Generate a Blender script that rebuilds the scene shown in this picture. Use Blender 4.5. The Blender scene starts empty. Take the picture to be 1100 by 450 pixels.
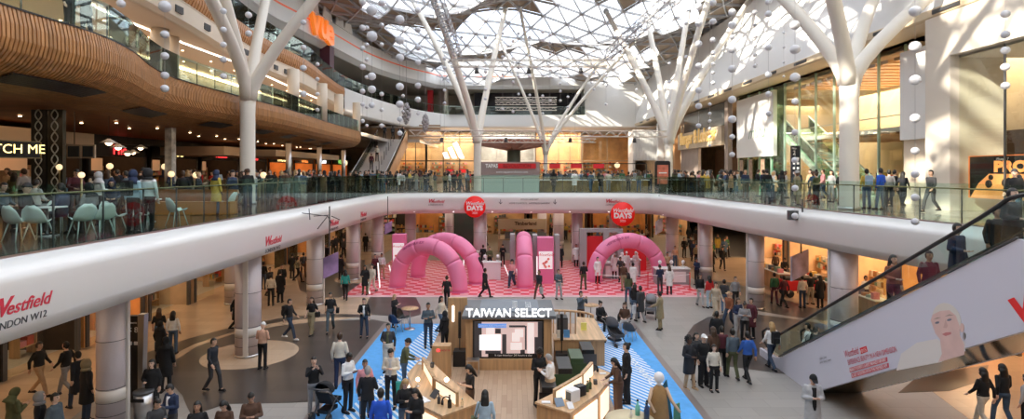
import bpy, bmesh, math, random
from mathutils import Vector, Matrix, Quaternion
random.seed(11)
PI = math.pi
COL = bpy.context.scene.collection
SC = bpy.context.scene
FPX, HY, CX, CZ = 600.0, 184.0, 550.0, 7.1          # focal length (px of 1100), horizon row, centre column, eye height
def W(px, py, Y): return Vector(((px-CX)/FPX*Y, Y, CZ-(py-HY)/FPX*Y))
def Gd(px, py, z=0.0):
    Y = (CZ-z)*FPX/(py-HY); return Vector(((px-CX)/FPX*Y, Y, z))
L1 = 5.45; L2 = 10.9

# ---------------------------------------------------------------- materials
MATS = {}
def mat(name, c, rough=.5, metal=0.0, emit=0.0, vary=0.0, vscale=3.0, bump=0.0, bscale=40.0, ec=None, coat=0.0, stretch=None):
    if name in MATS: return MATS[name]
    m = bpy.data.materials.new(name); m.use_nodes = True
    nt = m.node_tree; b = nt.nodes['Principled BSDF']
    c4 = (c[0], c[1], c[2], 1)
    b.inputs['Base Color'].default_value = c4
    b.inputs['Roughness'].default_value = rough; b.inputs['Metallic'].default_value = metal
    if coat: b.inputs['Coat Weight'].default_value = coat
    if emit:
        b.inputs['Emission Color'].default_value = (*(ec or c), 1); b.inputs['Emission Strength'].default_value = emit
    if vary or bump:
        tc = nt.nodes.new('ShaderNodeTexCoord'); src = tc.outputs['Object']
        if stretch:
            mp = nt.nodes.new('ShaderNodeMapping'); mp.inputs['Scale'].default_value = stretch
            nt.links.new(src, mp.inputs[0]); src = mp.outputs[0]
    if vary:
        n = nt.nodes.new('ShaderNodeTexNoise'); n.inputs['Scale'].default_value = vscale; n.inputs['Detail'].default_value = 4
        nt.links.new(src, n.inputs['Vector'])
        r = nt.nodes.new('ShaderNodeValToRGB'); r.color_ramp.elements[0].position = .3; r.color_ramp.elements[1].position = .7
        r.color_ramp.elements[0].color = (*[x*(1-vary) for x in c], 1); r.color_ramp.elements[1].color = (*[min(1, x*(1+vary)) for x in c], 1)
        nt.links.new(n.outputs['Fac'], r.inputs[0]); nt.links.new(r.outputs[0], b.inputs['Base Color'])
    if bump:
        n2 = nt.nodes.new('ShaderNodeTexNoise'); n2.inputs['Scale'].default_value = bscale; n2.inputs['Detail'].default_value = 3
        nt.links.new(src, n2.inputs['Vector'])
        bp = nt.nodes.new('ShaderNodeBump'); bp.inputs['Strength'].default_value = bump; bp.inputs['Distance'].default_value = .03
        nt.links.new(n2.outputs['Fac'], bp.inputs['Height']); nt.links.new(bp.outputs[0], b.inputs['Normal'])
    MATS[name] = m; return m

def glass(name, tint=(.9, .97, .94), refl=.12, rough=0.0, base=.06):
    if name in MATS: return MATS[name]
    m = bpy.data.materials.new(name); m.use_nodes = True; nt = m.node_tree; nt.nodes.clear()
    o = nt.nodes.new('ShaderNodeOutputMaterial'); mx = nt.nodes.new('ShaderNodeMixShader')
    t = nt.nodes.new('ShaderNodeBsdfTransparent'); t.inputs[0].default_value = (*tint, 1)
    g = nt.nodes.new('ShaderNodeBsdfGlossy'); g.inputs['Roughness'].default_value = rough; g.inputs[0].default_value = (.9, .95, .93, 1)
    lw = nt.nodes.new('ShaderNodeLayerWeight'); lw.inputs[0].default_value = refl
    ad = nt.nodes.new('ShaderNodeMath'); ad.operation = 'MULTIPLY_ADD'; ad.inputs[1].default_value = .9; ad.inputs[2].default_value = base
    nt.links.new(lw.outputs['Fresnel'], ad.inputs[0]); nt.links.new(ad.outputs[0], mx.inputs[0])
    nt.links.new(t.outputs[0], mx.inputs[1]); nt.links.new(g.outputs[0], mx.inputs[2]); nt.links.new(mx.outputs[0], o.inputs[0])
    MATS[name] = m; return m

def pattern_mat(name, kind, c1, c2, scale=1.0, rough=.5, c3=None, rot=0.0, squash=1.0, width=.5, row=.25, mortar=.004, bump=0):
    if name in MATS: return MATS[name]
    m = bpy.data.materials.new(name); m.use_nodes = True; nt = m.node_tree; b = nt.nodes['Principled BSDF']; b.inputs['Roughness'].default_value = rough
    tc = nt.nodes.new('ShaderNodeTexCoord'); mp = nt.nodes.new('ShaderNodeMapping'); mp.inputs['Rotation'].default_value[2] = rot
    nt.links.new(tc.outputs['Object'], mp.inputs[0])
    if kind == 'checker':
        t = nt.nodes.new('ShaderNodeTexChecker'); t.inputs['Scale'].default_value = scale
        t.inputs['Color1'].default_value = (*c1, 1); t.inputs['Color2'].default_value = (*c2, 1); nt.links.new(mp.outputs[0], t.inputs['Vector']); out = t.outputs['Color']
    elif kind == 'brick':
        t = nt.nodes.new('ShaderNodeTexBrick'); t.inputs['Scale'].default_value = scale
        t.inputs['Color1'].default_value = (*c1, 1); t.inputs['Color2'].default_value = (*c2, 1); t.inputs['Mortar'].default_value = (*(c3 or c2), 1)
        t.inputs['Brick Width'].default_value = width; t.inputs['Row Height'].default_value = row; t.inputs['Mortar Size'].default_value = mortar
        nt.links.new(mp.outputs[0], t.inputs['Vector']); out = t.outputs['Color']
    elif kind == 'stripe':
        t = nt.nodes.new('ShaderNodeTexWave'); t.inputs['Scale'].default_value = scale; t.bands_direction = 'X'; t.inputs['Distortion'].default_value = 0
        nt.links.new(mp.outputs[0], t.inputs['Vector'])
        r = nt.nodes.new('ShaderNodeValToRGB'); r.color_ramp.interpolation = 'CONSTANT'
        r.color_ramp.elements[0].color = (*c1, 1); r.color_ramp.elements[1].color = (*c2, 1); r.color_ramp.elements[1].position = 1-width
        nt.links.new(t.outputs['Fac'], r.inputs[0]); out = r.outputs[0]
    nt.links.new(out, b.inputs['Base Color']); MATS[name] = m; return m

def wood(name, c, rough=.45, axis=0, scale=6, vary=.25):
    st = [1, 1, 1]; 
    st = [14, 14, 14]; st[axis] = .8
    return mat(name, c, rough, vary=vary, vscale=scale/10, stretch=tuple(st))

WHITE = mat('white_paint', (.78, .78, .77), .45)
OFFW = mat('warm_white_paint', (.74, .70, .66), .5)
FASC = mat('white_fascia_panel', (.74, .73, .72), .32, coat=.3)
CREAM = mat('cream_stone', (.68, .58, .46), .4, vary=.05, vscale=.6)
CREAMC = mat('cream_ceiling', (.66, .52, .40), .6)
STONE = pattern_mat('pale_grey_stone_tiles', 'brick', (.35, .325, .30), (.31, .29, .265), 1, .38, (.23, .21, .19), width=1.2, row=.6, mortar=.006)
DARKST = pattern_mat('dark_stone_and_shade_tiles', 'brick', (.048, .040, .036), (.068, .057, .052), 1, .3, (.045, .04, .038), width=1.2, row=.6, mortar=.006)
WARMST = pattern_mat('warm_beige_stone_tiles', 'brick', (.56, .42, .30), (.48, .36, .26), 1, .22, (.40, .30, .22), width=1.2, row=.6, mortar=.006)
GALL = pattern_mat('pale_gallery_tiles', 'brick', (.50, .45, .40), (.44, .40, .36), 1, .12, (.33, .30, .28), width=1.2, row=.6, mortar=.006)
CHECK = pattern_mat('red_and_pink_checkered_vinyl', 'checker', (.72, .035, .07), (.86, .42, .46), 2.0, .35)
BLUE = mat('bright_blue_carpet', (.10, .37, .78), .85, vary=.08, vscale=5)
BLUESTR = pattern_mat('blue_carpet_with_white_stripes', 'stripe', (.10, .37, .78), (.72, .80, .88), 1.7, .85, rot=math.radians(-35), width=.42)
DECK = pattern_mat('oak_plank_floor', 'brick', (.42, .27, .17), (.52, .36, .24), 1, .4, (.28, .17, .1), rot=PI/2, width=.9, row=.16, mortar=.004)
OAK = wood('oak_veneer', (.52, .31, .15), .4, 2)
OAKX = wood('oak_veneer_along', (.58, .37, .2), .4, 1)
RIBW = wood('curved_timber_battens', (.40, .185, .062), .45, 2, vary=.3)
RIBW2 = wood('light_timber_panels', (.44, .20, .07), .45, 2, vary=.2)
SOFF = mat('brown_timber_soffit', (.33, .145, .06), .5, vary=.2, vscale=1.5)
BLACK = mat('black_metal', (.012, .012, .013), .4)
DARK = mat('dark_interior', (.03, .022, .018), .6, vary=.3, vscale=2)
DGREY = mat('dark_grey_metal', (.08, .08, .085), .45)
GREY = mat('grey_panel', (.36, .35, .36), .5)
STEEL = mat('brushed_steel', (.55, .55, .56), .3, metal=1)
BRONZE = mat('bronze_handrail', (.30, .24, .13), .3, metal=.9)
COLM = mat('lilac_grey_column_cladding', (.62, .56, .59), .38, metal=.2, bump=.25, bscale=9)
COLB = mat('cream_column_band', (.70, .66, .62), .4)
TREE = mat('white_painted_steel', (.80, .76, .69), .5, bump=.3, bscale=26)
LAT = mat('roof_steelwork', (.50, .51, .54), .5)
OPQ = mat('brown_roof_panel', (.38, .30, .22), .6)
PINK = mat('pink_inflatable_fabric', (.86, .24, .43), .45, bump=.15, bscale=6)
PINKP = mat('pink_panel', (.80, .19, .38), .45)
RED = mat('red_panel', (.75, .02, .03), .45)
REDL = mat('red_lettering', (.62, .03, .06), .5)
INK = mat('dark_lettering', (.05, .05, .06), .5)
WINK = mat('white_lettering', (.9, .9, .9), .5)
POSTER = mat('white_poster', (.82, .80, .80), .4)
RGL = glass('clear_balustrade_glass', (.86, .95, .91), .10, base=.05)
RGLD = glass('balustrade_glass', (.82, .92, .89), .06, base=.04)
SGL = glass('shop_window_glass', (.93, .95, .92), .10, base=.04)
GRGL = glass('green_tinted_glass', (.78, .95, .84), .12, base=.06)
ROOFG = glass('roof_glass', (.93, .96, 1.0), .05, base=.02)
BALL = mat('white_paper_ball', (.66, .67, .72), .6, bump=.1, bscale=30)
LAMP = mat('warm_lamp_glow', (1, .72, .42), .5, emit=9)
LAMPW = mat('white_light_diffuser', (1, .95, .88), .5, emit=6)
PANELL = mat('lit_cream_panel', (1, .86, .66), .5, emit=.85, ec=(1, .83, .62))
SIGNW = mat('lit_white_sign', (1, 1, 1), .5, emit=1.6)
SIGNR = mat('lit_red_sign', (1, .05, .05), .5, emit=1.8)
SIGNY = mat('lit_yellow_sign', (1, .78, .30), .5, emit=2.2)
SIGNO = mat('lit_orange_sign', (1, .30, .06), .5, emit=1.3)
SIGNG = mat('lit_green_sign', (.4, .9, .2), .5, emit=.8)
GLOWO = mat('orange_shop_interior', (.85, .42, .16), .6, vary=.25, vscale=.7)
WARMW = mat('warm_shop_wall', (.74, .52, .32), .6, vary=.2, vscale=.8)
BUFF = mat('buff_stone', (.52, .40, .28), .5, vary=.2, vscale=.9)
RUST = mat('red_brown_canopy', (.40, .15, .10), .5, vary=.3, vscale=3)
SKIRTM = mat('dark_green_glass_panel', (.05, .07, .055), .15)

# ---------------------------------------------------------------- mesh builder
class MB:
    def __init__(s): s.v = []; s.f = []; s.m = []; s.sm = []; s.uv = None
    def add(s, vs, fs, mi=0, smooth=False):
        o = len(s.v); s.v += [tuple(x) for x in vs]
        for f in fs: s.f.append(tuple(i+o for i in f)); s.m.append(mi); s.sm.append(smooth)
        return s
    def box(s, x0, x1, y0, y1, z0, z1, mi=0, rot=0, piv=None, M=None):
        vs = [Vector((x, y, z)) for z in (z0, z1) for y in (y0, y1) for x in (x0, x1)]
        if rot:
            p = Vector(piv) if piv else Vector(((x0+x1)/2, (y0+y1)/2, 0)); R = Matrix.Rotation(rot, 3, 'Z')
            vs = [R @ (v-p)+p for v in vs]
        if M: vs = [M @ v for v in vs]
        return s.add(vs, [(0, 2, 3, 1), (4, 5, 7, 6), (0, 1, 5, 4), (1, 3, 7, 5), (3, 2, 6, 7), (2, 0, 4, 6)], mi)
    def prism(s, poly, z0, z1, mi=0):
        n = len(poly); a = sum(poly[i][0]*poly[(i+1) % n][1]-poly[(i+1) % n][0]*poly[i][1] for i in range(n))
        if a < 0: poly = poly[::-1]
        vs = [(p[0], p[1], z0) for p in poly]+[(p[0], p[1], z1) for p in poly]
        fs = [tuple(range(n-1, -1, -1)), tuple(range(n, 2*n))]+[(i, (i+1) % n, n+(i+1) % n, n+i) for i in range(n)]
        return s.add(vs, fs, mi)
    def tube(s, pts, r, n=10, mi=0, caps=True, squash=None, smooth=True):
        pts = [Vector(p) for p in pts]; rs = r if isinstance(r, (list, tuple)) else [r]*len(pts)
        vs = []; prev = None
        for i, p in enumerate(pts):
            d = (pts[min(i+1, len(pts)-1)]-pts[max(i-1, 0)]).normalized()
            if prev is None:
                u = d.orthogonal().normalized()
                if abs(d.z) > .95: u = Vector((1, 0, 0)); u = (u-d*u.dot(d)).normalized()
            else: u = (prev-d*prev.dot(d)).normalized()
            prev = u; w = d.cross(u)
            for k in range(n):
                a = 2*PI*k/n; vs.append(p+u*(math.cos(a)*rs[i])+w*(math.sin(a)*rs[i]))
        fs = [(i*n+k, i*n+(k+1) % n, (i+1)*n+(k+1) % n, (i+1)*n+k) for i in range(len(pts)-1) for k in range(n)]
        if caps: fs += [tuple(range(n-1, -1, -1)), tuple(range((len(pts)-1)*n, len(pts)*n))]
        return s.add(vs, fs, mi, smooth)
    def cyl(s, x, y, z0, z1, r, n=24, mi=0, r2=None): return s.tube([(x, y, z0), (x, y, z1)], [r, r if r2 is None else r2], n, mi)
    def ball(s, c, r, n=12, mi=0, sx=1, sy=1, sz=1, M=None):
        vs = []; rings = n//2
        for i in range(rings+1):
            t = PI*i/rings
            for k in range(n):
                a = 2*PI*k/n; v = Vector((math.sin(t)*math.cos(a)*r*sx, math.sin(t)*math.sin(a)*r*sy, math.cos(t)*r*sz))
                if M: v = M @ v
                vs.append(v+Vector(c))
        fs = [(i*n+k, (i+1)*n+k, (i+1)*n+(k+1) % n, i*n+(k+1) % n) for i in range(rings) for k in range(n)]
        return s.add(vs, fs, mi, True)
    def quad(s, a, b, c, d, mi=0): return s.add([a, b, c, d], [(0, 1, 2, 3)], mi)
    def slab(s, a, b, c, d, t, mi=0):
        a, b, c, d = map(Vector, (a, b, c, d)); n = (b-a).cross(d-a).normalized()*t
        vs = [a, b, c, d, a+n, b+n, c+n, d+n]
        return s.add(vs, [(3, 2, 1, 0), (4, 5, 6, 7), (0, 1, 5, 4), (1, 2, 6, 5), (2, 3, 7, 6), (3, 0, 4, 7)], mi)
    def bar(s, a, b, w, h=None, mi=0):
        a, b = Vector(a), Vector(b); h = h or w; d = (b-a).normalized()
        u = d.cross(Vector((0, 0, 1))); u = u.normalized() if u.length > 1e-4 else Vector((1, 0, 0)); v = u.cross(d)
        c = [(-w/2, -h/2), (w/2, -h/2), (w/2, h/2), (-w/2, h/2)]
        vs = [a+u*x+v*y for x, y in c]+[b+u*x+v*y for x, y in c]
        return s.add(vs, [(0, 1, 2, 3), (7, 6, 5, 4), (0, 4, 5, 1), (1, 5, 6, 2), (2, 6, 7, 3), (3, 7, 4, 0)], mi)
    def mesh(s, name, mats):
        me = bpy.data.meshes.new(name); me.from_pydata(s.v, [], s.f)
        for m in (mats if isinstance(mats, (list, tuple)) else [mats]): me.materials.append(m)
        me.polygons.foreach_set('material_index', s.m); me.polygons.foreach_set('use_smooth', s.sm); me.update()
        return me
    def build(s, name, mats, parent=None, loc=None):
        o = bpy.data.objects.new(name, s.mesh(name, mats)); COL.objects.link(o)
        if loc is not None: o.location = loc
        if parent: o.parent = parent
        return o
    def at(s, M):
        s.v = [tuple(M @ Vector(v)) for v in s.v]; return s

def tag(o, label=None, cat=None, group=None, kind=None):
    if label: o['label'] = label
    if cat: o['category'] = cat
    if group: o['group'] = group
    if kind: o['kind'] = kind
    return o
def thing(name, label, cat, loc=(0, 0, 0), rz=0.0, group=None):
    o = bpy.data.objects.new(name, None); COL.objects.link(o); o.location = loc; o.rotation_euler.z = rz; o.empty_display_size = .2
    return tag(o, label, cat, group)
def struct(name, mb, mats): return tag(mb.build(name, mats), kind='structure')
def copy_tree(o, parent=None):
    c = o.copy(); COL.objects.link(c); c.parent = parent
    if parent is not None: c.matrix_parent_inverse = o.matrix_parent_inverse.copy()
    for ch in list(o.children): copy_tree(ch, c)
    return c
def bevel(o, w=.01, seg=2):
    m = o.modifiers.new('b', 'BEVEL'); m.width = w; m.segments = seg; m.limit_method = 'ANGLE'; return o
def bake(o):
    dg = bpy.context.evaluated_depsgraph_get(); me = bpy.data.meshes.new_from_object(o.evaluated_get(dg)); o.modifiers.clear(); old = o.data; o.data = me
    if old.users == 0 and isinstance(old, bpy.types.Mesh): bpy.data.meshes.remove(old)
    return o
def text(body, loc, right, up, size, m, parent=None, name='lettering', shear=0, ext=.006, align='CENTER', bold=0.0, sx=1.0):
    cu = bpy.data.curves.new('t', 'FONT'); cu.body = body; cu.size = size; cu.extrude = ext; cu.shear = shear; cu.align_x = align; cu.align_y = 'CENTER'; cu.offset = bold; cu.resolution_u = 3
    o = bpy.data.objects.new('t', cu); COL.objects.link(o)
    dg = bpy.context.evaluated_depsgraph_get(); me = bpy.data.meshes.new_from_object(o.evaluated_get(dg)); bpy.data.objects.remove(o); bpy.data.curves.remove(cu)
    r = Vector(right).normalized(); u = Vector(up).normalized(); n = r.cross(u)
    M = Matrix((r, u, n)).transposed().to_4x4(); M.translation = Vector(loc)
    me.transform(M @ Matrix.Diagonal((sx, 1, 1, 1))); me.materials.clear(); me.materials.append(m)
    t = bpy.data.objects.new(name, me); COL.objects.link(t)
    if parent:
        t.parent = parent; t.matrix_parent_inverse = Matrix.LocRotScale(parent.location, parent.rotation_euler, None).inverted()
    return t
def wpar(o, parent):      # parent keeping world coordinates (parent is not itself parented)
    o.parent = parent; o.matrix_parent_inverse = Matrix.LocRotScale(parent.location, parent.rotation_euler, None).inverted(); return o
def smooth_path(pts, step=.5):
    P = [Vector(p) for p in pts]; out = []
    for i in range(len(P)-1):
        p0 = P[max(i-1, 0)]; p1 = P[i]; p2 = P[i+1]; p3 = P[min(i+2, len(P)-1)]
        n = max(1, int((p2-p1).length/step))
        for k in range(n):
            t = k/n
            out.append(.5*((2*p1)+(p2-p0)*t+(2*p0-5*p1+4*p2-p3)*t*t+(3*p1-p0-3*p2+p3)*t**3))
    out.append(P[-1]); return out
def resample(path, step):
    L = [0]
    for a, b in zip(path, path[1:]): L.append(L[-1]+(b-a).length)
    out = []; s = 0; i = 0
    while s < L[-1]:
        while L[i+1] < s: i += 1
        t = (s-L[i])/max(1e-9, L[i+1]-L[i]); out.append(path[i].lerp(path[i+1], t)); s += step
    out.append(path[-1]); return out
def sweep(mb, path, prof, mi=0, side=1, offs=None, closed=False, smooth=True):
    """prof: (offset to the right of travel * side, z). path 2D/3D points (z added)."""
    n = len(prof); base = len(mb.v); vs = []
    for i, p in enumerate(path):
        d = (path[min(i+1, len(path)-1)]-path[max(i-1, 0)]); d.z = 0; d.normalize(); r = Vector((d.y, -d.x, 0))*side
        e = offs[i] if offs else 0
        for (o, z) in prof: vs.append(Vector((p.x, p.y, p.z+z))+r*(o+e))
    fs = []
    for i in range(len(path)-1):
        for k in range(n if closed else n-1):
            a, b = i*n+k, i*n+(k+1) % n; c, d_ = (i+1)*n+(k+1) % n, (i+1)*n+k
            fs.append((a, b, c, d_) if side > 0 else (a, d_, c, b))
    if closed:
        fs.append(tuple(range(n))); fs.append(tuple(range((len(path)-1)*n, len(path)*n))[::-1])
    return mb.add(vs, fs, mi, smooth)
def area(name, loc, sx, sy, power, color=(1, .75, .5), rot=(0, 0, 0)):
    l = bpy.data.lights.new(name, 'AREA'); l.shape = 'RECTANGLE'; l.size = sx; l.size_y = sy; l.energy = power; l.color = color
    o = bpy.data.objects.new(name, l); COL.objects.link(o); o.location = loc; o.rotation_euler = rot; return o
# ---------------------------------------------------------------- ground floor
struct('floor', MB().box(-42, 45, -8, 110, -.3, 0), STONE)
def inlay(px_pts, m, z, extra=()):
    poly = [tuple(Gd(*p)[:2]) for p in px_pts]+list(extra)
    struct('floor_inlay', MB().prism(poly, z-.004, z), m)
# warm stone under the left and the right galleries
struct('floor_inlay', MB().prism([(-18, 6), (-11.2, 6), (-12.4, 14.5), (-13.2, 19), (-12.2, 22.5), (-10.6, 25.2), (-8.4, 26.6), (-6.9, 27.6), (-7.3, 29), (-7.9, 31.8), (-11, 32), (-11, 62), (-18, 62)], .0, .004), WARMST)
inlay([(205, 446), (196, 425), (178, 405), (180, 392), (212, 372), (250, 359), (300, 350), (345, 345), (400, 343), (425, 348), (413, 352), (355, 431), (300, 433), (243, 434), (225, 440)], DARKST, .008)
inlay([(150, 425), (132, 398), (160, 378), (205, 363), (255, 350), (305, 341), (345, 337), (395, 338), (393, 341), (345, 340.5), (305, 345), (258, 354), (210, 369), (172, 388), (160, 404)], DARKST, .008)
inlay([(398, 318), (446, 318), (452, 330), (452, 338), (440, 341), (400, 338), (390, 334)], DARKST, .009)
inlay([(318, 296), (352, 283), (392, 279), (392, 300), (372, 318), (352, 322), (322, 312)], DARKST, .009)
def disc(x, y, r, m, z, n=48):
    struct('floor_inlay', MB().prism([(x+r*math.cos(2*PI*k/n), y+r*math.sin(2*PI*k/n)) for k in range(n)], z-.004, z), m)
disc(-10.15, 21.7, 1.75, WARMST, .013); disc(-10.3, 30, 1.4, WARMST, .013); disc(-10.2, 36.7, 1.4, WARMST, .013)
struct('floor_inlay', MB().prism([(12.2, 12), (14, 20), (14.6, 27), (12.9, 30.5), (12.0, 36), (11.6, 46), (24, 46), (24, 8), (14, 8)], 0, .004), WARMST)
inlay([(734, 378), (736, 362), (745, 349), (760, 341), (780, 337), (815, 338), (855, 343), (905, 352), (905, 375), (880, 405), (860, 404), (800, 396), (760, 391), (742, 386)], DARKST, .008)
inlay([(757, 300), (790, 304), (830, 318), (870, 330), (905, 338), (905, 347), (850, 340), (815, 334), (792, 325), (762, 312)], DARKST, .008)
inlay([(965, 422), (985, 405), (1035, 396), (1062, 392), (1058, 408), (1020, 420)], DARKST, .008)  # escalator's shadow and reflection on the floor, painted as a dark band
struct('floor_inlay', MB().prism([(-9.6, 31.9), (11.0, 31.9), (11.0, 44.5), (-9.6, 44.5)], .004, .016), CHECK)
struct('floor_inlay', MB().prism([(-9.6, 31.5), (11.0, 31.5), (11.0, 31.9), (-9.6, 31.9)], .004, .017), mat('pink_edge_strip', (.75, .5, .52), .5))
# blue event platform
struct('floor_platform', MB().prism([(-5.95, 12.5), (5.7, 12.5), (5.7, 26.0), (-5.95, 26.0)], 0, .05), mat('platform_metal_edge', (.30, .25, .23), .35, metal=.5))
struct('floor_platform', MB().prism([(-5.7, 12.7), (5.45, 12.7), (5.45, 25.8), (-5.7, 25.8)], .05, .062), BLUE)
struct('floor_platform', MB().prism([(-5.2, 13), (-3.2, 13), (-3.2, 25.6), (-3.8, 25.6)], .062, .066), BLUESTR)
struct('floor_platform', MB().prism([(3.1, 13), (4.1, 13), (5.1, 19), (4.4, 25.6), (3.1, 25.6)], .062, .066), BLUESTR)
struct('floor_platform', MB().prism([(-3.2, 12.7), (3.05, 12.7), (3.05, 25.8), (-3.2, 25.8)], .06, .070), DECK)
o = text('TAIWAN SELECT', (4.55, 20.0, .074), (-.12, 1, 0), (-1, -.12, 0), .42, WINK, ext=.002, sx=1.0); o.name = 'floor_lettering'; tag(o, kind='structure')
o = text('FROM TAIWAN', (-4.25, 19.2, .074), (.12, 1, 0), (-1, .12, 0), .42, WINK, ext=.002, sx=1.0); o.name = 'floor_lettering'; tag(o, kind='structure')

# ---------------------------------------------------------------- gallery slabs, fascias, glass
FAR = [(-9.7, 37), (-9.5, 40), (-8.6, 41.8), (-7, 42.2), (8.6, 42.2), (10.1, 41.8), (11.0, 40)]
for nm, poly in (('left', [(-42, -8), (-9.7, -8), (-9.7, 110), (-42, 110)]),
                 ('far', FAR+[(11, 110), (-9.7, 110)]),
                 ('right', [(11, 40), (14.1, 15.5), (15.0, 9.2), (9.3, 9.2), (9.3, 1.2), (45, 1.2), (45, 110), (11, 110)]),
                 ('near', [(-9.7, -8), (45, -8), (45, 1.2), (-9.7, 1.2)])):
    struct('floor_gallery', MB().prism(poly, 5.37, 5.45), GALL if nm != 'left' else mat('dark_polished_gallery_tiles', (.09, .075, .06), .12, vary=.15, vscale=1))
    struct('ceiling_gallery', MB().prism(poly, 3.97, 5.37), OFFW)
EDGE = smooth_path([(-9.7, -6, 0), (-9.7, 0, 0), (-9.7, 12, 0), (-9.7, 24, 0), (-9.7, 35, 0), (-9.5, 39.4, 0), (-8.6, 41.6, 0), (-6.5, 42.2, 0), (0, 42.2, 0), (8, 42.2, 0), (10.1, 41.6, 0), (11.0, 39.6, 0), (12.3, 29.5, 0), (13.5, 20, 0), (14.15, 15.5, 0), (15.0, 9.2, 0), (15.9, 2, 0)], .6)
fz = MB(); sweep(fz, EDGE, [(-.25, 5.44), (0.0, 5.455), (.14, 5.455), (.2, 5.43), (.52, 5.26), (.60, 5.18), (.62, 5.08), (.62, 4.95), (.62, 4.3), (.60, 4.24), (.42, 3.96), (.3, 3.94), (-.6, 3.94)], 0, 1)
struct('trim_1', fz, FASC)
sb = MB(); sweep(sb, EDGE, [(.1, 5.457), (.1, 5.50), (.13, 5.50), (.13, 5.457)], 0, 1, closed=True, smooth=False)
struct('trim_2', sb, STEEL)
sd = MB()
for i, p in enumerate([q for q in resample(EDGE, 2.9) if q.y > 39]):           # small downlights let into the chamfered lower edge
    sd.ball((p.x+(.5 if p.x < -9 and p.y < 41 else -.5 if p.x > 10.5 else 0), p.y-(.5 if abs(p.x) < 9 and p.y > 40 else 0), 4.07), .028, 8, sz=.5)
struct('trim_3', sd, LAMPW)

def balustrade(name, label, path, z0, z1, zr, gmat, step, group=None, railm=BRONZE, off=0.0, post=False, cat='balustrade', railoff=-.07):
    t = thing(name, label, cat, (path[0].x, path[0].y, z0), 0, group)
    pts = resample(path, step)
    for a, b in zip(pts, pts[1:]):
        if (b-a).length < .3: continue
        d = (b-a).normalized(); g = Vector((d.y, -d.x, 0)); a2 = a+d*.012+g*off; b2 = b-d*.012+g*off; za = a.z; zb = b.z
        m = MB(); m.slab((a2.x, a2.y, z0+za), (b2.x, b2.y, z0+zb), (b2.x, b2.y, z1+zb), (a2.x, a2.y, z1+za), .02); wpar(m.build('glass_pane', gmat), t)
        m = MB(); q = a+g*(off-.04); m.box(q.x-.016, q.x+.016, q.y-.016, q.y+.016, z0+za, zr+za); wpar(m.build('post', DGREY), t)
    r = MB(); nn = []
    for i, p in enumerate(path):
        d = (path[min(i+1, len(path)-1)]-path[max(i-1, 0)]); d.z = 0; d.normalize(); nn.append(Vector((p.x, p.y, p.z+zr))+Vector((d.y, -d.x, 0))*(off+railoff))
    r.tube(nn, .024, 8); wpar(r.build('handrail', railm), t)
    return t
E = EDGE
il = [i for i, p in enumerate(E) if p.x < -9.4 and p.y < 39.6]; ir = [i for i, p in enumerate(E) if p.x > 10.9 and p.y < 39.8]
balustrade('glass_balustrade', 'long glass balustrade with bronze handrail in front of the dark food court', [p for p in E[:il[-1]+1] if p.y > 3], 5.46, 6.82, 6.63, RGLD, 1.45)
balustrade('glass_balustrade', 'glass balustrade across the far end above the pink checkered floor', E[il[-1]:ir[0]+1], 5.46, 6.75, 6.6, RGL, 1.5)
balustrade('glass_balustrade', 'glass balustrade with bronze handrail beside the cream shopfronts', [p for p in E[ir[0]:] if p.y > 8], 5.46, 6.72, 6.56, RGL, 1.5)

def wlogo(x, y, z, right, s, dark=True, n=None):
    t = thing('mall_logo', 'red Westfield lettering on white fascia, '+n, 'sign', (x, y, z))
    R = Vector(right).normalized(); U = Vector((0, 0, 1)); P = Vector((x, y, z))
    text('W', P-R*s*1.75+U*s*.12, R, U, s*1.5, REDL, t, 'red_lettering', shear=.35, bold=s*.04, ext=.004)
    text('estfield', P+R*s*.45, R, U, s*1.12, REDL, t, 'red_lettering', shear=.35, bold=s*.012, ext=.004)
    text('LONDON W12', P-U*s*.95-R*s*.3, R, U, s*.62, INK, t, 'grey_lettering', shear=.15, ext=.004)
    return t
LX = -9.7+.62+.008
for y, s, n in ((10.35, .30, 'largest and nearest on the food court side'), (21.3, .32, 'second nearest on the food court side'), (28.6, .3, 'by the cables near the hanging purple banner'), (34.2, .3, 'farthest on the food court side')):
    wlogo(LX, y, 4.62 if y < 12 else 4.45, (0, 1, 0), s, n=n)
wlogo(-5.6, 41.57, 4.85, (1, 0, 0), .26, n='between the far corner and the smaller red disc')
wlogo(7.6, 41.57, 4.85, (1, 0, 0), .26, n='just above the larger red disc')
def redge(y): return 10.9+(42-y)*.1225
wlogo(redge(29)-.64-.02, 29, 4.7, (.12, -1, 0), .27, n='on the side above the warm cafe')
t = thing('direction_lettering', 'two down arrows and small dark lettering on the far white fascia', 'sign', (1.2, 41.56, 4.8))
text('WOOD LANE EXIT', (1.3, 41.565, 5.0), (1, 0, 0), (0, 0, 1), .16, INK, t, ext=.004); text('HOME COMFORTS   WESTFIELD GARDENS', (1.3, 41.565, 4.72), (1, 0, 0), (0, 0, 1), .16, INK, t, ext=.004)
for x in (-.85, 3.2):
    m = MB(); m.box(x-.02, x+.02, 41.555, 41.565, 4.7, 5.02); m.add([(x-.12, 41.56, 4.78), (x, 41.56, 4.64), (x, 41.56, 4.70), (x-.12, 41.56, 4.84)], [(0, 1, 2, 3)]); m.add([(x+.12, 41.56, 4.78), (x, 41.56, 4.64), (x, 41.56, 4.70), (x+.12, 41.56, 4.84)], [(0, 1, 2, 3)]); wpar(m.build('arrow', INK), t)
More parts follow.
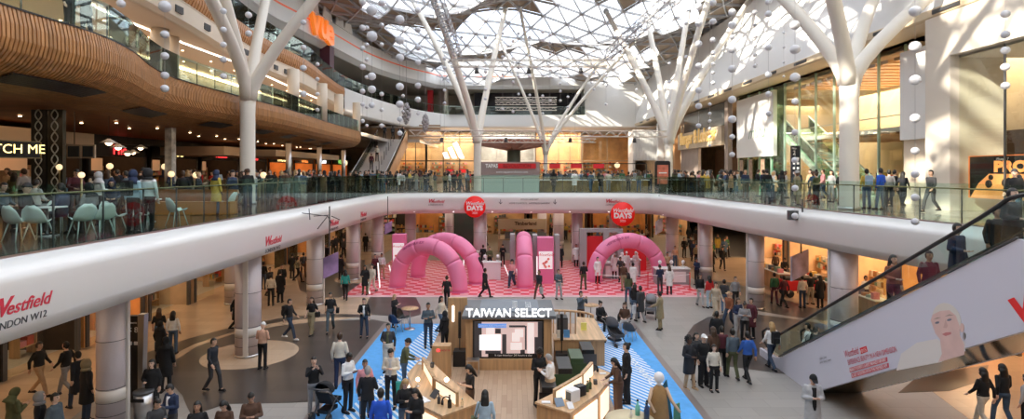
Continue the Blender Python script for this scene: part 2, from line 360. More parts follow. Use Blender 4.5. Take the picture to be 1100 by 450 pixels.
def disc_sign(px, py, Y, r, n):
    c = W(px, py, Y); t = thing('round_sign', n, 'sign', c)
    m = MB(); m.tube([(c.x, Y, c.z), (c.x, Y+.07, c.z)], r, 48); wpar(m.build('disc', mat('bright_red_disc', (.86, .015, .012), .4, emit=.15)), t)
    m = MB(); m.bar((c.x, Y+.05, c.z+r*.9), (c.x, Y+.6, c.z+r*.9), .04); wpar(m.build('bracket', DGREY), t)
    text('Westfield', (c.x, Y-.01, c.z+r*.30), (1, 0, 0), (0, 0, 1), r*.44, WINK, t, shear=.3, ext=.008, bold=.008)
    text('DAYS', (c.x, Y-.01, c.z-r*.14), (1, 0, 0), (0, 0, 1), r*.60, WINK, t, ext=.008, bold=.028)
    text('2025', (c.x, Y-.01, c.z-r*.58), (1, 0, 0), (0, 0, 1), r*.25, WINK, t, ext=.008)
disc_sign(510, 222, 41.3, .80, 'smaller round red sign reading Westfield DAYS, on the column side of the far fascia')
disc_sign(669, 230, 40.3, .87, 'larger round red sign reading Westfield DAYS, above the arch with the lab coats')

# ---------------------------------------------------------------- ground columns
COLPOS = []
def column(x, y, r, z1=3.97, z0=0, seams=(1.15, 2.45), strip=True, sa=None):
    COLPOS.append((x, y, r)); m = MB(); m.cyl(x, y, z0, z1, r, 32, 0); m.cyl(x, y, .78, 1.12, r+.008, 32, 1); m.cyl(x, y, z0, .1, r+.03, 32, 2)
    for s in seams+(.42, .78): m.cyl(x, y, s, s+.015, r+.012, 32, 3)
    if strip:
        a = math.atan2(-y, -x)+(sa if sa is not None else 1.15 if x < 0 else -1.15)
        m.box(x+math.cos(a)*(r-.02)-.09, x+math.cos(a)*(r-.02)+.09, y+math.sin(a)*(r-.02)-.05, y+math.sin(a)*(r-.02)+.05, .1, z1, 1)
    struct('column', m, [COLM, COLB, STEEL, DGREY])
column(-10.2, 21.6, .47, sa=-.2)
for c in ((-11.1, 15.5, .365), (-10.5, 29.8, .43), (-10.45, 36.7, .43), (-10.0, 41.5, .42), (-8.2, 45, .42), (-5.3, 47, .35), (-3.7, 50, .35), (-2.45, 42.8, .5), (2.7, 50, .4), (4.0, 48, .45), (5.1, 43.6, .42),
          (11.9, 41.5, .45), (12.2, 35.2, .42), (12.65, 29, .42), (13.35, 22.5, .52), (8.4, 46, .35), (-13, 50, .45), (-15, 30, .4), (13.5, 47, .4)): column(*c)

# ---------------------------------------------------------------- timber clad second floor
P2 = smooth_path([(-11.75, -6, 0), (-11.75, 6, 0), (-11.7, 13, 0), (-11.6, 15.6, 0), (-12.1, 17.8, 0), (-13.2, 20.5, 0), (-13.9, 23.3, 0), (-13.95, 28, 0), (-13.8, 33, 0), (-13.9, 36, 0), (-14.3, 42, 0), (-14.6, 49, 0), (-14.7, 54, 0)], .1)
def ribs(path, prof, side, per, gap, depth, extra=0):
    L = 0; out = []; rs = resample(path, per)
    pts = []; offs = []
    for a, b in zip(rs, rs[1:]):
        d = (b-a)
        for f, o in ((0, 0), (1-gap-.02, 0), (1-gap, -depth), (.98, -depth)): pts.append(a+d*f); offs.append(o)
    m = MB(); sweep(m, pts, prof, 0, side, offs, smooth=False); return m
PROF2 = [(-.35, 10.95), (-.02, 10.95), (0, 10.88), (.07, 10.55), (.08, 10.2), (0, 9.92), (-.2, 9.68), (-.5, 9.5), (-.95, 9.38), (-1.6, 9.3), (-2.2, 9.26)]
struct('wall_second_floor_band', ribs(P2, PROF2, 1, .115, .32, .045), RIBW)
m = MB(); sweep(m, resample(P2, 1), [(-2.1, 9.32), (-2.2, 9.26), (-5.5, 9.2), (-14, 9.2)], 0, 1, smooth=False); struct('ceiling_food_court', m, SOFF)
m = MB(); sweep(m, resample(P2, 1), [(-.1, 10.85), (-.3, 10.9), (-14, 10.9)], 0, 1, smooth=False); struct('floor_second', m, GALL)
m = MB(); sweep(m, resample(P2, 1), [(.01, 10.93), (.01, 10.97), (-.12, 10.97), (-.12, 10.93)], 0, 1, closed=True, smooth=False); struct('trim_4', m, BLACK)
balustrade('glass_balustrade', 'glass balustrade standing on top of the ribbed timber band', [p for p in resample(P2, .5) if p.y > 4], 10.95, 12.0, 11.95, RGL, 1.5, railm=STEEL, off=-.15)
def ppx(px, path):       # point of the path that projects to px
    return min(path, key=lambda p: abs(CX+FPX*p.x/max(p.y, .5)-px) if p.y > 2 else 1e9)
k = 0
for y0, y1 in ((13.4, 16.9), (20.6, 23.2), (26.6, 28.8), (31.6, 33.4), (36.0, 37.6), (40.4, 42), (45, 46.4)):       # long black grilles let into the timber soffit
    k += 1; pp = [p for p in P2 if y0 <= p.y <= y1]; m = MB(); sweep(m, resample(pp, .5), [(-.42, 9.50), (-.38, 9.46), (-1.05, 9.30), (-1.1, 9.34)], 0, 1, smooth=False)
    for q in range(6):
        o_ = -.48-.1*q; sweep(m, resample(pp, .5), [(o_, 9.47-.025*q), (o_-.01, 9.43-.025*q), (o_-.03, 9.43-.025*q)], 0, 1, smooth=False)
    tag(m.build('ventilation_grille', BLACK), 'long black ventilation grille in the ribbed timber soffit, number %s along from the nearest end' % ['one', 'two', 'three', 'four', 'five', 'six', 'seven'][k-1], 'ventilation grille')
# downlights in the soffit
dn = [(x, y, 9.18) for y in range(9, 56, 3) for x in (-15.8-.05*y, -18.5)]
def downlight(x, y, z, m=LAMP, r=.055, grp='downlights in the timber ceiling', lab='small round glowing downlight in the brown ceiling over the food court'):
    mb = MB(); mb.cyl(0, 0, -.02, 0, r, 12); o = mb.build('downlight', m, None, (x, y, z)); tag(o, lab, 'downlight', grp); return o
d0 = downlight(*dn[0])
for p in dn[1:]:
    c = d0.copy(); COL.objects.link(c); c.location = p
# cream bulkheads and side/back walls of the food court
struct('wall_left', MB().box(-30.4, -30, -8, 110, 0, 26), DARK)
struct('wall_back', MB().box(-42, 45, -8.4, -8, 0, 27), OFFW)
struct('wall_second_floor_back', MB().box(-21.2, -21, -8, 62, 10.9, 13.9), mat('grey_green_shop_wall', (.22, .24, .22), .35, vary=.4, vscale=.8))
struct('trim_5', MB().box(-24.6, -20.2, 10, 27, 8.35, 8.9).box(-24.2, -19.6, 38, 42, 8.2, 8.8).box(-24, -18.6, 44, 60, 8.3, 8.8), mat('cream_bulkhead', (.60, .47, .34), .6))
# second floor interior columns
k = 0
for px, Y in ((172, 25.5), (183, 27), (315, 37), (346, 43), (364, 49), (383, 55)):
    c = W(px, 80, Y); m = MB(); m.cyl(c.x, c.y, 10.9, 13.85, .38, 24); struct('column', m, CREAM)
# third floor ribbon: timber, then white
P3 = smooth_path([(-14.1, -6, 0), (-14.1, 12, 0), (-14.1, 20, 0), (-14.5, 25, 0), (-15.4, 31, 0), (-15.9, 36.7, 0), (-15.8, 43, 0), (-16.6, 50, 0), (-17.1, 56.7, 0), (-16.6, 63, 0), (-15, 72, 0), (-12.4, 79.5, 0), (-10, 83.4, 0)], .2)
w3 = [p for p in P3 if p.y < 57]; v3 = [p for p in P3 if p.y >= 56.8]
struct('wall_third_floor_band', ribs(w3, [(-.3, 15.7), (0, 15.65), (.10, 15.2), (.06, 14.9), (-.05, 14.65), (-.15, 14.55)], 1, .3, .25, .05), RIBW2)
m = MB(); sweep(m, resample(w3, .8), [(-.05, 14.62), (.02, 14.56), (-.02, 14.5), (-.06, 13.75), (-.3, 13.62), (-.6, 13.6)], 0, 1, smooth=False); struct('trim_6', m, mat('cream_fascia', (.72, .62, .50), .5))
m = MB(); sweep(m, resample(P3, 1), [(-.4, 13.6), (-15, 13.6)], 0, 1, smooth=False); struct('ceiling_second_floor', m, CREAMC)
m = MB(); sweep(m, resample(v3, .5)+[Vector((-9, 84, 0)), Vector((-4, 84.2, 0)), Vector((11.5, 84.2, 0))], [(-.3, 15.65), (.02, 15.65), (.04, 15.5), (.04, 13.4), (0, 13.2), (-1, 13.2)], 0, 1, smooth=True); struct('wall_third_floor_white_band', m, WHITE)
m = MB(); sweep(m, resample(P3, 1)+[Vector((-4, 84.2, 0)), Vector((11.5, 84.2, 0))], [(-.1, 15.6), (-15, 15.6)], 0, 1, smooth=False); struct('floor_third', m, GREY)
m = MB(); sweep(m, resample([p for p in P2 if 17 < p.y < 52], 1), [(-2.6, 13.56), (-2.7, 13.56)], 0, 1); struct('trim_7', m, LAMPW)
m = MB()                                                     # linear light along the second-floor shopfronts
m.box(-20.6, -20.45, 14, 58, 13.45, 13.55); struct('trim_8', m, LAMP)
for px, py in ((192, 12), (222, 33), (265, 55), (284, 66), (296, 71), (308, 78)):
    Y = (ppx(px, P3)).y; p = ppx(px, P3); m = MB(); m.box(p.x-.08, p.x+.03, p.y-.28, p.y+.28, 13.95, 14.25)
    for q in range(4): m.box(p.x+.03, p.x+.05, p.y-.26, p.y+.26, 13.98+.07*q, 14.0+.07*q)
    tag(m.build('air_vent', DGREY), 'small square grey air vent in the cream edge of the upper timber band', 'air vent', 'air vents in the cream edge')
for y in range(12, 56, 3):
    for x in (-16.8-.03*y, -19.4):
        c = d0.copy(); COL.objects.link(c); c.location = (x, y, 13.59); c['label'] = 'small round glowing downlight in the cream ceiling of the second floor'; c['group'] = 'downlights in the cream ceiling'
balustrade('glass_balustrade', 'glass balustrade on top of the curving white third floor band', [p for p in resample(P3, .5) if p.y > 20]+[Vector((-4, 84, 0)), Vector((4, 84, 0)), Vector((11, 84, 0))], 15.6, 16.9, 16.85, RGL, 2.2, railm=STEEL, off=-.15)
# third floor recess: dark walls, red columns
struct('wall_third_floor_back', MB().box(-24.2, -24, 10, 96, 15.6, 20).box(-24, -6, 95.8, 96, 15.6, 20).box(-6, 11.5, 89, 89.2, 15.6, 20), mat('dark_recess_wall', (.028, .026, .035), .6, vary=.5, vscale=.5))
struct('column', MB().box(-13.0, -12.2, 86, 87, 15.6, 20), RED); struct('column', MB().box(-19.6, -18.6, 57, 58.4, 15.6, 20), mat('maroon_column', (.10, .03, .05), .5)); struct('wall_third_floor_panel', MB().box(-10.3, -9.9, 84.6, 87, 15.6, 20).box(-11.5, -10.3, 87, 87.3, 15.6, 20), mat('beige_panel', (.45, .38, .30), .5))
# fourth floor white ribbon with the cinema letters
P4 = smooth_path([(-18.2, 8, 0), (-18.2, 26, 0), (-19.2, 38, 0), (-19.9, 46, 0), (-19.3, 51, 0), (-18.4, 60, 0), (-17.4, 68, 0), (-15, 76, 0), (-12, 81.5, 0), (-10.4, 84, 0), (-5, 84.4, 0), (0, 84.4, 0), (5, 84.4, 0), (11, 84.4, 0)], .6)
m = MB(); sweep(m, P4, [(-2.5, 19.6), (-.7, 19.62), (-.2, 19.95), (0, 20.05), (.02, 20.2), (.02, 21.35)], 0, 1, smooth=False); struct('wall_fourth_floor_band', m, WHITE)
m = MB(); sweep(m, P4, [(.02, 21.35), (.03, 21.36), (.03, 21.52), (.02, 21.53)], 0, 1, smooth=False); struct('trim_9', m, mat('orange_stripe', (.75, .16, .08), .5, emit=.2))
m = MB(); sweep(m, P4, [(.02, 21.53), (.0, 22.5), (-.3, 22.55), (-.3, 21.5)], 0, 1, smooth=False); struct('wall_fourth_floor_parapet', m, WHITE)
m = MB(); sweep(m, P4, [(-.8, 19.58), (-12, 19.58)], 0, 1, smooth=False); struct('ceiling_third_floor', m, mat('beige_soffit', (.42, .36, .28), .6))
m = MB(); sweep(m, P4, [(-1.2, 21.5), (-1.25, 26.0)], 0, 1, smooth=False); struct('wall_fourth_floor_back', m, mat('pale_grey_wall', (.55, .58, .62), .6))
cren = MB()
for i, s in enumerate(resample([p for p in P4 if 34 < p.y < 62], 1.0)):
    pass
rs = resample([p for p in P4 if 36 < p.y < 63], 3.1)
for a, b in zip(rs, rs[1:]):
    d = (b-a).normalized(); c = (a+b)/2; w_ = 1.15; h = 1.25
    q = [c-d*w_, c+d*w_, c+d*(w_*.62), c-d*(w_*.62)]
    cren.slab((q[0].x, q[0].y, 22.5), (q[1].x, q[1].y, 22.5), (q[2].x, q[2].y, 22.5+h), (q[3].x, q[3].y, 22.5+h), .12)
struct('trim_10', cren, WHITE)
vt = thing('cinema_sign', 'glossy orange vue letters on the white band high under the roof', 'sign', (-19.2, 48, 20.6))
pv = [p for p in P4 if p.y > 45]
for ch, px, py, s in (('v', 334.5, 23, 3.1), ('u', 343, 28, 3.1), ('e', 351, 34.5, 3.1)):
    p = ppx(px, pv); q = P4[P4.index(p)+1] if p in P4 else p; z = CZ-(py-HY)/FPX*p.y; d = (q-p).normalized()
    text(ch, (p.x+.35, p.y, z), d, (0, 0, 1), s*1.25, mat('orange_acrylic', (.95, .20, .02), .35, emit=.45, ec=(1, .25, .03)), vt, 'letter', ext=.18, bold=.10, sx=1.0)

# ---------------------------------------------------------------- far end wall
struct('wall_far', MB().box(-42, 45, 92, 92.4, 0, 26), mat('far_wall', (.50, .42, .33), .6, vary=.2, vscale=.3))
struct('wall_far_upper', MB().box(11, 30, 84, 92, 12.9, 20.6), WHITE)
struct('ceiling_far_end', MB().box(-30, 30, 76, 92, 13.1, 13.25), OFFW)
# right bulkhead that curves up to the roof
PR = [Vector((18.5, y, 0)) for y in range(90, -9, -3)]
m = MB(); sweep(m, PR, [(0, 14.25), (-.05, 14.9), (-.35, 16), (-.8, 17.3), (-1.3, 18.6), (-1.6, 19.6), (-1.7, 21.4)], 0, 1); struct('wall_right_bulkhead', m, WHITE)
m = MB(); sweep(m, PR, [(-3.2, 13.8), (-.1, 13.8), (0, 13.86), (.04, 13.9), (.04, 14.22), (0, 14.25)], 0, 1, smooth=False); struct('trim_11', m, mat('tan_bulkhead_edge', (.62, .50, .34), .5))
m = MB()
k = 0
for y in range(15, 80, 4):
    m = MB(); m.box(18.42, 18.47, y, y+1.5, 13.97, 14.15)
    for q in range(3): m.box(18.40, 18.43, y, y+1.5, 13.99+.05*q, 14.01+.05*q)
    tag(m.build('air_vent', DGREY), 'slim slotted air vent in the tan lower edge of the white bulkhead', 'air vent', 'air vents along the white bulkhead')
struct("wall_right", MB().box(30, 30.4, -8, 110, 0, 14).box(20.5, 21.0, 66, 92, 5.45, 14).box(20.3, 30, 1, 92, 13.8, 14), BUFF)
struct('wall_right_upper', MB().box(21, 21.4, -8, 92, 14, 25), OFFW)
struct('wall_left_upper', MB().box(-22.4, -22, -8, 100, 19.6, 27), OFFW)

# ---------------------------------------------------------------- roof
NX, NY = 18, 41; X0, Y0, SX, SY = -22.0, -8.0, 2.4, 2.4
def rz_(x, y):
    b = 24.2-.05*max(0, y-45)-(x+22)/43*2.1
    return b+1.0*math.sin(y/2.7+x*.22)*(1-abs(x)/40)+.5*math.sin(x/3.1+1)
V = [[Vector((X0+i*SX+(.5*SX if j % 2 else 0), Y0+j*SY, 0)) for i in range(NX+1)] for j in range(NY+1)]
for r_ in V:
    for v in r_: v.z = rz_(v.x, v.y)
tris = []
for j in range(NY):
    for i in range(NX):
        a, b, c, d = V[j][i], V[j][i+1], V[j+1][i], V[j+1][i+1]
        tris += [(a, b, c), (b, d, c)] if j % 2 == 0 else [(a, b, d), (a, d, c)]
gl = MB(); op = MB(); edges = {}
for t_ in tris:
    cx = sum(v.x for v in t_)/3; cy = sum(v.y for v in t_)/3
    s = math.sin(cy/2.7+cx*.22+1.2)+.6*math.sin(cx*.55-cy*.21)
    opaque = cx < -14.5 or (s > (.15 if cy > 46 else .62) and cy > 8) or (cx > 17)  # left strip of panels made opaque, wider than needed, to block the sun
    (op if opaque else gl).add(t_, [(0, 1, 2)])
    for a, b in ((0, 1), (1, 2), (2, 0)):
        k_ = tuple(sorted([(round(t_[a].x, 2), round(t_[a].y, 2)), (round(t_[b].x, 2), round(t_[b].y, 2))])); edges[k_] = (t_[a], t_[b])
lt = MB(); dz = Vector((0, 0, .16))
for a, b in edges.values(): lt.bar(a-dz, b-dz, .12, .22)
struct('roof_glazing', gl, ROOFG); struct('roof_panels', op, OPQ); struct('roof_lattice', lt, LAT)
# ---------------------------------------------------------------- branching steel trees
def branch_pts(a, b, n=8, sag=0.0, up0=None):
    a, b = Vector(a), Vector(b); out = []
    c = a+Vector((0, 0, (b-a).length*.12)) if up0 is None else a+Vector(up0)
    for i in range(n+1):
        t = i/n; out.append((1-t)*(1-t)*a+2*t*(1-t)*c+t*t*b)
    return out
def tree(label, x, y, z0, zj, r, tips, rb):
    t = thing('steel_tree_column', label, 'column', (x, y, z0))
    m = MB(); m.tube([(x, y, z0), (x, y, z0+.02), (x, y, zj-1.2), (x, y, zj-.3), (x, y, zj+.25)], [r, r, r*.98, r*1.08, r*.75], 24); wpar(m.build('trunk', TREE), t)
    m = MB(); m.cyl(x, y, z0, z0+.12, r+.06, 24); wpar(m.build('base_collar', STEEL), t)
    for tip in tips:
        tip = Vector(tip); a = Vector((x, y, zj-.5)); d = (tip-a); d2 = Vector((d.x, d.y, 0)); d2 = d2.normalized() if d2.length > 0 else d2
        m = MB(); m.tube(branch_pts(a+d2*r*.35, tip, 10), [rb*(1.05-.35*k/10) for k in range(11)], 16); b = wpar(m.build('branch', TREE), t)
        m = MB(); m.ball(tip, rb*.9, 10); b2 = m.build('end_joint', STEEL); b2.parent = b
    return t
def tipz(px, py, z):       # a point on the roof height z that the branch reaches
    Y = (z-CZ)*FPX/(HY-py); return Vector(((px-CX)/FPX*Y, Y, z))
def ext(x, y, zj, px, py, Y, z=21.5):
    """extend the line from the junction through the point seen at (px,py), depth Y, up to height z"""
    a = Vector((x, y, zj)); b = W(px, py, Y); d = b-a; return a+d*((z-zj)/d.z)
tx, ty = -13.25, 28.0
tree('white branching steel tree column rising through the food court side', tx, ty, L1, 11.2, .36,
     [ext(tx, ty, 11.2, 212, 0, 22), ext(tx, ty, 11.2, 238, 0, 24.5), ext(tx, ty, 11.2, 286, 0, 30.5), ext(tx, ty, 11.2, 345, 0, 27)], .30)
tx, ty = 14.55, 24.1
tree('white branching steel tree column standing in front of the glass shop and its stairs', tx, ty, L1, 11.35, .38,
     [ext(tx, ty, 11.3, 836, 0, 26), ext(tx, ty, 11.3, 892, 0, 22), ext(tx, ty, 11.3, 943, 0, 28), ext(tx, ty, 11.3, 1010, 0, 24)], .31)
tx, ty = -2.75, 44.6
tree('slender white steel tree column at the centre of the far gallery', tx, ty, L1, 9.9, .30,
     [tipz(441, -4, 22.8), ext(tx, ty, 9.9, 545, 0, 50), ext(tx, ty, 9.9, 478, 40, 40)], .30)
tx, ty = 12.9, 46.0
tree('pale steel tree column by the far right corner where sunlight falls', tx, ty, L1, 9.9, .34,
     [ext(tx, ty, 9.9, 655, 20, 50), ext(tx, ty, 9.9, 697, 30, 52), ext(tx, ty, 9.9, 738, 20, 50), ext(tx, ty, 9.9, 805, 0, 46), ext(tx, ty, 9.9, 760, 5, 42)], .32)
tx, ty = 3.6, 60.0
tree('grey steel strut column far beyond the far gallery bar', tx, ty, L1, 9.4, .22,
     [ext(tx, ty, 9.4, 548, 70, 62, 22), ext(tx, ty, 9.4, 575, 100, 56, 22), ext(tx, ty, 9.4, 628, 95, 64, 22), ext(tx, ty, 9.4, 670, 60, 60, 22)], .2)
tx, ty = 6.6, 62.0
# ---------------------------------------------------------------- trusses
def truss(label, a, b, w, n=None, m=TREE, lights=0):
    a, b = Vector(a), Vector(b); t = thing('lighting_truss', label, 'truss', a); d = (b-a); L = d.length; d.normalize()
    u = d.cross(Vector((0, 0, 1))).normalized(); v = u.cross(d); n = n or max(4, int(L/w/1.1))
    mb = MB()
    for su in (-1, 1):
        for sv in (-1, 1): mb.tube([a+u*su*w/2+v*sv*w/2, b+u*su*w/2+v*sv*w/2], w*.075, 6)
    wpar(mb.build('chord_tubes', m), t); mb = MB()
    for i in range(n):
        p, q = a+d*(L*i/n), a+d*(L*(i+1)/n); s = 1 if i % 2 else -1
        for (e, f) in ((u, v), (v, u)):
            for sg in (-1, 1): mb.tube([p+e*sg*w/2-f*s*w/2, q+e*sg*w/2+f*s*w/2], w*.045, 5)
    wpar(mb.build('lattice_bracing', m), t)
    for k in (.12, .88): mb = MB(); p = a+d*L*k; mb.tube([p, (p.x, p.y, rz_(p.x, p.y)-.2)], .012, 5); wpar(mb.build('suspension_wire', STEEL), t)
    for k in range(lights):
        p = a+d*L*((k+.5)/lights)-Vector((0, 0, w*.75)); mb = MB(); mb.tube([p, p-Vector((0, 0, .34))], [.10, .15], 10); o = wpar(mb.build('spotlight', DGREY), t)
    return t
truss('white lattice truss running across high up, joined to the two sloping ones', W(484, 68, 36), W(652, 68, 36), .42, lights=3)
truss('grey lattice truss running forward overhead from the right end of the high truss', W(652, 60, 36), W(742, -20, 21.7), .46, m=LAT)
truss('grey ladder truss running forward overhead from the left end of the high truss', W(492, 60, 36), W(462, -22, 21.8), .44, m=LAT)
truss('long low lattice truss across the far side under the white wall', W(440, 143, 41.5), W(716, 144, 41.5), .42, lights=4)
for i, (py, n) in enumerate(((106, 'uppermost'), (111, 'middle'), (117, 'lowest'))):
    truss('short lattice truss hanging by the dark recess at the far end, %s of three' % n, W(532, py, 52), W(598, py, 52), .26)
truss('second low lattice truss close behind the long low one', W(455, 151, 45.8), W(640, 151, 45.8), .3)

# ---------------------------------------------------------------- strings of balls
NUM = 'first second third fourth fifth sixth seventh eighth ninth tenth eleventh twelfth thirteenth fourteenth fifteenth sixteenth seventeenth eighteenth nineteenth twentieth'.split()
def ordn(k): return NUM[k] if k < 20 else ('twenty-' if k < 30 else 'thirty-' if k < 40 else 'forty-')+('' if k % 10 == 19 else NUM[k % 10]) if k % 10 != 9 or k < 20 else {29: 'thirtieth', 39: 'fortieth', 49: 'fiftieth'}.get(k, 'last')
ball_me = MB().ball((0, 0, 0), 1, 16, sz=.93).mesh('ball', BALL)
strings = [
 (130, 18, [(4, 4.5)]), (177, 18, [(7, 6.5), (37, 4.5), (60, 4.2), (81, 4.3), (95, 4.3)]), (240, 21, [(12, 3.4), (32, 3.4), (48, 3.4), (64, 3.6), (82, 3.6)]),
 (267, 23, [(16, 3.6), (36, 3.6)]), (326, 26, [(24, 3), (51, 3.2), (73, 3.5), (101, 3.6)]), (341, 34, [(69, 2.3), (85, 2.3), (101, 2.3), (118, 2.2)]),
 (389.5, 30, [(2, 4), (30, 3.5), (52, 3), (72, 3.3), (98, 3), (112, 2.4), (130, 2.4)]), (394, 36, [(30, 2.6), (48, 2.4), (64, 2.4), (83, 2.4), (115, 2), (135, 2)]),
 (399.5, 24, [(11, 6), (39, 6), (82, 4.5), (96, 4.4), (113, 3.4)]), (410, 32, [(3, 4), (27, 2.6), (48, 2.5), (101, 2.5), (118, 2.4), (135, 2.6)]),
 (429.5, 25, [(21, 5), (43, 5), (62, 4.6), (93, 4.3), (112, 4.2), (128, 3), (143, 3)]), (433, 38, [(33, 2), (58, 2), (103, 2), (120, 1.8)]),
 (449, 31, [(11, 3.2), (32, 3.4), (51, 3.4), (67, 3.3), (92, 3.5), (107, 3.4), (122, 2)]), (477.5, 38, [(50, 2), (63, 2.1), (73, 2.1), (97, 1.9), (111, 1.9)]),
 (496, 40, [(12, 2), (40, 1.9)]), (521.5, 36, [(40, 2.5), (60, 1.6), (77, 2.1), (96, 1.8), (106, 1.8)]), (540, 44, [(36, 1.8), (61, 1.6), (80, 1.6), (117, 1.6)]),
 (551, 42, [(44, 2), (62, 1.8), (88, 1.8), (120, 1.6)]), (557, 46, [(36, 1.8), (73, 1.8), (82, 1.8), (101, 1.5)]), (569, 42, [(40, 2.1), (50, 1.8), (60, 1.8), (72, 1.8), (82, 1.8), (102, 1.5)]),
 (583, 44, [(34, 2.4), (43, 2.2), (81, 1.8), (103, 1.6), (122, 1.5)]), (591, 41, [(37, 2.1), (46, 1.9), (58, 1.8), (75, 1.8), (83, 1.8), (108, 1.6)]),
 (602, 43, [(74, 2.2), (90, 1.7), (98, 1.6), (108, 1.6)]), (610, 47, [(83, 1.5), (104, 1.5), (115, 1.5)]), (638, 38, [(54, 2), (78, 1.8), (96, 1.6)]), (651, 42, [(80, 1.9), (92, 1.6), (112, 1.6)]),
 (684, 44, [(41, 1.6), (63, 1.6), (78, 1.6), (96, 1.5)]), (719, 36, [(68, 1.8), (88, 1.8), (110, 1.8)]), (737, 33, [(25, 2), (61, 1.9), (75, 1.9)]),
 (750.5, 25, [(7, 4), (25, 4), (47, 3.8), (71, 3.7), (97, 3.7), (114, 3.6), (135, 2.8)]), (762.5, 30, [(112, 1.9), (122, 1.9), (130, 1.9), (138, 1.8), (147, 1.8), (156, 1.6)]),
 (766, 27, [(3, 3.6), (23, 3.6), (43, 3.2), (57, 2.6), (69, 2.4), (78, 2.4), (89, 2.3)]), (786.5, 23, [(13, 4), (27, 4.5), (40, 2.8), (53, 4.5), (74, 4.4), (107, 4.4), (128, 4.4), (147, 3), (166, 3)]),
 (811, 30, [(13, 2.9), (27, 2.2), (39, 2.2), (49, 2.2), (59, 2.3), (71, 2.4)]), (825.5, 24, [(2, 3.6), (15, 3.8), (51, 3.7), (80, 3.5), (101, 3.3), (122, 3.2)]), (842, 33, [(35, 1.5), (51, 1.4), (67, 1.5), (82, 1.4)]),
 (854, 21, [(27, 5.2), (53, 5.4), (83, 5.2), (109, 3.6), (142, 3.5), (172, 3.5), (202, 3.6), (232, 3.6)]), (891, 34, [(13, 1.5), (36, 1.5)]),
 (983, 16.5, [(12, 6), (50, 6), (86, 5.8), (127, 5), (162, 4.2), (187, 4.2), (212, 4.2), (238, 4.0)]), (1080, 17, [(15, 4.4), (37, 4.4), (54, 4.4), (72, 4.4), (92, 4.2)]),
]
strings.sort()
for i, (px, Y, bs) in enumerate(strings):
    Y = min(Y, 41) if i else Y
    top = W(px, bs[0][0], Y); zt = rz_(top.x, Y)-.1
    t = thing('hanging_ball_string', 'string of %d white balls, the %s string from the left' % (len(bs), ordn(i)) if len(bs) > 1 else 'single pale white ball on a thin wire above the ribbed timber band', 'hanging decoration', (top.x, Y, zt), group='hanging strings of white balls')
    m = MB(); m.tube([(0, 0, 0), (0, 0, W(px, bs[-1][0], Y).z-zt)], .006, 4); o = m.build('wire', STEEL, t)
    for py, r in bs:
        b = bpy.data.objects.new('ball', ball_me); COL.objects.link(b); b.parent = t; b.location = (0, 0, W(px, py, Y).z-zt); s = r*Y/FPX; b.scale = (s, s, s)
for px, py0, py1, Y in ((436.5, 112, 132, 39.8), (457, 124, 140, 40.4)):    # the two grey tasselled ornaments
    c = W(px, py0, Y); t = thing('hanging_ornament', 'grey crumpled hanging ornament among the ball strings, %s' % ('the larger one' if px == 436.5 else 'the smaller one'), 'hanging decoration', c)
    m = MB(); z1 = W(px, py1, Y).z; rr = .3 if px == 436.5 else .22
    for k in range(26):
        f = k/25; a = k*2.4; m.ball((c.x+math.cos(a)*rr*math.sin(PI*f*.9+.2)*.7, Y+math.sin(a)*rr*math.sin(PI*f*.9+.2)*.7, c.z+(z1-c.z)*f), .12+.05*random.random(), 6)
    wpar(m.build('leaf_clumps', GREY), t); m = MB(); m.tube([c, (c.x, Y, rz_(c.x, Y)-.2)], .015, 5); wpar(m.build('wire', STEEL), t)

# ---------------------------------------------------------------- inflatable arches
def arch(label, A, B, H, r=.5, txt=True):
    A, B = Vector((A[0], A[1], 0)), Vector((B[0], B[1], 0)); c = (A+B)/2; half = (B-A).length/2; d = (B-A).normalized()
    t = thing('inflatable_arch', label, 'arch', c)
    N = 5; ang0 = -.18
    def pt(f):
        a = PI*(1-f); x = math.cos(a)*half*1.0; z = math.sin(a)**.82*(H-r); return c+d*x+Vector((0, 0, max(z, 0)+.0))
    for k in range(N):
        pts = [pt((k+q/10)/N) for q in range(11)]
        if k == 0: pts[0].z = .0
        m = MB(); m.tube(pts, [r*(1-.045*(q in (0, 10))) for q in range(11)], 24); wpar(m.build('inflated_segment', PINK), t)
    for e in (A, B): m = MB(); m.cyl(e.x, e.y, 0, .05, r+.06, 24); wpar(m.build('base_ring', PINKP), t)
    if txt:
        s = 'WESTFIELD BEAUTY EDIT'
        for q, ch in enumerate(s):
            if ch == ' ': continue
            f = .30+.20*q/len(s); p = pt(f); dd = (pt(f+.01)-pt(f-.01)).normalized(); nrm = dd.cross(Vector((0, 0, 1))); nrm = nrm.normalized(); 
            if nrm.y > 0: nrm = -nrm
            up = nrm.cross(dd); up = -up if up.z < 0 else up
            nn = (nrm*.85+up*.5).normalized(); u2 = nn.cross(dd); u2 = u2 if u2.z > 0 else -u2
            wpar(text(ch, p+nn*(r+.01), dd, u2, .22, mat('dark_pink_lettering', (.40, .03, .16), .5), None, 'lettering', ext=.003), t)
    return t
arch('pink inflatable arch on the left of the checkered floor, the nearer of two crossing ones', (-7.05, 34.4), (-3.1, 32.9), 3.1)
arch('pink inflatable arch on the left of the checkered floor, the farther of two crossing ones', (-6.35, 37.7), (-2.25, 35.4), 3.1, txt=False)
arch('pink inflatable arch seen edge-on beside the central pink advertising box', (.80, 34.2), (.75, 39.2), 3.15, txt=False)
arch('pink inflatable arch over the white-coated staff in front of the red booth', (5.35, 36.2), (9.75, 36.8), 3.08)

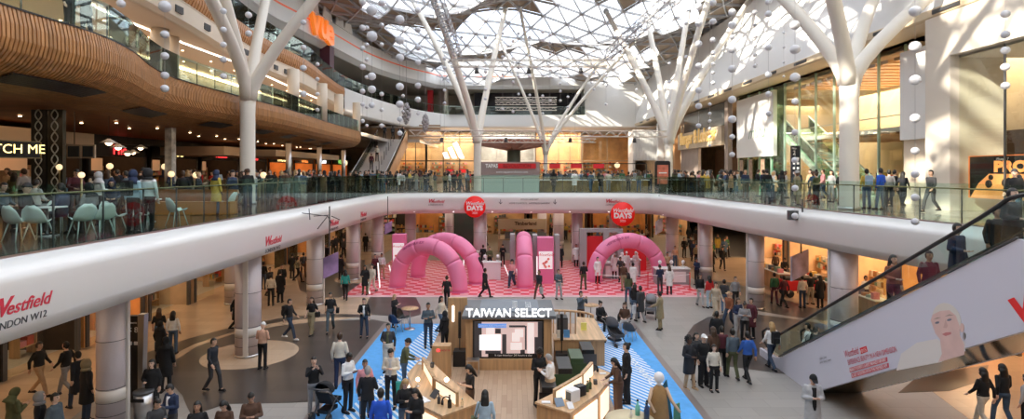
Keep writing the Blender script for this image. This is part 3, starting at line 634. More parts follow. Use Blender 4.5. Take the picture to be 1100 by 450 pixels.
def advbox(label, x, y, w, h, pz0, pz1, big=False):
    t = thing('advertising_pillar', label, 'advertising pillar', (x, y, 0))
    m = MB(); m.box(x-w/2, x+w/2, y, y+w*.8, 0, h); wpar(bevel(m.build('pink_body', PINKP), .03), t)
    m = MB(); m.box(x-w*.42, x+w*.42, y-.02, y-.001, pz0, pz1); p = wpar(m.build('poster', mat('lit_poster_paper', (.86, .82, .82), .4, emit=.35)), t)
    text('Westfield', (x, y-.025, pz1-.22), (1, 0, 0), (0, 0, 1), w*.26, REDL, t, shear=.3, ext=.003)
    m = MB(); random.seed(int(w*100))
    for k in range(9):
        a = random.random()*6.28; rr = w*.3*random.random(); m.ball((x+math.cos(a)*rr+w*.05, y-.022, (pz0+pz1)/2-.15+math.sin(a)*rr*1.5), w*.07+.03*random.random(), 8, sy=.06)
    wpar(m.build('printed_petals', mat('coral_print', (.85, .25, .2), .5)), t)
    return t
advbox('pink advertising pillar with a white Westfield poster behind the left pair of arches', -7.35, 36.2, .85, 3.0, .9, 2.45)
advbox('pink advertising box with a lit poster in the middle of the checkered floor', 2.12, 35.2, 1.02, 2.92, .95, 2.05)
for x, y, n in ((.03, 36.6, 'left of the edge-on pink arch'), (2.95, 36.2, 'just right of the central pink advertising box'), (1.5, 36.2, 'just left of the central pink advertising box')):
    m = MB(); m.box(x-.16, x+.16, y, y+1.1, 0, 2.95); tag(bevel(m.build('grey_pillar', GREY), .02), 'tall flat grey panel pillar standing '+n, 'panel')
# red booth behind the right arch
t = thing('red_booth', 'red-walled booth with grey posts behind the right pink arch', 'booth', (7.2, 41, 0))
for x0, x1, y0, y1, z1, nm, mt in ((5.4, 6.6, 40.6, 40.7, 2.4, 'back_panel', RED), (8.0, 9.6, 39.9, 40.0, 2.5, 'back_panel', RED), (4.9, 5.4, 40.3, 40.9, 2.7, 'post', GREY), (6.6, 7.0, 40.3, 40.7, 2.7, 'post', GREY), (7.6, 8.0, 40.1, 40.5, 2.7, 'post', GREY), (4.9, 8.0, 40.3, 40.9, 2.95, 'top_beam', GREY)):
    m = MB(); m.box(x0, x1, y0, y1, 2.7 if nm == 'top_beam' else 0, z1); wpar(m.build(nm, mt), t)
def counter_pod(label, x, y, w, d, h=1.0, m_=GREY, top=WHITE, items=3):
    t = thing('demonstration_counter', label, 'counter', (x, y, 0))
    m = MB(); m.box(x-w/2, x+w/2, y-d/2, y+d/2, 0, h-.05); wpar(bevel(m.build('body', m_), .03), t)
    m = MB(); m.box(x-w/2-.05, x+w/2+.05, y-d/2-.05, y+d/2+.05, h-.05, h); wpar(m.build('top', top), t)
    m = MB(); m.box(x-w*.38, x+w*.38, y-d/2-.006, y-d/2, .15, h-.2); wpar(m.build('front_panel', POSTER), t)
    for k in range(items):
        xx = x-w*.35+w*.7*k/max(1, items-1); tt = thing('beauty_machine', 'white domed beauty machine, %s on the %s' % (['first', 'second', 'third', 'fourth'][k], label.split(' with ')[0]), 'machine', (xx, y, h))
        m = MB(); m.box(-.11, .11, -.09, .09, 0, .1); m.build('base', WHITE, tt); m = MB(); m.tube([(0, .05, .1), (0, .05, .3), (0, -.02, .38)], .03, 8); m.build('arm', STEEL, tt); m = MB(); m.ball((0, -.03, .36), .12, 12); m.build('head', POSTER, tt)
counter_pod('grey counter left under the right arch with white machines', 6.75, 37.3, 1.5, .8, 1.05)
counter_pod('grey counter in front of the right arch foot with white machines', 10.1, 35.4, 2.1, .8, 1.0)
counter_pod('grey counter behind the lab coats with white machines', 8.1, 38.6, 1.4, .7, 1.05, items=2)
counter_pod('white display counter with a poster near the far column', -1.35, 36.8, 1.2, .6, 1.15, POSTER, items=2)
for (px, py, n) in ((642, 311, 'between the lab coat and the walking man'), (696, 311, 'beside the woman in olive'), (428, 288, 'behind the left pink arches'), (741, 311, 'at the corner of the checkered floor')):
    p = Gd(px, py); t = thing('rope_post', 'slim red rope barrier post '+n, 'barrier post', p)
    m = MB(); m.cyl(0, 0, 0, .03, .16, 20); m.build('base', RED, t); m = MB(); m.cyl(0, 0, .03, 1.0, .028, 10); m.ball((0, 0, 1.0), .04, 10); m.build('post', RED, t)
t = thing('barrier_tape', 'thin white barrier rope strung between the red posts', 'rope', Gd(642, 311))
for a, b in (((642, 311), (696, 311)), ((696, 311), (741, 311))):
    a, b = Gd(*a), Gd(*b); m = MB(); m.tube([a.lerp(b, k/8)+Vector((0, 0, .92-.12*math.sin(PI*k/8))) for k in range(9)], .02, 6); wpar(m.build('rope', POSTER), t)
for px0, py0, px1, py1, n in ((397, 316, 392, 288, 'leaning beside the left arch foot'), (408, 309, 405, 283, 'by the pink pillar'), (423, 306, 417, 285, 'next to the left arch base'), (436, 299, 434, 284, 'under the left pair of arches'), (498, 291, 498, 273, 'inside the farther left arch'), (508, 293, 508, 275, 'at the right foot of the farther left arch'), (557, 307, 555, 289, 'leaning on the edge-on arch'), (577, 309, 577, 276, 'upright by the edge-on arch'), (548, 300, 541, 284, 'by the white display counter')):
    a = Gd(px0, py0); b = Vector((a.x+(px1-px0)/18, a.y+.2, (py0-py1)/17.5)); m = MB(); m.bar(a, b, .06, .04); tag(m.build('light_stick', mat('white_light_tube', (1, .97, .95), .4, emit=.7)), 'white light tube '+n, 'light tube')

# ---------------------------------------------------------------- kiosk
t = thing('kiosk_stage', 'oak stage wall with dark roof and white TAIWAN SELECT letters', 'stage', (0, 19.9, 0))
def wb(name, mt, *bx, par=None, bev=0):
    m = MB()
    for b in bx: m.box(*b)
    o = m.build(name, mt)
    if bev: bevel(o, bev)
    return wpar(o, par or t)
wb('wall', OAK, (-1.65, 1.42, 19.95, 22.1, .07, 1.86))
wb('bench', OAK, (-1.25, 1.1, 19.75, 19.95, .07, .44))
wb('roof', mat('dark_grey_roof_sheet', (.13, .14, .155), .45), (-1.78, 1.56, 19.8, 22.3, 1.86, 1.97))
wb('roof_stage_box', mat('slate_blue_roof_sheet', (.19, .22, .26), .45), (-1.2, 1.0, 20.3, 22.2, 1.97, 2.02))
wb('screen_frame', BLACK, (-1.40, 1.13, 19.90, 19.95, .42, 1.78))
scr = MB(); scr.box(-1.34, 1.07, 19.885, 19.90, .50, 1.74)
sp = wpar(scr.build('screen', mat('screen_pink_picture', (.62, .47, .45), .3, emit=.42, ec=(.75, .55, .52))), t)
for b_ in ((-1.34, -1.08, 19.88, 19.885, .5, 1.74), (.80, 1.07, 19.88, 19.885, .5, 1.2), (.92, 1.07, 19.88, 19.885, 1.2, 1.74), (-.95, -.4, 19.88, 19.885, .6, .72), (.46, .52, 19.875, 19.885, .75, 1.6), (-.1, .46, 19.875, 19.885, 1.55, 1.62), (.3, .46, 19.875, 19.885, .55, .75), (-.35, -.2, 19.875, 19.885, .55, 1.3), (-.6, -.4, 19.875, 19.885, 1.33, 1.5)): wb('screen_picture', mat('screen_dark_shapes', (.08, .075, .085), .4), b_)
for b_ in ((-.05, .35, 19.875, 19.885, .75, 1.0), (.0, .28, 19.873, 19.885, 1.05, 1.35), (.1, .4, 19.87, 19.885, 1.2, 1.48), (.55, .78, 19.873, 19.885, .6, 1.7), (-.92, -.62, 19.873, 19.885, 1.3, 1.58)): wb('screen_picture', mat('screen_light_shapes', (.85, .74, .72), .4, emit=.5), b_)
wb('screen_card', mat('screen_white_card', (.9, .9, .92), .4, emit=.8), (-1.16, -.40, 19.865, 19.875, .74, 1.28))
wb('screen_banner', mat('screen_blue_banner', (.15, .35, .85), .4, emit=.5), (-1.2, -.2, 19.865, 19.875, 1.54, 1.68))
text('Compex AED Humidifier', (-.70, 19.86, 1.61), (1, 0, 0), (0, 0, 1), .10, WINK, t, ext=.002)
text('It can monitor 24 hours a day', (0.05, 19.86, .56), (1, 0, 0), (0, 0, 1), .11, WINK, t, ext=.002)
wb('screen_dark_caption', BLACK, (-.85, .95, 19.868, 19.872, .5, .62))
text('TAIWAN SELECT', (-.11, 19.83, 2.06), (1, 0, 0), (0, 0, 1), .42, mat('white_channel_letters', (.95, .95, .95), .5, emit=.9), t, 'letter_row', ext=.03, bold=.008, sx=.96)
text('TAIWAN', (.12, 21.25, 2.03), (0, 1, 0), (-1, 0, 0), .30, mat('pale_grey_lettering', (.72, .74, .76), .5), t, ext=.003); text('SELECT', (.62, 21.25, 2.03), (0, 1, 0), (-1, 0, 0), .30, MATS['pale_grey_lettering'], t, ext=.003)
t = thing('side_screen_wall', 'oak side wall with a narrow white light strip left of the stage', 'wall panel', (-2.2, 21.5, .07))
wb('panel', OAK, (-2.45, -1.72, 21.4, 21.55, .07, 2.25)); wb('light_strip', LAMPW, (-2.28, -2.22, 21.38, 21.4, 1.35, 1.95))
t = thing('lectern', 'oak reception block with a small red logo left of the stage', 'lectern', (-2.37, 18.7, .07))
wb('body', OAK, (-2.68, -2.07, 18.7, 19.1, .07, 1.25), bev=.01); wb('logo', SIGNR, (-2.52, -2.42, 18.693, 18.7, 1.06, 1.15)); text('MADE IN', (-2.25, 18.693, 1.105), (1, 0, 0), (0, 0, 1), .09, REDL, t, ext=.002)
for x, y, n in ((-1.9, 20.3, 'left of the screen'), (1.78, 20.0, 'right of the screen')):
    t = thing('speaker_pole', 'black column loudspeaker on a pole with a bass box, '+n, 'loudspeaker', (x, y, .07))
    wb('bass_box', BLACK, (x-.22, x+.22, y-.22, y+.22, .07, .62), bev=.01); m = MB(); m.cyl(x, y, .6, 1.3, .018, 8); wpar(m.build('pole', BLACK), t); wb('column_speaker', BLACK, (x-.05, x+.05, y-.06, y+.06, 1.05, 2.0), bev=.008)
# right wing: low counter, black rack and curved bench rail
t = thing('corner_counter', 'low oak counter with a leaflet stand behind the right loudspeaker', 'counter', (2.6, 21.3, .07))
m = MB(); m.prism([(1.55, 20.2), (3.35, 20.2), (3.35, 23.0), (2.75, 23.2), (2.45, 20.8), (1.55, 20.8)], .07, .98); wpar(m.build('body', OAK), t)
m = MB(); m.prism([(1.5, 20.15), (3.42, 20.15), (3.4, 23.1), (2.7, 23.3), (2.4, 20.85), (1.5, 20.85)], .98, 1.03); wpar(m.build('worktop', OAKX), t)
t = thing('wire_magazine_rack', 'clear folding stand in front of the left edge of the screen', 'stand', (-1.2, 19.3, .07)); m = MB()
for x in (-1.55, -1.15):
    for y in (19.2, 19.5): m.bar((x, y, .07), (x, y, .6), .02)
wpar(m.build('legs', STEEL), t); wb('tray', STEEL, (-1.57, -1.13, 19.18, 19.52, .56, .6))
t = thing('fridge', 'black box fridge standing behind the oak corner counter', 'fridge', (1.95, 22.0, .07)); wb('body', BLACK, (1.75, 2.15, 21.5, 22.1, .07, 1.45), bev=.01); wb('door_trim', DGREY, (1.77, 2.13, 21.48, 21.5, .3, 1.4))
t = thing('curved_rail', 'curved oak handrail on slats behind the corner counter', 'railing', (2.2, 23.6, .07))
rp_ = [Vector((1.8+1.6*math.sin(k/10*PI/2), 24.3-.9*(1-math.cos(k/10*PI/2)), 1.05)) for k in range(11)]
m = MB(); m.tube(rp_, .05, 8); wpar(m.build('top_rail', OAKX), t)
m = MB()
for p in rp_: m.bar(p, (p.x, p.y, .07), .05)
wpar(m.build('slats', OAK), t)
for k, (x, y, c_, n) in enumerate(((2.0, 20.45, (.1, .3, .6), 'blue'), (1.75, 20.4, (.75, .7, .62), 'cream'), (2.75, 21.4, (.8, .75, .2), 'yellow'))):
    m = MB(); m.box(x-.11, x+.11, y-.02, y+.02, 1.03, 1.3); m.box(x-.11, x+.11, y-.06, y+.06, 1.03, 1.05); tag(m.build('leaflet_stand', mat('leaflet_'+n, c_, .5)), n+' leaflet stand on the oak corner counter', 'leaflet stand')
# display counters ---------------------------------------------------
def tier_counter(label, poly, top, lit, divider, items, seed):
    """poly: outline of the body; lit: list of lit front panels (two points); divider: polyline of the raised lit screen"""
    cx = sum(p[0] for p in poly)/len(poly); cy = sum(p[1] for p in poly)/len(poly)
    t = thing('display_counter', label, 'counter', (cx, cy, .07)); m = MB(); m.prism(poly, .07, .92); wpar(m.build('body', OAK), t)
    m = MB(); m.prism([(cx+(p[0]-cx)*1.035, cy+(p[1]-cy)*1.02) for p in poly], .92, .97); wpar(m.build('worktop', OAKX), t)
    for a, b in lit:
        a, b = Vector((*a, 0)), Vector((*b, 0)); d = (b-a).normalized(); n = Vector((d.y, -d.x, 0)); q = a+n*.03; r = b+n*.03
        m = MB(); m.slab((q.x, q.y, .16), (r.x, r.y, .16), (r.x, r.y, .84), (q.x, q.y, .84), .03); wpar(m.build('lit_front_panel', PANELL), t)
    for a, b in divider:
        a, b = Vector((*a, 0)), Vector((*b, 0)); d = (b-a).normalized(); m = MB(); m.slab((a.x, a.y, .97), (b.x, b.y, .97), (b.x, b.y, 1.30), (a.x, a.y, 1.30), .05); sc = wpar(m.build('back_screen', PANELL), t)
        m = MB(); m.bar((a.x, a.y, 1.32), (b.x, b.y, 1.32), .1, .05); m.bar((a.x, a.y, .95), (a.x, a.y, 1.34), .08); m.bar((b.x, b.y, .95), (b.x, b.y, 1.34), .08); wpar(m.build('screen_frame', OAK), t)
    return t
tl = tier_counter('left oak display counter with glowing cream front panels and a lit back screen',
  [(-.96, 14.8), (-1.76, 14.05), (-2.4, 14.7), (-3.15, 16.9), (-3.0, 18.0), (-2.6, 18.0), (-2.3, 17.4)], .97,
  [((-3.1, 16.75), (-2.45, 14.82)), ((-2.36, 14.66), (-1.84, 14.13))], [((-1.43, 14.6), (-2.15, 15.6)), ((-2.2, 15.7), (-2.75, 17.3))], 0, 0)
tr = tier_counter('right oak display counter with glowing cream front panels and a lit back screen',
  [(.66, 14.87), (1.49, 14.2), (2.4, 15.5), (2.78, 16.3), (2.98, 17.0), (2.7, 17.4), (2.2, 16.6)], .97,
  [((1.56, 14.3), (2.3, 15.36)), ((2.43, 15.56), (2.77, 16.28))], [((1.12, 14.75), (1.95, 15.85)), ((2.0, 15.95), (2.4, 16.85))], 0, 0)
def item(kind, label, cat, x, y, z, s, m1, m2=None, rz=0):
    t = thing(kind, label, cat, (x, y, z), rz)
    if kind in ('computer_tower', 'white_appliance'):
        w_ = .42 if s > .6 else s*.8; m = MB(); m.box(-w_/2, w_/2, -s*.5, s*.5, 0, s); bevel(m.build('case', m1, t), .012); m = MB(); m.box(-s*.3, s*.3, -s*.51, -s*.5, s*.15, s*.85); m.build('front', m2 or DGREY, t)
    elif kind == 'headphones':
        m = MB(); m.tube([(math.cos(a)*s*.5, 0, .04+s*.5+math.sin(a)*s*.5) for a in [PI*k/10 for k in range(11)]], .018, 8); m.build('headband', m1, t)
        for q in (-1, 1): m = MB(); m.tube([(q*s*.5-.03, 0, s*.42), (q*s*.5+.03, 0, s*.42)], s*.3, 14); m.build('ear_cup', m1, t)
    elif kind == 'bottle':
        m = MB(); m.tube([(0, 0, 0), (0, 0, s*.6), (0, 0, s*.75), (0, 0, s)], [s*.18, s*.18, s*.07, s*.07], 12); m.build('body', m1, t); m = MB(); m.cyl(0, 0, s, s*1.1, s*.08, 10); m.build('cap', m2 or BLACK, t)
    elif kind == 'tablet':
        m = MB(); m.slab((-s*.5, -.05, 0), (s*.5, -.05, 0), (s*.5, .12, s*.7), (-s*.5, .12, s*.7), .015); m.build('screen', m1, t); m = MB(); m.box(-s*.2, s*.2, 0, .15, 0, .02); m.build('foot', STEEL, t)
    elif kind == 'table_lamp':
        m = MB(); m.cyl(0, 0, 0, .03, .06, 14); m.cyl(0, 0, .03, s*.7, .012, 8); m.build('stand', STEEL, t); m = MB(); m.ball((0, 0, s*.8), s*.22, 12); m.build('bulb', LAMP, t)
    elif kind == 'tray':
        m = MB(); m.box(-s*.6, s*.6, -s*.35, s*.35, 0, .03); bevel(m.build('plate', m1, t), .008)
    return t
GRNB = mat('dark_green_case', (.05, .09, .04), .4); TEAL = mat('teal_plastic', (.18, .55, .47), .45)
item('headphones', 'black headphones on the left display counter', 'headphones', -1.72, 14.6, .97, .2, BLACK)
item('tablet', 'dark tablet leaning on the left lit back screen', 'tablet', -2.12, 15.15, .97, .26, DGREY, rz=-.9)
item('tray', 'white tray on the left display counter', 'tray', -2.38, 14.95, .97, .34, POSTER, rz=-.9)
item('bottle', 'dark bottle beside the black headphones', 'bottle', -1.93, 14.75, .97, .25, DGREY)
item('bottle', 'black bottle by the lit screen on the left display counter', 'bottle', -1.62, 14.5, .97, .3, BLACK)
item('bottle', 'teal-capped clear bottle at the front corner of the left counter', 'bottle', -1.3, 14.55, .97, .2, SGL, TEAL)
item('table_lamp', 'small glowing bulb lamp on the kiosk side of the left counter', 'lamp', -1.85, 15.8, .97, .3, STEEL)
item('table_lamp', 'small glowing bulb lamp on the visitor side of the left counter', 'lamp', -2.68, 15.9, .97, .26, STEEL)
item('white_appliance', 'small black camera on the far end of the left counter', 'camera', -2.5, 17.5, .97, .14, BLACK); item('tray', 'white tray at the far end of the left counter', 'tray', -2.85, 17.75, .97, .22, POSTER)
item('white_appliance', 'white box appliance on the right display counter', 'appliance', 1.62, 14.92, .97, .32, POSTER, rz=-.9)
item('computer_tower', 'black glass computer case beside the white appliance', 'computer', 1.86, 15.3, .97, .28, BLACK, rz=-.9)
item('bottle', 'green bottle, nearer of two on the right counter', 'bottle', 2.1, 15.55, .97, .28, GRNB); item('bottle', 'green bottle, farther of two on the right counter', 'bottle', 2.2, 15.75, .97, .28, GRNB)
item('tablet', 'small photo tablet at the corner of the right counter', 'tablet', 1.25, 14.6, .97, .24, mat('tablet_blue', (.2, .26, .34), .4), rz=.3); item('tablet', 'small white framed card on the right counter', 'card', 1.52, 14.45, .97, .16, POSTER, rz=.3)
item('tray', 'white leaflet pile on the kiosk end of the right counter', 'leaflets', .9, 14.8, .97, .2, POSTER)
item('headphones', 'black headphones at the far end of the right counter', 'headphones', 2.5, 17.0, .97, .2, BLACK); item('tray', 'white plate on the right counter by the visitors', 'tray', 2.75, 16.9, .97, .16, POSTER)
item('white_appliance', 'small black camera near the middle of the right counter', 'camera', 2.4, 16.1, .97, .13, BLACK)
item('computer_tower', 'big black computer case with lit green panel behind the right counter', 'computer', 1.6, 17.3, .07, 1.12, BLACK, GRNB); item('computer_tower', 'olive green computer case behind the big black one', 'computer', 2.1, 18.5, .07, 1.0, GRNB, GRNB); item('computer_tower', 'narrow black computer case nearest the white-shirted man', 'computer', 1.05, 16.2, .07, .95, BLACK, BLACK)
item('computer_tower', 'black computer case farthest back behind the right counter', 'computer', 2.6, 19.5, .07, .95, BLACK, DGREY)
# mannequin, folding tables, chairs at the blue platform
t = thing('mannequin', 'brown-caped mannequin with a white ball head at the platform corner', 'mannequin', (Gd(708, 474).x, Gd(708, 474).y, .06)); 
m = MB(); m.tube([(0, 0, 0), (0, 0, .05)], .3, 20); m.build('base', STEEL, t); m = MB(); m.tube([(0, 0, .02), (0, 0, .5), (0, 0, 1.0), (0, 0, 1.3), (0, 0, 1.42)], [.30, .27, .22, .19, .07], 20); m.build('cape', mat('brown_cape', (.34, .19, .07), .8, vary=.1, vscale=6), t)
m = MB(); m.tube([(0, 0, 1.4), (0, 0, 1.5)], .055, 12); m.ball((0, 0, 1.62), .135, 16, sz=1.1); m.build('head', POSTER, t)
for s in (-1, 1): m = MB(); m.tube([(s*.18, 0, 1.35), (s*.3, -.12, 1.05), (s*.45 if s > 0 else -.2, -.35, .85)], [.05, .045, .035], 10); m.build('arm', mat('pale_wood_arm', (.62, .42, .28), .5), t)
t = thing('product_table', 'round cream table with teal and navy bottles below the mannequin', 'table', (3.0, 14.2, .06)); m = MB(); m.cyl(0, 0, .70, .74, .62, 32); m.build('tabletop', mat('cream_tabletop', (.72, .62, .42), .5), t); m = MB(); m.cyl(0, 0, 0, .70, .05, 12); m.cyl(0, 0, 0, .03, .3, 20); m.build('pedestal', STEEL, t)
for k, (x, y, c_, n, s_) in enumerate(((3.25, 14.45, (.18, .55, .47), 'fat teal bottle with rounded shoulders', .36), (3.42, 14.2, (.02, .05, .14), 'navy bottle nearest the edge', .38), (3.48, 14.4, (.03, .07, .18), 'navy bottle beside the teal one', .36), (3.05, 14.3, (.75, .7, .66), 'short white bottle', .2))):
    item('bottle', n+' on the round cream table', 'bottle', x, y, .80, s_, mat('bottle_%d' % k, c_, .4))
t = thing('folding_sign', 'navy and green leaning fin boards at the front corner of the blue platform', 'sign board', (4.25, 15.3, .06)); m = MB(); m.slab((-.05, 0, 0), (.2, .1, 0), (.0, .1, 1.3), (-.12, .05, 1.15), .03); m.build('navy_board', mat('navy_board', (.02, .10, .16), .5), t); m = MB(); m.slab((.1, -.15, 0), (.35, -.1, 0), (.3, -.1, .75), (.15, -.12, .7), .03); m.build('green_board', mat('green_board', (.12, .28, .14), .5), t)
def cafe_table(x, y, z, r, label, top, h=.75, s=None):
    t = thing('round_table', label, 'table', (x, y, z)); m = MB(); m.cyl(0, 0, h-.03, h, r, 28); m.build('tabletop', top, t); m = MB(); m.cyl(0, 0, .02, h-.03, .03, 10); m.build('stem', STEEL, t); m = MB(); m.cyl(0, 0, 0, .025, r*.6, 24); m.build('base', STEEL, t); return t
cafe_table(-4.55, 24.9, .06, .38, 'small round wooden table on the blue platform beside dark chairs', OAKX, .95)
cafe_table(3.75, 26.6, 0, .38, 'small round table between the two seated women by the stroller', OAKX)
def shell_chair(label, x, y, z, rz, ms, mleg=None, group=None, src=None):
    if src:
        c = copy_tree(src); c.location = (x, y, z); c.rotation_euler.z = rz; c['label'] = label
        if group: c['group'] = group
        elif 'group' in c: del c['group']
        return c
    t = thing('shell_chair', label, 'chair', (x, y, z), rz, group); mleg = mleg or ms
    vs = []; N = 14; K = 9                        # one moulded shell: seat running up into an egg-shaped back
    for i in range(K+1):
        f = i/K
        if f < .5: yy = -.22+.40*f*2; zz = .45+.02*math.cos(f*2*PI); wd = .19+.05*math.sin(f*2*PI/2)
        else: g = (f-.5)*2; yy = .18+.13*g; zz = .43+.42*g; wd = .24*math.sqrt(max(0, 1-(g*.98)**2.4))*1.05+.02
        for k in range(N+1):
            a = -1+2*k/N; vs.append((a*wd, yy-(.07*a*a if f > .3 else 0), zz+.07*a*a*max(0, 1-f*1.1)))
    fs = [(i*(N+1)+k, i*(N+1)+k+1, (i+1)*(N+1)+k+1, (i+1)*(N+1)+k) for i in range(K) for k in range(N)]
    m = MB(); m.add(vs, fs, 0, True); o = m.build('seat_shell', ms, t); md = o.modifiers.new('s', 'SOLIDIFY'); md.thickness = .02; bake(o)
    for sx in (-1, 1):
        for sy in (-1, 1): m = MB(); m.tube([(sx*.13, sy*.12, .44), (sx*.22, sy*.22, 0)], [.018, .012], 8); m.build('leg', mleg, t)
    return t
# escalator ---------------------------------------------------------
EX0, EX1 = 9.62, 11.15; S0 = Vector((0, 20.2, 0)); RUN = 9.44; SL = 5.45/RUN
def ez(y): return max(0, min(5.45, (20.0-y)*SL))
es = thing('escalator', 'escalator with glass sides and a long pale poster of a woman along its flank', 'escalator', (EX0, 20, 0))
for x, nm in ((EX0, 'side_panel'), (EX1, 'side_panel')):
    ys = [21.6, 20.6, 20.0, 10.56, 9.9, 8.6]; zt = [.28, .28, .42, 5.72+.1, 5.75, 5.75]
    top = [(y, z) for y, z in zip(ys, zt)]; bot = [(8.6, 4.6), (10.2, 4.25), (17.9, .0), (21.6, 0)]
    pl = top+bot; m = MB(); n = len(pl)
    vs = [(x-.05, y, z) for y, z in pl]+[(x+.05, y, z) for y, z in pl]
    m.add(vs, [tuple(range(n)), tuple(range(2*n-1, n-1, -1))]+[(i, n+i, n+(i+1) % n, (i+1) % n) for i in range(n)])
    wpar(m.build(nm, mat('lavender_white_poster_panel', (.64, .64, .74), .35, emit=0)), es)
m = MB(); m.add([(EX0+.06, 17.9, .0), (EX1-.06, 17.9, .0), (EX1-.06, 10.2, 4.25), (EX0+.06, 10.2, 4.25), (EX1-.06, 8.6, 4.6), (EX0+.06, 8.6, 4.6)], [(0, 1, 2, 3), (3, 2, 4, 5)]); wpar(m.build('mirrored_underside', mat('dark_mirror_soffit', (.13, .14, .11), .1, metal=1)), es)
stp = MB(); nst = 26
for i in range(nst):
    y1 = 20-RUN*i/nst; z = 5.45*(i+1)/nst; stp.box(EX0+.22, EX1-.22, y1-RUN/nst, y1, z-.3, z)
stp.box(EX0+.22, EX1-.22, 20, 21.5, 0, .04); wpar(stp.build('steps', mat('escalator_step_metal', (.16, .16, .17), .4, metal=.7)), es)
for x, s in ((EX0, 1), (EX1, -1)):
    m = MB(); m.box(min(x+s*.05, x+s*.22), max(x+s*.05, x+s*.22), 20, 21.4, 0, .34); yy = [20, 10.56]
    m.add([(x+s*.05, 20, .42), (x+s*.22, 20, .36), (x+s*.22, 10.56, 5.76), (x+s*.05, 10.56, 5.82)], [(0, 1, 2, 3)]); wpar(m.build('skirting', STEEL), es)
    gx = x+s*.03
    pts = [(20.9, .34), (20.0, .45), (10.56, 5.82), (9.0, 5.82)]
    for (ya, za), (yb, zb) in zip(pts, pts[1:]):
        k_ = max(1, int(abs(ya-yb)/1.25))
        for q in range(k_):
            y0 = ya+(yb-ya)*q/k_; y1 = ya+(yb-ya)*(q+1)/k_-.02*(1 if yb > ya else -1); z0 = za+(zb-za)*q/k_; z1 = za+(zb-za)*(q+1)/k_
            m = MB(); m.slab((gx, y0, z0), (gx, y1, z1), (gx, y1, z1+.82), (gx, y0, z0+.82), .015); wpar(m.build('glass_pane', RGLD), es)
    hp = smooth_path([(gx, 21.0, .45), (gx, 21.45, .62), (gx, 21.5, .95), (gx, 21.1, 1.18), (gx, 20.2, 1.24), (gx, 19.4, 1.64), (gx, 12, 5.86), (gx, 10.6, 6.64), (gx, 9, 6.66)], .3)
    m = MB(); m.tube(hp, .045, 8); wpar(m.build('handrail', BLACK), es)
    m = MB(); m.bar((x-s*.06, 20.0, .47), (x-s*.06, 10.56, 5.86), .05, .03); m.bar((x+s*.1, 20, .60), (x+s*.1, 10.56, 6.0), .03); wpar(m.build('edge_trim', DGREY), es)
# the printed poster on the escalator flank: flat shapes on the panel face
fx = EX0-.055
def ep(px, py, dx=0.0):      # point of the flank plane seen at (px,py)
    Y = (fx-dx)*FPX/(px-CX); return Vector((fx-dx, Y, CZ-(py-HY)/FPX*Y))
def epoly(name, pts, mt, dx):
    m = MB(); a = [ep(*p, 0) for p in pts]; f = [Vector((fx-dx, p.y, p.z)) for p in a]; b = [Vector((fx+.003, p.y, p.z)) for p in a]; n = len(f)
    m.add(f+b, [tuple(range(n))]+[(i, (i+1) % n, n+(i+1) % n, n+i) for i in range(n)]); return wpar(m.build(name, mt), es)
def ell(cx, cy, rx, ry, rot=0, n=28, a0=0, a1=2*PI):
    return [(cx+math.cos(a)*rx*math.cos(rot)-math.sin(a)*ry*math.sin(rot), cy+math.cos(a)*rx*math.sin(rot)+math.sin(a)*ry*math.cos(rot)) for a in [a0+(a1-a0)*k/n for k in range(n)]]
SKP = mat('printed_skin', (.72, .50, .46), .45, vary=.06, vscale=3); 
epoly('printed_gown', [(963, 398), (968, 380), (985, 368), (1006, 364), (1020, 372), (1036, 366), (1037, 377), (1010, 389)], mat('printed_cream_gown', (.74, .70, .68), .5), .002)
epoly('printed_neck', [(1010, 366), (1012, 380), (1008, 389), (1036, 381), (1036, 370), (1031, 360), (1031, 348), (1012, 352)], SKP, .003)
epoly('printed_hair', ell(1017, 344, 15, 19, -.35), mat('printed_blond_hair', (.70, .66, .62), .5), .004)
epoly('printed_face', [(1000, 344), (1002, 338), (1010, 334), (1020, 333), (1027, 339), (1031, 350), (1031, 359), (1027, 367), (1019, 371), (1012, 367), (1005, 358)], SKP, .005)
epoly('printed_ear', ell(1033.5, 352, 2.2, 4.8, 0), SKP, .0055); epoly('printed_eye', ell(1007, 346.5, 2.4, 1.2, -.25), mat('printed_blue_grey', (.16, .18, .24), .5), .006); epoly('printed_eye', ell(1020, 343.5, 2.6, 1.2, -.25), MATS['printed_blue_grey'], .006)
epoly('printed_brow', [(1003, 343), (1007, 341), (1011, 341), (1007, 342.4)], mat('printed_brow', (.35, .26, .22), .5), .006); epoly('printed_brow', [(1015, 340), (1020, 337.5), (1025, 338.5), (1020, 339)], MATS['printed_brow'], .006)
epoly('printed_lips', [(1012, 359), (1016, 357), (1022, 356.5), (1022, 359), (1016, 361)], mat('printed_lips', (.55, .20, .20), .5), .006); epoly('printed_nose', [(1013.5, 352), (1016, 343), (1018.5, 350), (1017, 352.5)], mat('printed_nose_shade', (.62, .40, .36), .5), .0055)
epoly('printed_earring', ell(1036, 361, 1.6, 3.6, 0), STEEL, .006)
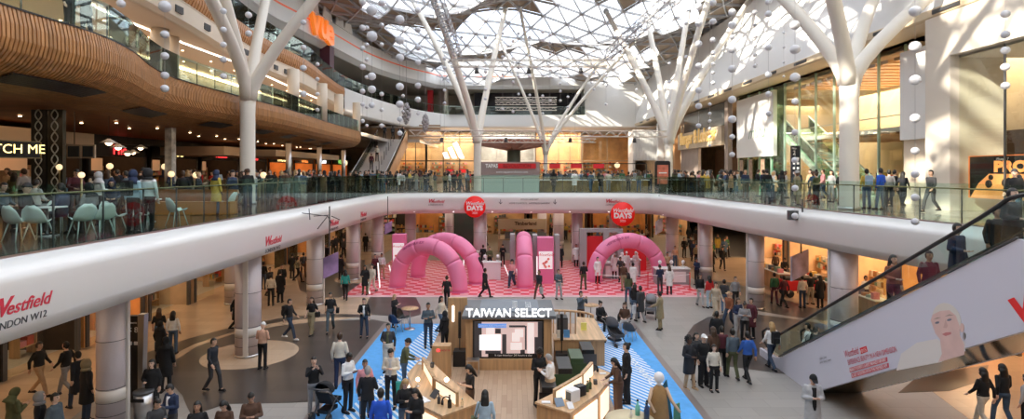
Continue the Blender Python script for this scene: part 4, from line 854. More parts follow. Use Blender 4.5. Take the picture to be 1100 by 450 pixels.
def et(s, p0, p1, h, mt, bold=0, shear=0, dx=.006, nm='printed_lettering'):
    a, b = ep(*p0), ep(*p1); R = (b-a); w = R.length; R.normalize(); V_ = Vector((0, -R.z, R.y)); V_ = -V_ if V_.z < 0 else V_; c = (a+b)/2
    o = text(s, (0, 0, 0), (1, 0, 0), (0, 1, 0), 1, mt, None, nm, bold=bold, shear=shear, ext=.0); me = o.data; xs = [v.co.x for v in me.vertices]; ys = [v.co.y for v in me.vertices]
    sx = w/(max(xs)-min(xs)); sy = h/(max(ys)-min(ys)); n = R.cross(V_); M = Matrix((R, V_, n)).transposed().to_4x4(); M.translation = Vector((fx-dx, c.y, c.z))
    me.transform(Matrix.Translation((-(max(xs)+min(xs))/2, -(max(ys)+min(ys))/2, 0))); me.transform(M @ Matrix.Diagonal((sx, sy, 1, 1))); return wpar(o, es)
et('Westfield', (907.5, 380.5), (922.5, 376), .19, REDL, shear=.3, bold=.0); epoly('printed_red_box', [(923.5, 374), (930.5, 371.5), (932, 377.5), (925, 380.3)], RED, .004); et('1015', (924.8, 377.4), (930.8, 375.3), .09, WINK, dx=.012)
et('EXPERIENCE BEAUTY IN A NEW DIMENSION', (911, 389.5), (963, 374.5), .135, MATS['red_lettering'], bold=.0)
for (x0, y0, x1, y1, s_) in ((912.5, 395.2, 953, 383.4, 'BEAUTY EXPERTS & BEST BRANDS NEARBY'), (914.5, 401.3, 954.5, 389.8, '& GET 10 EXTRA WITH THE MEMBER APP')):
    epoly('printed_red_box', [(x0, y0), (x0+.6, y0+4.8), (x1+.4, y1+4.8), (x1, y1)], mat('printed_red', (.62, .10, .14), .5), .004); et(s_, (x0+1.2, y0+2.2), (x1-.8, y1+2.5), .078, WINK, dx=.012)
et('EXPLORE', (881, 385.5), (888, 383.6), .05, INK); et('LATEST BEAUTY NEWS', (881, 389.5), (893, 386.3), .05, INK)
m = MB(); pw = [(1088, 324), (1095, 319), (1101, 333), (1101, 316), (1108, 312), (1125, 340), (1116, 346), (1106, 336), (1103, 350)]
et('W', (1089, 336), (1135, 318), .50, mat('bright_red_lettering', (.80, .03, .03), .5), bold=.05, shear=.2)
# left stairs up to the second floor
t = thing('staircase', 'wide pale staircase with glass sides climbing to the second floor', 'staircase', (-14.3, 55, L1)); m = MB(); ns_ = 30
for i in range(ns_):
    y0 = 55+11.5*i/ns_; z = L1+5.45*(i+1)/ns_; m.box(-16.0, -12.7, y0, y0+11.5/ns_, z-.45, z)
wpar(m.build('steps', mat('pale_stair_stone', (.58, .54, .52), .5)), t)
for x in (-16.0, -12.65):
    m = MB(); m.slab((x, 54.8, L1), (x, 66.5, 10.9), (x, 66.5, 12.0), (x, 54.8, L1+1.1), .03); wpar(m.build('glass_side', RGL), t); m = MB(); m.tube([(x, 54.8, L1+1.12), (x, 66.5, 12.02)], .04, 8); wpar(m.build('handrail', STEEL), t)
m = MB(); m.slab((-12.55, 55.6, L1-.2), (-12.55, 66.5, 10.0), (-12.55, 66.5, 11.9), (-12.55, 54.9, L1+.6), .1); wpar(m.build('timber_string', RIBW2), t)
m = MB()
for k in range(9): y = 56.5+k*1.15; z = L1+(y-55)*5.45/11.5; m.bar((-14.0, y, z), (-14.0, y, z+.95), .05)
wpar(m.build('centre_posts', BLACK), t)
struct('floor_second_far', MB().box(-30, -11, 66.5, 84, 10.55, 10.9).box(-30, -14.6, 54, 66.5, 10.55, 10.9), GALL); struct('wall_second_floor_far', MB().box(-30, -10, 78, 78.3, 10.9, 13.6), mat('tan_wall', (.52, .36, .24), .6, vary=.2, vscale=.5))
# ---------------------------------------------------------------- shops
GOODS = [mat('goods_%d' % i, c, .6) for i, c in enumerate(((.7, .1, .06), (.8, .5, .1), (.75, .7, .62), (.1, .12, .16), (.35, .18, .08), (.2, .35, .3), (.8, .3, .35), (.55, .45, .35)))]
def X4(x, y, z, rz): return Matrix.Translation((x, y, z)) @ Matrix.Rotation(rz, 4, 'Z')
def shop(label, x, y, z, rz, w, h, depth=3.2, inner=WARMW, frame=DGREY, sign=None, signm=SIGNW, shelves=3, glow=60, gl=True, lc=(1, .68, .38), ssize=.45, cat='shop'):
    """front runs along local +x from the origin, interior goes towards local +y"""
    t = thing('shopfront', label, cat, (x, y, z), rz)
    m = MB(); m.box(0, w, depth, depth+.1, 0, h); m.box(-.05, 0, 0, depth, 0, h); m.box(w, w+.05, 0, depth, 0, h); m.build('interior_walls', inner, t)
    m = MB(); m.box(0, .18, -.06, .06, 0, h); m.box(w-.18, w, -.06, .06, 0, h); m.box(0, w, -.06, .10, h-.75, h); m.build('frame', frame, t)
    if gl:
        n = max(2, int(w/1.6)); 
        for k in range(n):
            if k == n//2: continue
            a = .18+(w-.36)*k/n; b = .18+(w-.36)*(k+1)/n; m = MB(); m.box(a+.02, b-.02, -.01, .01, .05, h-.76); m.build('window_pane', SGL, t)
    for k in range(shelves):
        m = MB(); sw = min(1.5, w/shelves-.4); sx = .3+(w-.6-sw)*k/max(1, shelves-1)
        sy = depth-.45 if k % 2 else depth*.45
        hh = 2.0 if k % 2 else 1.2
        for q in range(4 if k % 2 else 2): m.box(sx, sx+sw, sy, sy+.4, .35+q*.5, .38+q*.5)
        m.box(sx-.03, sx, sy, sy+.4, 0, hh); m.box(sx+sw, sx+sw+.03, sy, sy+.4, 0, hh); sh = m.build('display_shelf', BUFF if k % 2 else OAK, t)
        for q in range(4 if k % 2 else 2):
            xx = sx+.05
            g = MB()
            while xx < sx+sw-.15:
                ww = .1+random.random()*.22; gh = .12+random.random()*.25; g.box(xx, xx+ww, sy+.06, sy+.32, .38+q*.5, .38+q*.5+gh, random.randrange(8)); xx += ww+.03
            g.build('shelf_goods', GOODS, sh)
    if sign:
        M = X4(x, y, z, rz); p = M @ Vector((w/2, -.09, h-.38)); r = Matrix.Rotation(rz, 3, 'Z') @ Vector((1, 0, 0))
        text(sign, p, r, (0, 0, 1), ssize, signm, t, 'sign_lettering', bold=.01)
    if glow:
        M = X4(x, y, z, rz); p = M @ Vector((w/2, depth*.5, h-.1)); area('shop_light', p, w*.7, depth*.7, glow, lc, (0, 0, rz))
    return t
# ground floor, food court side: fronts face +X (local x runs along -Y... rz=+90deg: local x -> +Y, local y -> -X)
LS = [(9.0, 5, 'with the low orange display tables, nearest', WARMW, None), (14.3, 4.2, 'second along, with glowing orange shelves', GLOWO, None), (18.8, 3.4, 'dark perfume front, third along', DARK, None), (22.5, 3.6, 'gold-lit front, fourth along', GLOWO, None), (26.4, 3.4, 'plain taupe front, fifth along', BUFF, None), (30.2, 6, 'sixth along, behind the walkers', WARMW, None), (36.5, 6, 'seventh along', WARMW, None), (42.8, 6, 'eighth along', GLOWO, None), (49.2, 7, 'ninth along, deep at the back', WARMW, None)]
for y, w_, n, im, sg in LS: shop('warm lit ground floor shopfront on the left side, '+n, -17.2, y, 0, PI/2, w_, 3.9, 3.2, im, DGREY, sg, glow=75, shelves=3)
# ground floor, escalator side: fronts face -X (rz=-90deg: local x -> -Y, local y -> +X)
RS = [(46, 6, 'farthest, behind the checkered floor', WARMW, None), (39.5, 5.5, 'with bright yellow windows', WARMW, None), (33.6, 5, 'beside the burger kiosk', WARMW, 'Vini Bendito'), (28.2, 6.2, 'wide warm bakery counter', GLOWO, None), (21.6, 6, 'glowing orange cafe behind the escalator', GLOWO, None), (15.2, 6, 'nearest, under the escalator top', WARMW, None)]
for y, w_, n, im, sg in RS: shop('warm lit ground floor shopfront on the right side, '+n, 19.5, y, 0, -PI/2, w_, 3.9, 4, im, DGREY, sg, glow=240, shelves=3, gl=False, signm=SIGNW, ssize=.5)
# ground floor, far end
for x, w_, n, im, sg in ((-17, 6, 'first from the left, dark', DARK, None), (-10.5, 6, 'cafe with yellow lamps', GLOWO, None), (-4, 5.5, 'behind the dark green slope', WARMW, None), (2, 6, 'behind the brown boot stand', WARMW, None), (8.5, 6, 'behind the red booth', GLOWO, None), (15, 4, 'at the far right corner', WARMW, None)):
    shop('far ground floor shopfront, '+n, x, 60, 0, 0, w_, 3.9, 3.5, im, DARK, sg, glow=45, gl=False)
# gallery level, food court stalls (fronts face +X)
FS = [(13.0, 5.5, 'CATCH ME', SIGNY, 'nearest stall, with gold CATCH ME lettering', DARK, -22.5, .9, 3.1), (19.4, 5.6, None, SIGNW, 'dark stall behind the menu boards', DARK, -24, .5, 3.3), (25.5, 5.6, 'sho', SIGNW, 'stall with small white lettering', DARK, -24, .5, 3.3),
      (31.6, 5, 'Pho', SIGNR, 'stall with red Pho lettering', DARK, -24, .8, 3.3), (37, 5.6, 'CAFE', SIGNY, 'stall with yellow lettering beside the red one', DARK, -24, .7, 3.3), (43, 6, 'Noodles', SIGNR, 'black stall with copper strips', DARK, -24, .5, 3.3), (49.5, 5, 'Pho', SIGNR, 'second stall with red lettering', DARK, -24, .8, 3.3),
      (55, 6, 'TACO', SIGNY, 'orange glowing stall beyond the white tree column', GLOWO, -24, .8, 3.3), (61.5, 6, 'GRILL', SIGNO, 'stall with orange lettering', GLOWO, -24, .8, 3.3), (68, 6, 'Leon', SIGNW, 'stall with white lettering near the stairs', GLOWO, -24, .9, 3.3), (74.5, 7, 'WRAP', SIGNG, 'farthest stall with green lettering', GLOWO, -24, .8, 3.3)]
for y, w_, sg, sm, n, im, x, ss, h in FS: 
    t = shop('food court stall, '+n, x, y, L1, PI/2, w_, h, 3, im, BLACK, sg, sm, shelves=2, glow=40 if im is DARK else 70, gl=False, ssize=ss, lc=(1, .5, .22), cat='food stall')
    m = MB(); m.box(.2, w_-.2, -.1, .45, 0, 1.05); m.build('serving_counter', SOFF if im is DARK else OAK, t)
    for k in range(2): m = MB(); m.box(.5+k*w_*.45, .5+k*w_*.45+w_*.36, 2.5, 2.56, 1.7, 2.5); m.build('menu_board', SIGNO if im is not DARK else mat('dim_menu_board', (.5, .3, .16), .5, emit=.35), t)
m = MB(); m.box(-24.3, -23.6, 12, 82, 8.76, 9.3); struct('trim_12', m, BLACK)
# the CATCH ME box sign and patterned posts near the front
t = thing('hanging_sign', 'black framed sign with gold CATCH ME lettering beside the patterned posts', 'sign', (-15.4, 16.6, 7.7))
a = W(-22, 150, 16.8); b = W(45, 153, 17.6); a2 = W(-22, 169, 16.8); b2 = W(45, 170, 17.6); m = MB(); m.slab(a2, b2, b, a, .25); wpar(m.build('sign_box', BLACK), t)
R_ = (b-a); R_.z = 0; c = (a+b+a2+b2)/4; nrm = Vector((R_.y, -R_.x, 0)).normalized(); text('CATCH ME', c+nrm*.27+R_*.0, R_, (0, 0, 1), .40, SIGNY, t, sx=.84)
m = MB()
for p, q in ((a, b), (a2, b2), (a, a2), (b, b2)): m.bar(p+nrm*.26, q+nrm*.26, .03)
wpar(m.build('gold_frame', BRONZE), t)
for px, n in ((41.5, 'left of two behind the CATCH ME sign'), (59, 'right of two, wrapped in dark glass')):
    c = W(px, 180, 19.0); c.y = 19.2; t = thing('patterned_post', 'black post with a pale chain pattern, '+n, 'post', (c.x, c.y, L1)); m = MB(); m.box(c.x-.26, c.x+.26, c.y-.2, c.y-.05, L1, 9.2); wpar(m.build('post_body', BLACK if px < 50 else mat('smoky_glass_cladding', (.05, .045, .03), .15)), t)
    m = MB()
    for k in range(9):
        zz = 5.8+k*.38; 
        for s in (-1, 1): m.tube([(c.x+s*math.sin(q/6*PI)*.11, c.y-.215, zz+.36*q/6) for q in range(7)], .022, 5)
    wpar(m.build('chain_pattern', mat('pale_chain_print', (.62, .60, .50), .4)), t)
t = thing('menu_board', 'pair of framed dark menu boards hanging over the food court', 'menu board', W(87, 163, 20)); 
for x0, x1 in ((72, 87), (88, 102)):
    a, b = W(x0, 155.5, 20), W(x1, 170, 20); m = MB(); m.box(a.x, b.x, 19.98, 20.05, b.z, a.z); f = wpar(m.build('frame', mat('pale_wood_frame', (.5, .36, .24), .5)), t); m = MB(); m.box(a.x+.05, b.x-.05, 19.96, 19.98, b.z+.05, a.z-.05); wpar(m.build('slate', mat('slate_board', (.03, .035, .04), .5)), t)
m = MB(); m.bar(W(80, 155, 20), W(80, 120, 20)+Vector((0, 0, 0)), .02); wpar(m.build('hanger', BLACK), t)
for k, (px, py, Y) in enumerate(((64, 179.5, 19), (118, 178.5, 23), (87.5, 188, 15.5), (210.5, 188, 26), (184, 187, 26), (177, 179, 30), (283, 188, 33), (324, 188.5, 40), (370, 175, 55), (663, 177.5, 56))):
    c = W(px, py, Y); t = thing('globe_lamp', 'round glowing globe lamp, %s globe from the left above the gallery crowd' % NUM[[64, 87.5, 118, 177, 184, 210.5, 283, 324, 370, 663].index(px)], 'lamp', (c.x, c.y, L1)); m = MB(); m.ball((0, 0, c.z-L1), 3.3*Y/FPX if px not in (663,) else .28, 14); m.build('globe', mat('globe_glow', (1, .74, .42), .5, emit=.9), t); m = MB(); m.cyl(0, 0, 0, c.z-L1-.1, .03, 8); m.build('stem', BRONZE, t)
for k, (px, py, Y) in enumerate(((117, 153.5, 21), (127, 158.5, 23), (137, 165, 26), (151, 159, 27), (143, 164, 30))):
    c = W(px, py, Y); t = thing('pendant_lamp', 'wide shaded pendant lamp over the dark food court, %s from the left' % NUM[[117, 127, 137, 143, 151].index(px)], 'lamp', c); m = MB(); m.tube([(c.x, c.y, c.z+.16), (c.x, c.y, c.z+.1), (c.x, c.y, c.z)], [.05, .12, .30], 16); wpar(m.build('shade', OFFW), t); m = MB(); m.ball((c.x, c.y, c.z+.02), .12, 10); wpar(m.build('bulb', LAMP), t); m = MB(); m.tube([(c.x, c.y, c.z+.1), (c.x, c.y, 9.2)], .008, 4); wpar(m.build('cord', BLACK), t)
# white poster-wrapped post in the food court
c = W(183, 180, 27); m = MB(); m.box(c.x-.17, c.x+.17, c.y-.17, c.y+.17, L1, 9.2); tag(m.build('advertising_post', mat('silver_printed_post', (.5, .47, .42), .5, vary=.5, vscale=3)), 'narrow silver printed post standing in the food court crowd', 'post')
# steel posts under the second-floor band on the food court side
for px, Y, n in ((310, 40, 'near'), (343, 47, 'middle'), (369, 54, 'far')):
    c = W(px, 180, Y); m = MB(); m.cyl(c.x, c.y, L1, 9.2, .2, 14); struct('column', m, STEEL)
# ---------------------------------------------------------------- far gallery level
def facade(label, x0, x1, z0, z1, y, inner, mull=1.8, frame=DGREY, sign=None, sm=SIGNW, glow=300, lc=(1, .8, .55), depth=3):
    t = thing('shopfront', label, 'shop', (x0, y, z0)); w_ = x1-x0; h = z1-z0
    m = MB(); m.box(0, w_, depth, depth+.1, 0, h); m.box(0, .08, 0, depth, 0, h); m.box(w_-.08, w_, 0, depth, 0, h); m.build('interior_walls', inner, t)
    m = MB(); n = max(1, int(w_/mull))
    for k in range(n+1): xx = w_*k/n; m.box(xx-.06, xx+.06, -.05, .05, 0, h)
    for zz in (h*.42, h-.06): m.box(0, w_, -.05, .05, zz-.08, zz+.08)
    m.build('frame', frame, t)
    for k in range(n): m = MB(); m.box(w_*k/n+.06, w_*(k+1)/n-.06, -.01, .01, h*.44, h-.14); m.build('window_pane', SGL, t)
    for k in range(int(w_/2)):
        g = MB(); xx = .4+2*k; sh = MB(); 
        for q in range(5): sh.box(xx, xx+1.5, depth-.5, depth-.1, .5+q*.55, .54+q*.55)
        s_ = sh.build('display_shelf', OAK, t)
        for q in range(5):
            a = xx+.05
            while a < xx+1.3: ww = .12+.2*random.random(); g.box(a, a+ww, depth-.45, depth-.2, .54+q*.55, .66+q*.55+.22*random.random(), random.randrange(8)); a += ww+.03
        g.build('shelf_goods', GOODS, s_)
    if sign: text(sign, (x0+w_/2, y-.12, z0+h*.5), (1, 0, 0), (0, 0, 1), .9, sm, t, 'sign_lettering', bold=.02)
    if glow: area('shop_light', (x0+w_/2, y+depth*.5, z1-.15), w_*.8, depth*.7, glow, lc)
    return t
ZF = 13.1
facade('far dark-framed glass shopfront under the stairs with warm lights', -17.5, -13.0, L1, ZF, 84, WARMW, 1.5)
ad = facade('far glass shopfront with the big white three-stripe logo', -12.8, -5.4, L1, ZF, 84, mat('tan_shop_interior', (.62, .44, .28), .6, vary=.2, vscale=.6), 1.9, BLACK, glow=500)
for k, (h0, h1) in enumerate(((.95, 0), (1.75, 0), (2.55, 0))):
    x = -10.1+k*1.12; q = MB(); q.slab((x, 83.85, 9.05), (x+.72, 83.85, 9.05), (x+.72-.5*h0/1.1+.0, 83.85, 9.05+h0), (x-.5*h0/1.1+.12, 83.85, 9.05+h0*.86), .08); wpar(q.build('logo_stripe', SIGNW), ad)
for x in (-7.4, -9.3): 
    m = MB(); m.box(x-.55, x+.55, 83.7, 83.8, 6.9, 7.4); tag(m.build('hanging_sign', RED), 'small red hanging sign in front of the three-stripe shop, '+('nearer the centre column' if x > -8 else 'farther from the centre column'), 'sign')
facade('far shopfront behind the round red-brown canopy', -5.2, 3.4, L1, ZF, 84, mat('grey_white_interior', (.6, .57, .55), .5, vary=.3, vscale=.8), 2.2, WHITE, glow=500, lc=(1, .9, .8))
facade('far beige shopfront with tall striped hangings', 3.6, 10.4, L1, ZF, 84, WARMW, 1.7, mat('tan_frame', (.45, .33, .22), .5), glow=500)
facade('far orange lit shopfront with red hanging pictures', 10.6, 18.0, L1, ZF, 84, GLOWO, 2.5, mat('tan_frame', (.45, .33, .22), .5), glow=700, lc=(1, .62, .3))
t = thing('fluted_bulkhead', 'white fluted bulkhead box between the orange shop and the sunlit tree', 'shop fascia', (15, 70, L1)); m = MB()
for k in range(12): m.box(15.3+k*.31, 15.3+k*.31+.27, 69.9, 70.3, 8.5, 12.2)
wpar(m.build('flutes', WHITE), t); m = MB(); m.box(15.2, 19.1, 70.2, 73, 8.5, 12.3); wpar(m.build('box', OFFW), t); 
for xx in (15.2, 18.8): m = MB(); m.box(xx, xx+.3, 70.3, 73, L1, 8.5); wpar(m.build('side_post', OFFW), t)
# restaurant box, canopy, bar
t = thing('restaurant_box', 'pale glass restaurant box with the TAPAS REVOLUTION sign on the far gallery', 'restaurant', (-.2, 45, L1))
m = MB(); m.box(-2.45, 2.15, 44.6, 44.66, L1, 6.95); wpar(m.build('glass_screen', mat('frosted_green_glass', (.50, .62, .58), .25)), t)
m = MB(); m.box(-2.5, 2.2, 44.5, 44.7, 6.82, 7.85); wpar(m.build('sign_board', mat('taupe_sign_board', (.33, .25, .24), .5)), t)
m = MB(); m.box(-1.1, 1.9, 44.44, 44.5, 7.32, 7.72); wpar(m.build('red_strip', RED), t)
text('TAPAS', (-1.62, 44.44, 7.52), (1, 0, 0), (0, 0, 1), .42, WINK, t, bold=.015, sx=.8); text('REVOLUTION', (.4, 44.42, 7.52), (1, 0, 0), (0, 0, 1), .40, mat('dark_red_lettering', (.35, .01, .01), .5), t, bold=.012, sx=.9); text('www.tapasrevolution.com', (0, 44.45, 7.05), (1, 0, 0), (0, 0, 1), .24, WINK, t)
m = MB(); m.box(-2.5, 2.2, 44.7, 50, 7.7, 7.8); wpar(m.build('roof', OFFW), t)
for x in (-2.45, 2.15): m = MB(); m.box(x-.05, x+.05, 44.7, 50, L1, 7.8); wpar(m.build('side_screen', SGL), t)
t = thing('round_canopy', 'round red-brown ribbed canopy beyond the tapas restaurant box', 'canopy', (.2, 62, L1)); m = MB(); vs = []; N = 48
for k in range(N):
    a = 2*PI*k/N
    for r_, z in ((.8, 9.4), (4.2, 10.0), (4.25, 10.35), (.8, 10.6)): vs.append((.2+math.cos(a)*r_, 62+math.sin(a)*r_, z+(.10 if k % 2 else 0)))
m.add(vs, [(k*4+q, k*4+(q+1) % 4, ((k+1) % N)*4+(q+1) % 4, ((k+1) % N)*4+q) for k in range(N) for q in range(4)]); wpar(m.build('ribbed_disc', RUST), t); m = MB(); m.cyl(.2, 62, L1, 10.2, .75, 20); wpar(m.build('centre_post', mat('dark_green_post', (.10, .13, .10), .4)), t)
t = thing('bar_counter', 'long dark gold bar counter with white items behind the far balustrade', 'counter', (6.7, 46, L1)); m = MB(); m.box(2.3, 11.2, 46, 46.7, L1, 6.35); wpar(m.build('front', mat('mottled_gold_panel', (.22, .15, .05), .4, vary=.5, vscale=1.5)), t); m = MB(); m.box(2.2, 11.3, 45.9, 46.8, 6.35, 6.42); wpar(m.build('bar_top', WHITE), t)
t = thing('bar_awning_frame', 'dark overhead frame with red hanging signs above the long bar', 'frame', (4, 47, L1)); m = MB(); m.bar((2.3, 47, 7.75), (11.3, 47, 7.75), .07); m.bar((11.3, 47, 7.75), (11.3, 47, L1), .07); m.bar((2.3, 47, 7.75), (2.3, 47, L1), .07); wpar(m.build('rail', BLACK), t)
for x in (3.6, 5.4, 7.3): m = MB(); m.box(x-.45, x+.45, 46.95, 47.05, 7.35, 7.72); wpar(m.build('red_sign', RED), t)
# totem
t = thing('advertising_totem', 'black rounded advertising totem with an orange screen at the far right corner', 'advertising totem', (11.3, 42.8, L1)); c = W(712, 187, 42.6)
m = MB(); pr = [(c.x+sx*(.55-.12*(1-math.cos(q))), c.z+sz*(.95-.12*(1-math.sin(q)))) for sx, sz, q in ()]
pts = []
for cx_, cz_, a0 in ((.42, .85, 0), (-.42, .85, PI/2), (-.42, -.9, PI), (.42, -.9, 1.5*PI)):
    for q in range(6): a = a0+q/5*PI/2; pts.append((cx_+.16*math.cos(a), cz_+.16*math.sin(a)))
m.add([(c.x+p[0], 42.6, c.z+p[1]) for p in pts]+[(c.x+p[0], 42.8, c.z+p[1]) for p in pts], [tuple(range(24))[::-1], tuple(range(24, 48))]+[(i, (i+1) % 24, 24+(i+1) % 24, 24+i) for i in range(24)]); wpar(m.build('rounded_case', BLACK), t)
m = MB(); m.box(c.x-.42, c.x+.42, 42.58, 42.6, c.z-.75, c.z+.7); wpar(m.build('screen', mat('totem_screen', (.45, .13, .08), .4, emit=.25, vary=.5, vscale=2)), t); m = MB(); m.box(c.x-.3, c.x+.3, 42.57, 42.58, c.z+.05, c.z+.14); wpar(m.build('screen_text_bar', WINK), t); m = MB(); m.box(c.x-.3, c.x+.3, 42.6, 42.9, L1, c.z-1.0); wpar(m.build('foot', BLACK), t)
m = MB(); c = W(855, 176, 38); m.box(c.x-.30, c.x+.30, 38, 38.15, L1, 8.85); t = tag(m.build('wayfinding_totem', mat('navy_totem', (.015, .02, .035), .4)), 'tall navy wayfinding totem with white symbols by the right balustrade', 'totem')
text('2', (c.x-.12, 37.99, 8.35), (1, 0, 0), (0, 0, 1), .42, WINK, t); text('Floor', (c.x-.1, 37.99, 8.65), (1, 0, 0), (0, 0, 1), .16, WINK, t)
for k in range(4):
    for s in (-.13, .13): m = MB(); m.box(c.x+s-.07, c.x+s+.07, 37.98, 38.0, 7.9-.33*k, 8.05-.33*k); wpar(m.build('symbol', WINK), t)
# ---------------------------------------------------------------- right side of the gallery level
# cream portal with glazing
struct('wall_right_portal', MB().box(18.5, 20.9, 23.6, 25.0, L1, 13.85).box(18.5, 20.9, -8, 23.6, 12.0, 13.85), mat('cream_portal_stone', (.70, .64, .56), .4))
struct('wall_right_shop', MB().box(22.5, 22.8, -8, 23.6, L1, 12), mat('beige_shop_wall', (.62, .52, .40), .5))
struct('ceiling_right_shop', MB().box(18.9, 22.6, -8, 23.6, 11.9, 12), OFFW)
t = thing('glass_shop_wall', 'tall clear glass wall inside the cream portal', 'shop window', (18.9, 20, L1))
for k in range(6):
    y1 = 23.6-k*2.2; m = MB(); m.box(18.88, 18.9, y1-2.18, y1-.02, L1, 12); wpar(m.build('glass_pane', SGL), t); m = MB(); m.box(18.85, 18.93, y1-2.22, y1-2.18, L1, 12); wpar(m.build('joint', DGREY), t)
t = thing('phone_poster', 'large lit orange and black phone poster reading PRO behind the shop glass', 'poster', (19.15, 21.8, L1+.6))
m = MB(); m.box(19.12, 19.2, 20.2, 23.4, 6.0, 7.74); wpar(m.build('board', mat('orange_poster', (.80, .22, .06), .4, emit=.35)), t)
m = MB(); m.box(19.10, 19.12, 20.25, 23.3, 6.05, 7.70); wpar(m.build('black_field', BLACK), t)
m = MB(); m.prism([(20.25, 6.02), (20.25, 7.0), (22.35, 7.0), (22.85, 6.6), (23.25, 6.02)], 19.08, 19.10); m.v = [(v[2], v[0], v[1]) for v in m.v]; wpar(m.build('orange_phone', mat('orange_phone_print', (.90, .36, .12), .4, emit=.35)), t)
for (y, z) in ((22.35, 6.60), (22.25, 6.86), (21.6, 6.66), (21.0, 6.88), (20.7, 6.55)): m = MB(); m.tube([(19.065, y, z), (19.08, y, z)], .16 if z < 6.7 else .11, 20); wpar(m.build('camera_ring', DARK), t)
text('iPhone 17', (19.09, 21.75, 7.58), (0, -1, 0), (0, 0, 1), .14, WINK, t, ext=.002); text('PRO', (19.09, 21.4, 7.27), (0, -1, 0), (0, 0, 1), .56, mat('orange_letters', (.95, .35, .10), .4, emit=.6), t, bold=.035, sx=1.35, ext=.002)
# white hanging wall next to the portal, with lettering
m = MB(); m.box(20.0, 20.5, 25.4, 28.8, 8.7, 13.2); t = tag(m.build('white_wall_panel', WHITE), 'tall plain white wall panel with small dark lettering left of the cream portal', 'wall panel'); text("L'OFFICINE", (19.99, 26.1, 8.98), (0, -1, 0), (0, 0, 1), .28, INK, t, 'dark_lettering')
struct('wall_right_doorway', MB().box(20.2, 20.5, 27.2, 28.8, L1, 8.7).box(20.2, 20.5, 25.0, 25.6, L1, 8.7), CREAM)
struct('wall_right_inner', MB().box(23.0, 23.2, 25, 29, L1, 9), mat('brown_doorway', (.10, .06, .04), .6))
# tall glazed shop with stairs
t = thing('glazed_shop', 'tall double-height glass shop with pale green stairs and warm timber ceiling inside', 'shop', (20.6, 36, L1))
m = MB(); m.box(27.5, 27.7, 29, 51, L1, 13.8); m.box(20.6, 27.5, 28.8, 29, L1, 13.8); m.box(20.6, 27.5, 50.8, 51, L1, 13.8); wpar(m.build('interior_walls', mat('warm_cream_interior', (.72, .58, .40), .5, vary=.1, vscale=.5)), t)
m = MB(); m.box(21.5, 27.4, 29, 42, 9.35, 9.6); wpar(m.build('mezzanine_floor', OFFW), t); m = MB()
for k in range(12): m.box(21.2, 27.4, 29.3+k*1.1, 29.9+k*1.1, 13.2, 13.4)
wpar(m.build('timber_ceiling_slats', mat('orange_timber_slats', (.72, .40, .18), .5)), t)
m = MB()
for k in range(10): m.box(21.8, 27.2, 29.3+k*1.2, 29.8+k*1.2, 9.2, 9.32)
wpar(m.build('timber_ceiling_slats', MATS['orange_timber_slats']), t)
for k in range(10):
    y = 29.2+k*2.16; m = MB(); m.box(20.58, 20.61, y+.03, y+2.12, L1, 13.7); wpar(m.build('glass_pane', GRGL if k > 5 else SGL), t); m = MB(); m.box(20.52, 20.66, y-.03, y+.03, L1, 13.75); wpar(m.build('mullion', mat('pale_green_mullion', (.42, .58, .48), .4)), t)
m = MB(); m.bar((21.2, 29.2, 10.2), (21.2, 42, 10.2), .06); wpar(m.build('mezzanine_rail', STEEL), t)
for (y0, z0, y1, z1) in ((36.0, 5.6, 44.0, 10.4),):
    m = MB(); n = 20
    for k in range(n): yy = y0+(y1-y0)*k/n; zz = z0+(z1-z0)*(k+1)/n; m.box(21.3, 23.3, yy, yy+.42, zz-.18, zz)
    wpar(m.build('stair_steps', mat('pale_green_steps', (.62, .74, .66), .4)), t)
    for x in (21.25, 23.35): m = MB(); m.slab((x, y0, z0-.3), (x, y1, z1-.3), (x, y1, z1+1.0), (x, y0, z0+1.0), .04); wpar(m.build('stair_glass_side', GRGL), t); m = MB(); m.bar((x, y0, z0+1.02), (x, y1, z1+1.02), .09); m.bar((x, y0, z0-.25), (x, y1, z1-.25), .30); wpar(m.build('stair_stringer', mat('pale_green_steps', (.62, .74, .66), .4)), t)
for k in range(5):
    g = MB(); g.box(25, 25.4, 30+k*2.3, 31.6+k*2.3, L1+.2, L1+1.2); s_ = wpar(g.build('display_table', OAK), t)
    for q in range(4):
        g = MB(); yy = 30.1+k*2.3+q*.38; g.box(25.02, 25.3, yy, yy+.28, L1+1.2, L1+1.4+.2*random.random(), random.randrange(8)); g.build('folded_goods', GOODS, s_)
m = MB(); m.box(20.2, 20.5, 43.2, 50.2, 8.3, 13.4); t = tag(m.build('white_shop_panel', WHITE), 'large white shop panel with faint script lettering beside the green glass', 'wall panel')
text('mutu', (20.19, 46.2, 10.3), (0, -1, 0), (0, 0, 1), 1.5, mat('pale_green_lettering', (.30, .42, .34), .4), t, 'script_lettering', shear=.3)
for y, n in ((49.6, 'left'), (47.7, 'middle'), (45.4, 'right')):
    m = MB(); m.box(20.35, 20.4, y-.35, y+.35, 6.1, 8.1); tag(m.build('picture_panel', mat('tan_picture', (.30, .2, .14), .5, vary=.5, vscale=3)), 'narrow brown picture under the white shop panel, '+n+' of three', 'picture')
struct('wall_right_shop_light', MB().box(20.9, 21.1, 43, 51, L1, 8.3), OFFW)
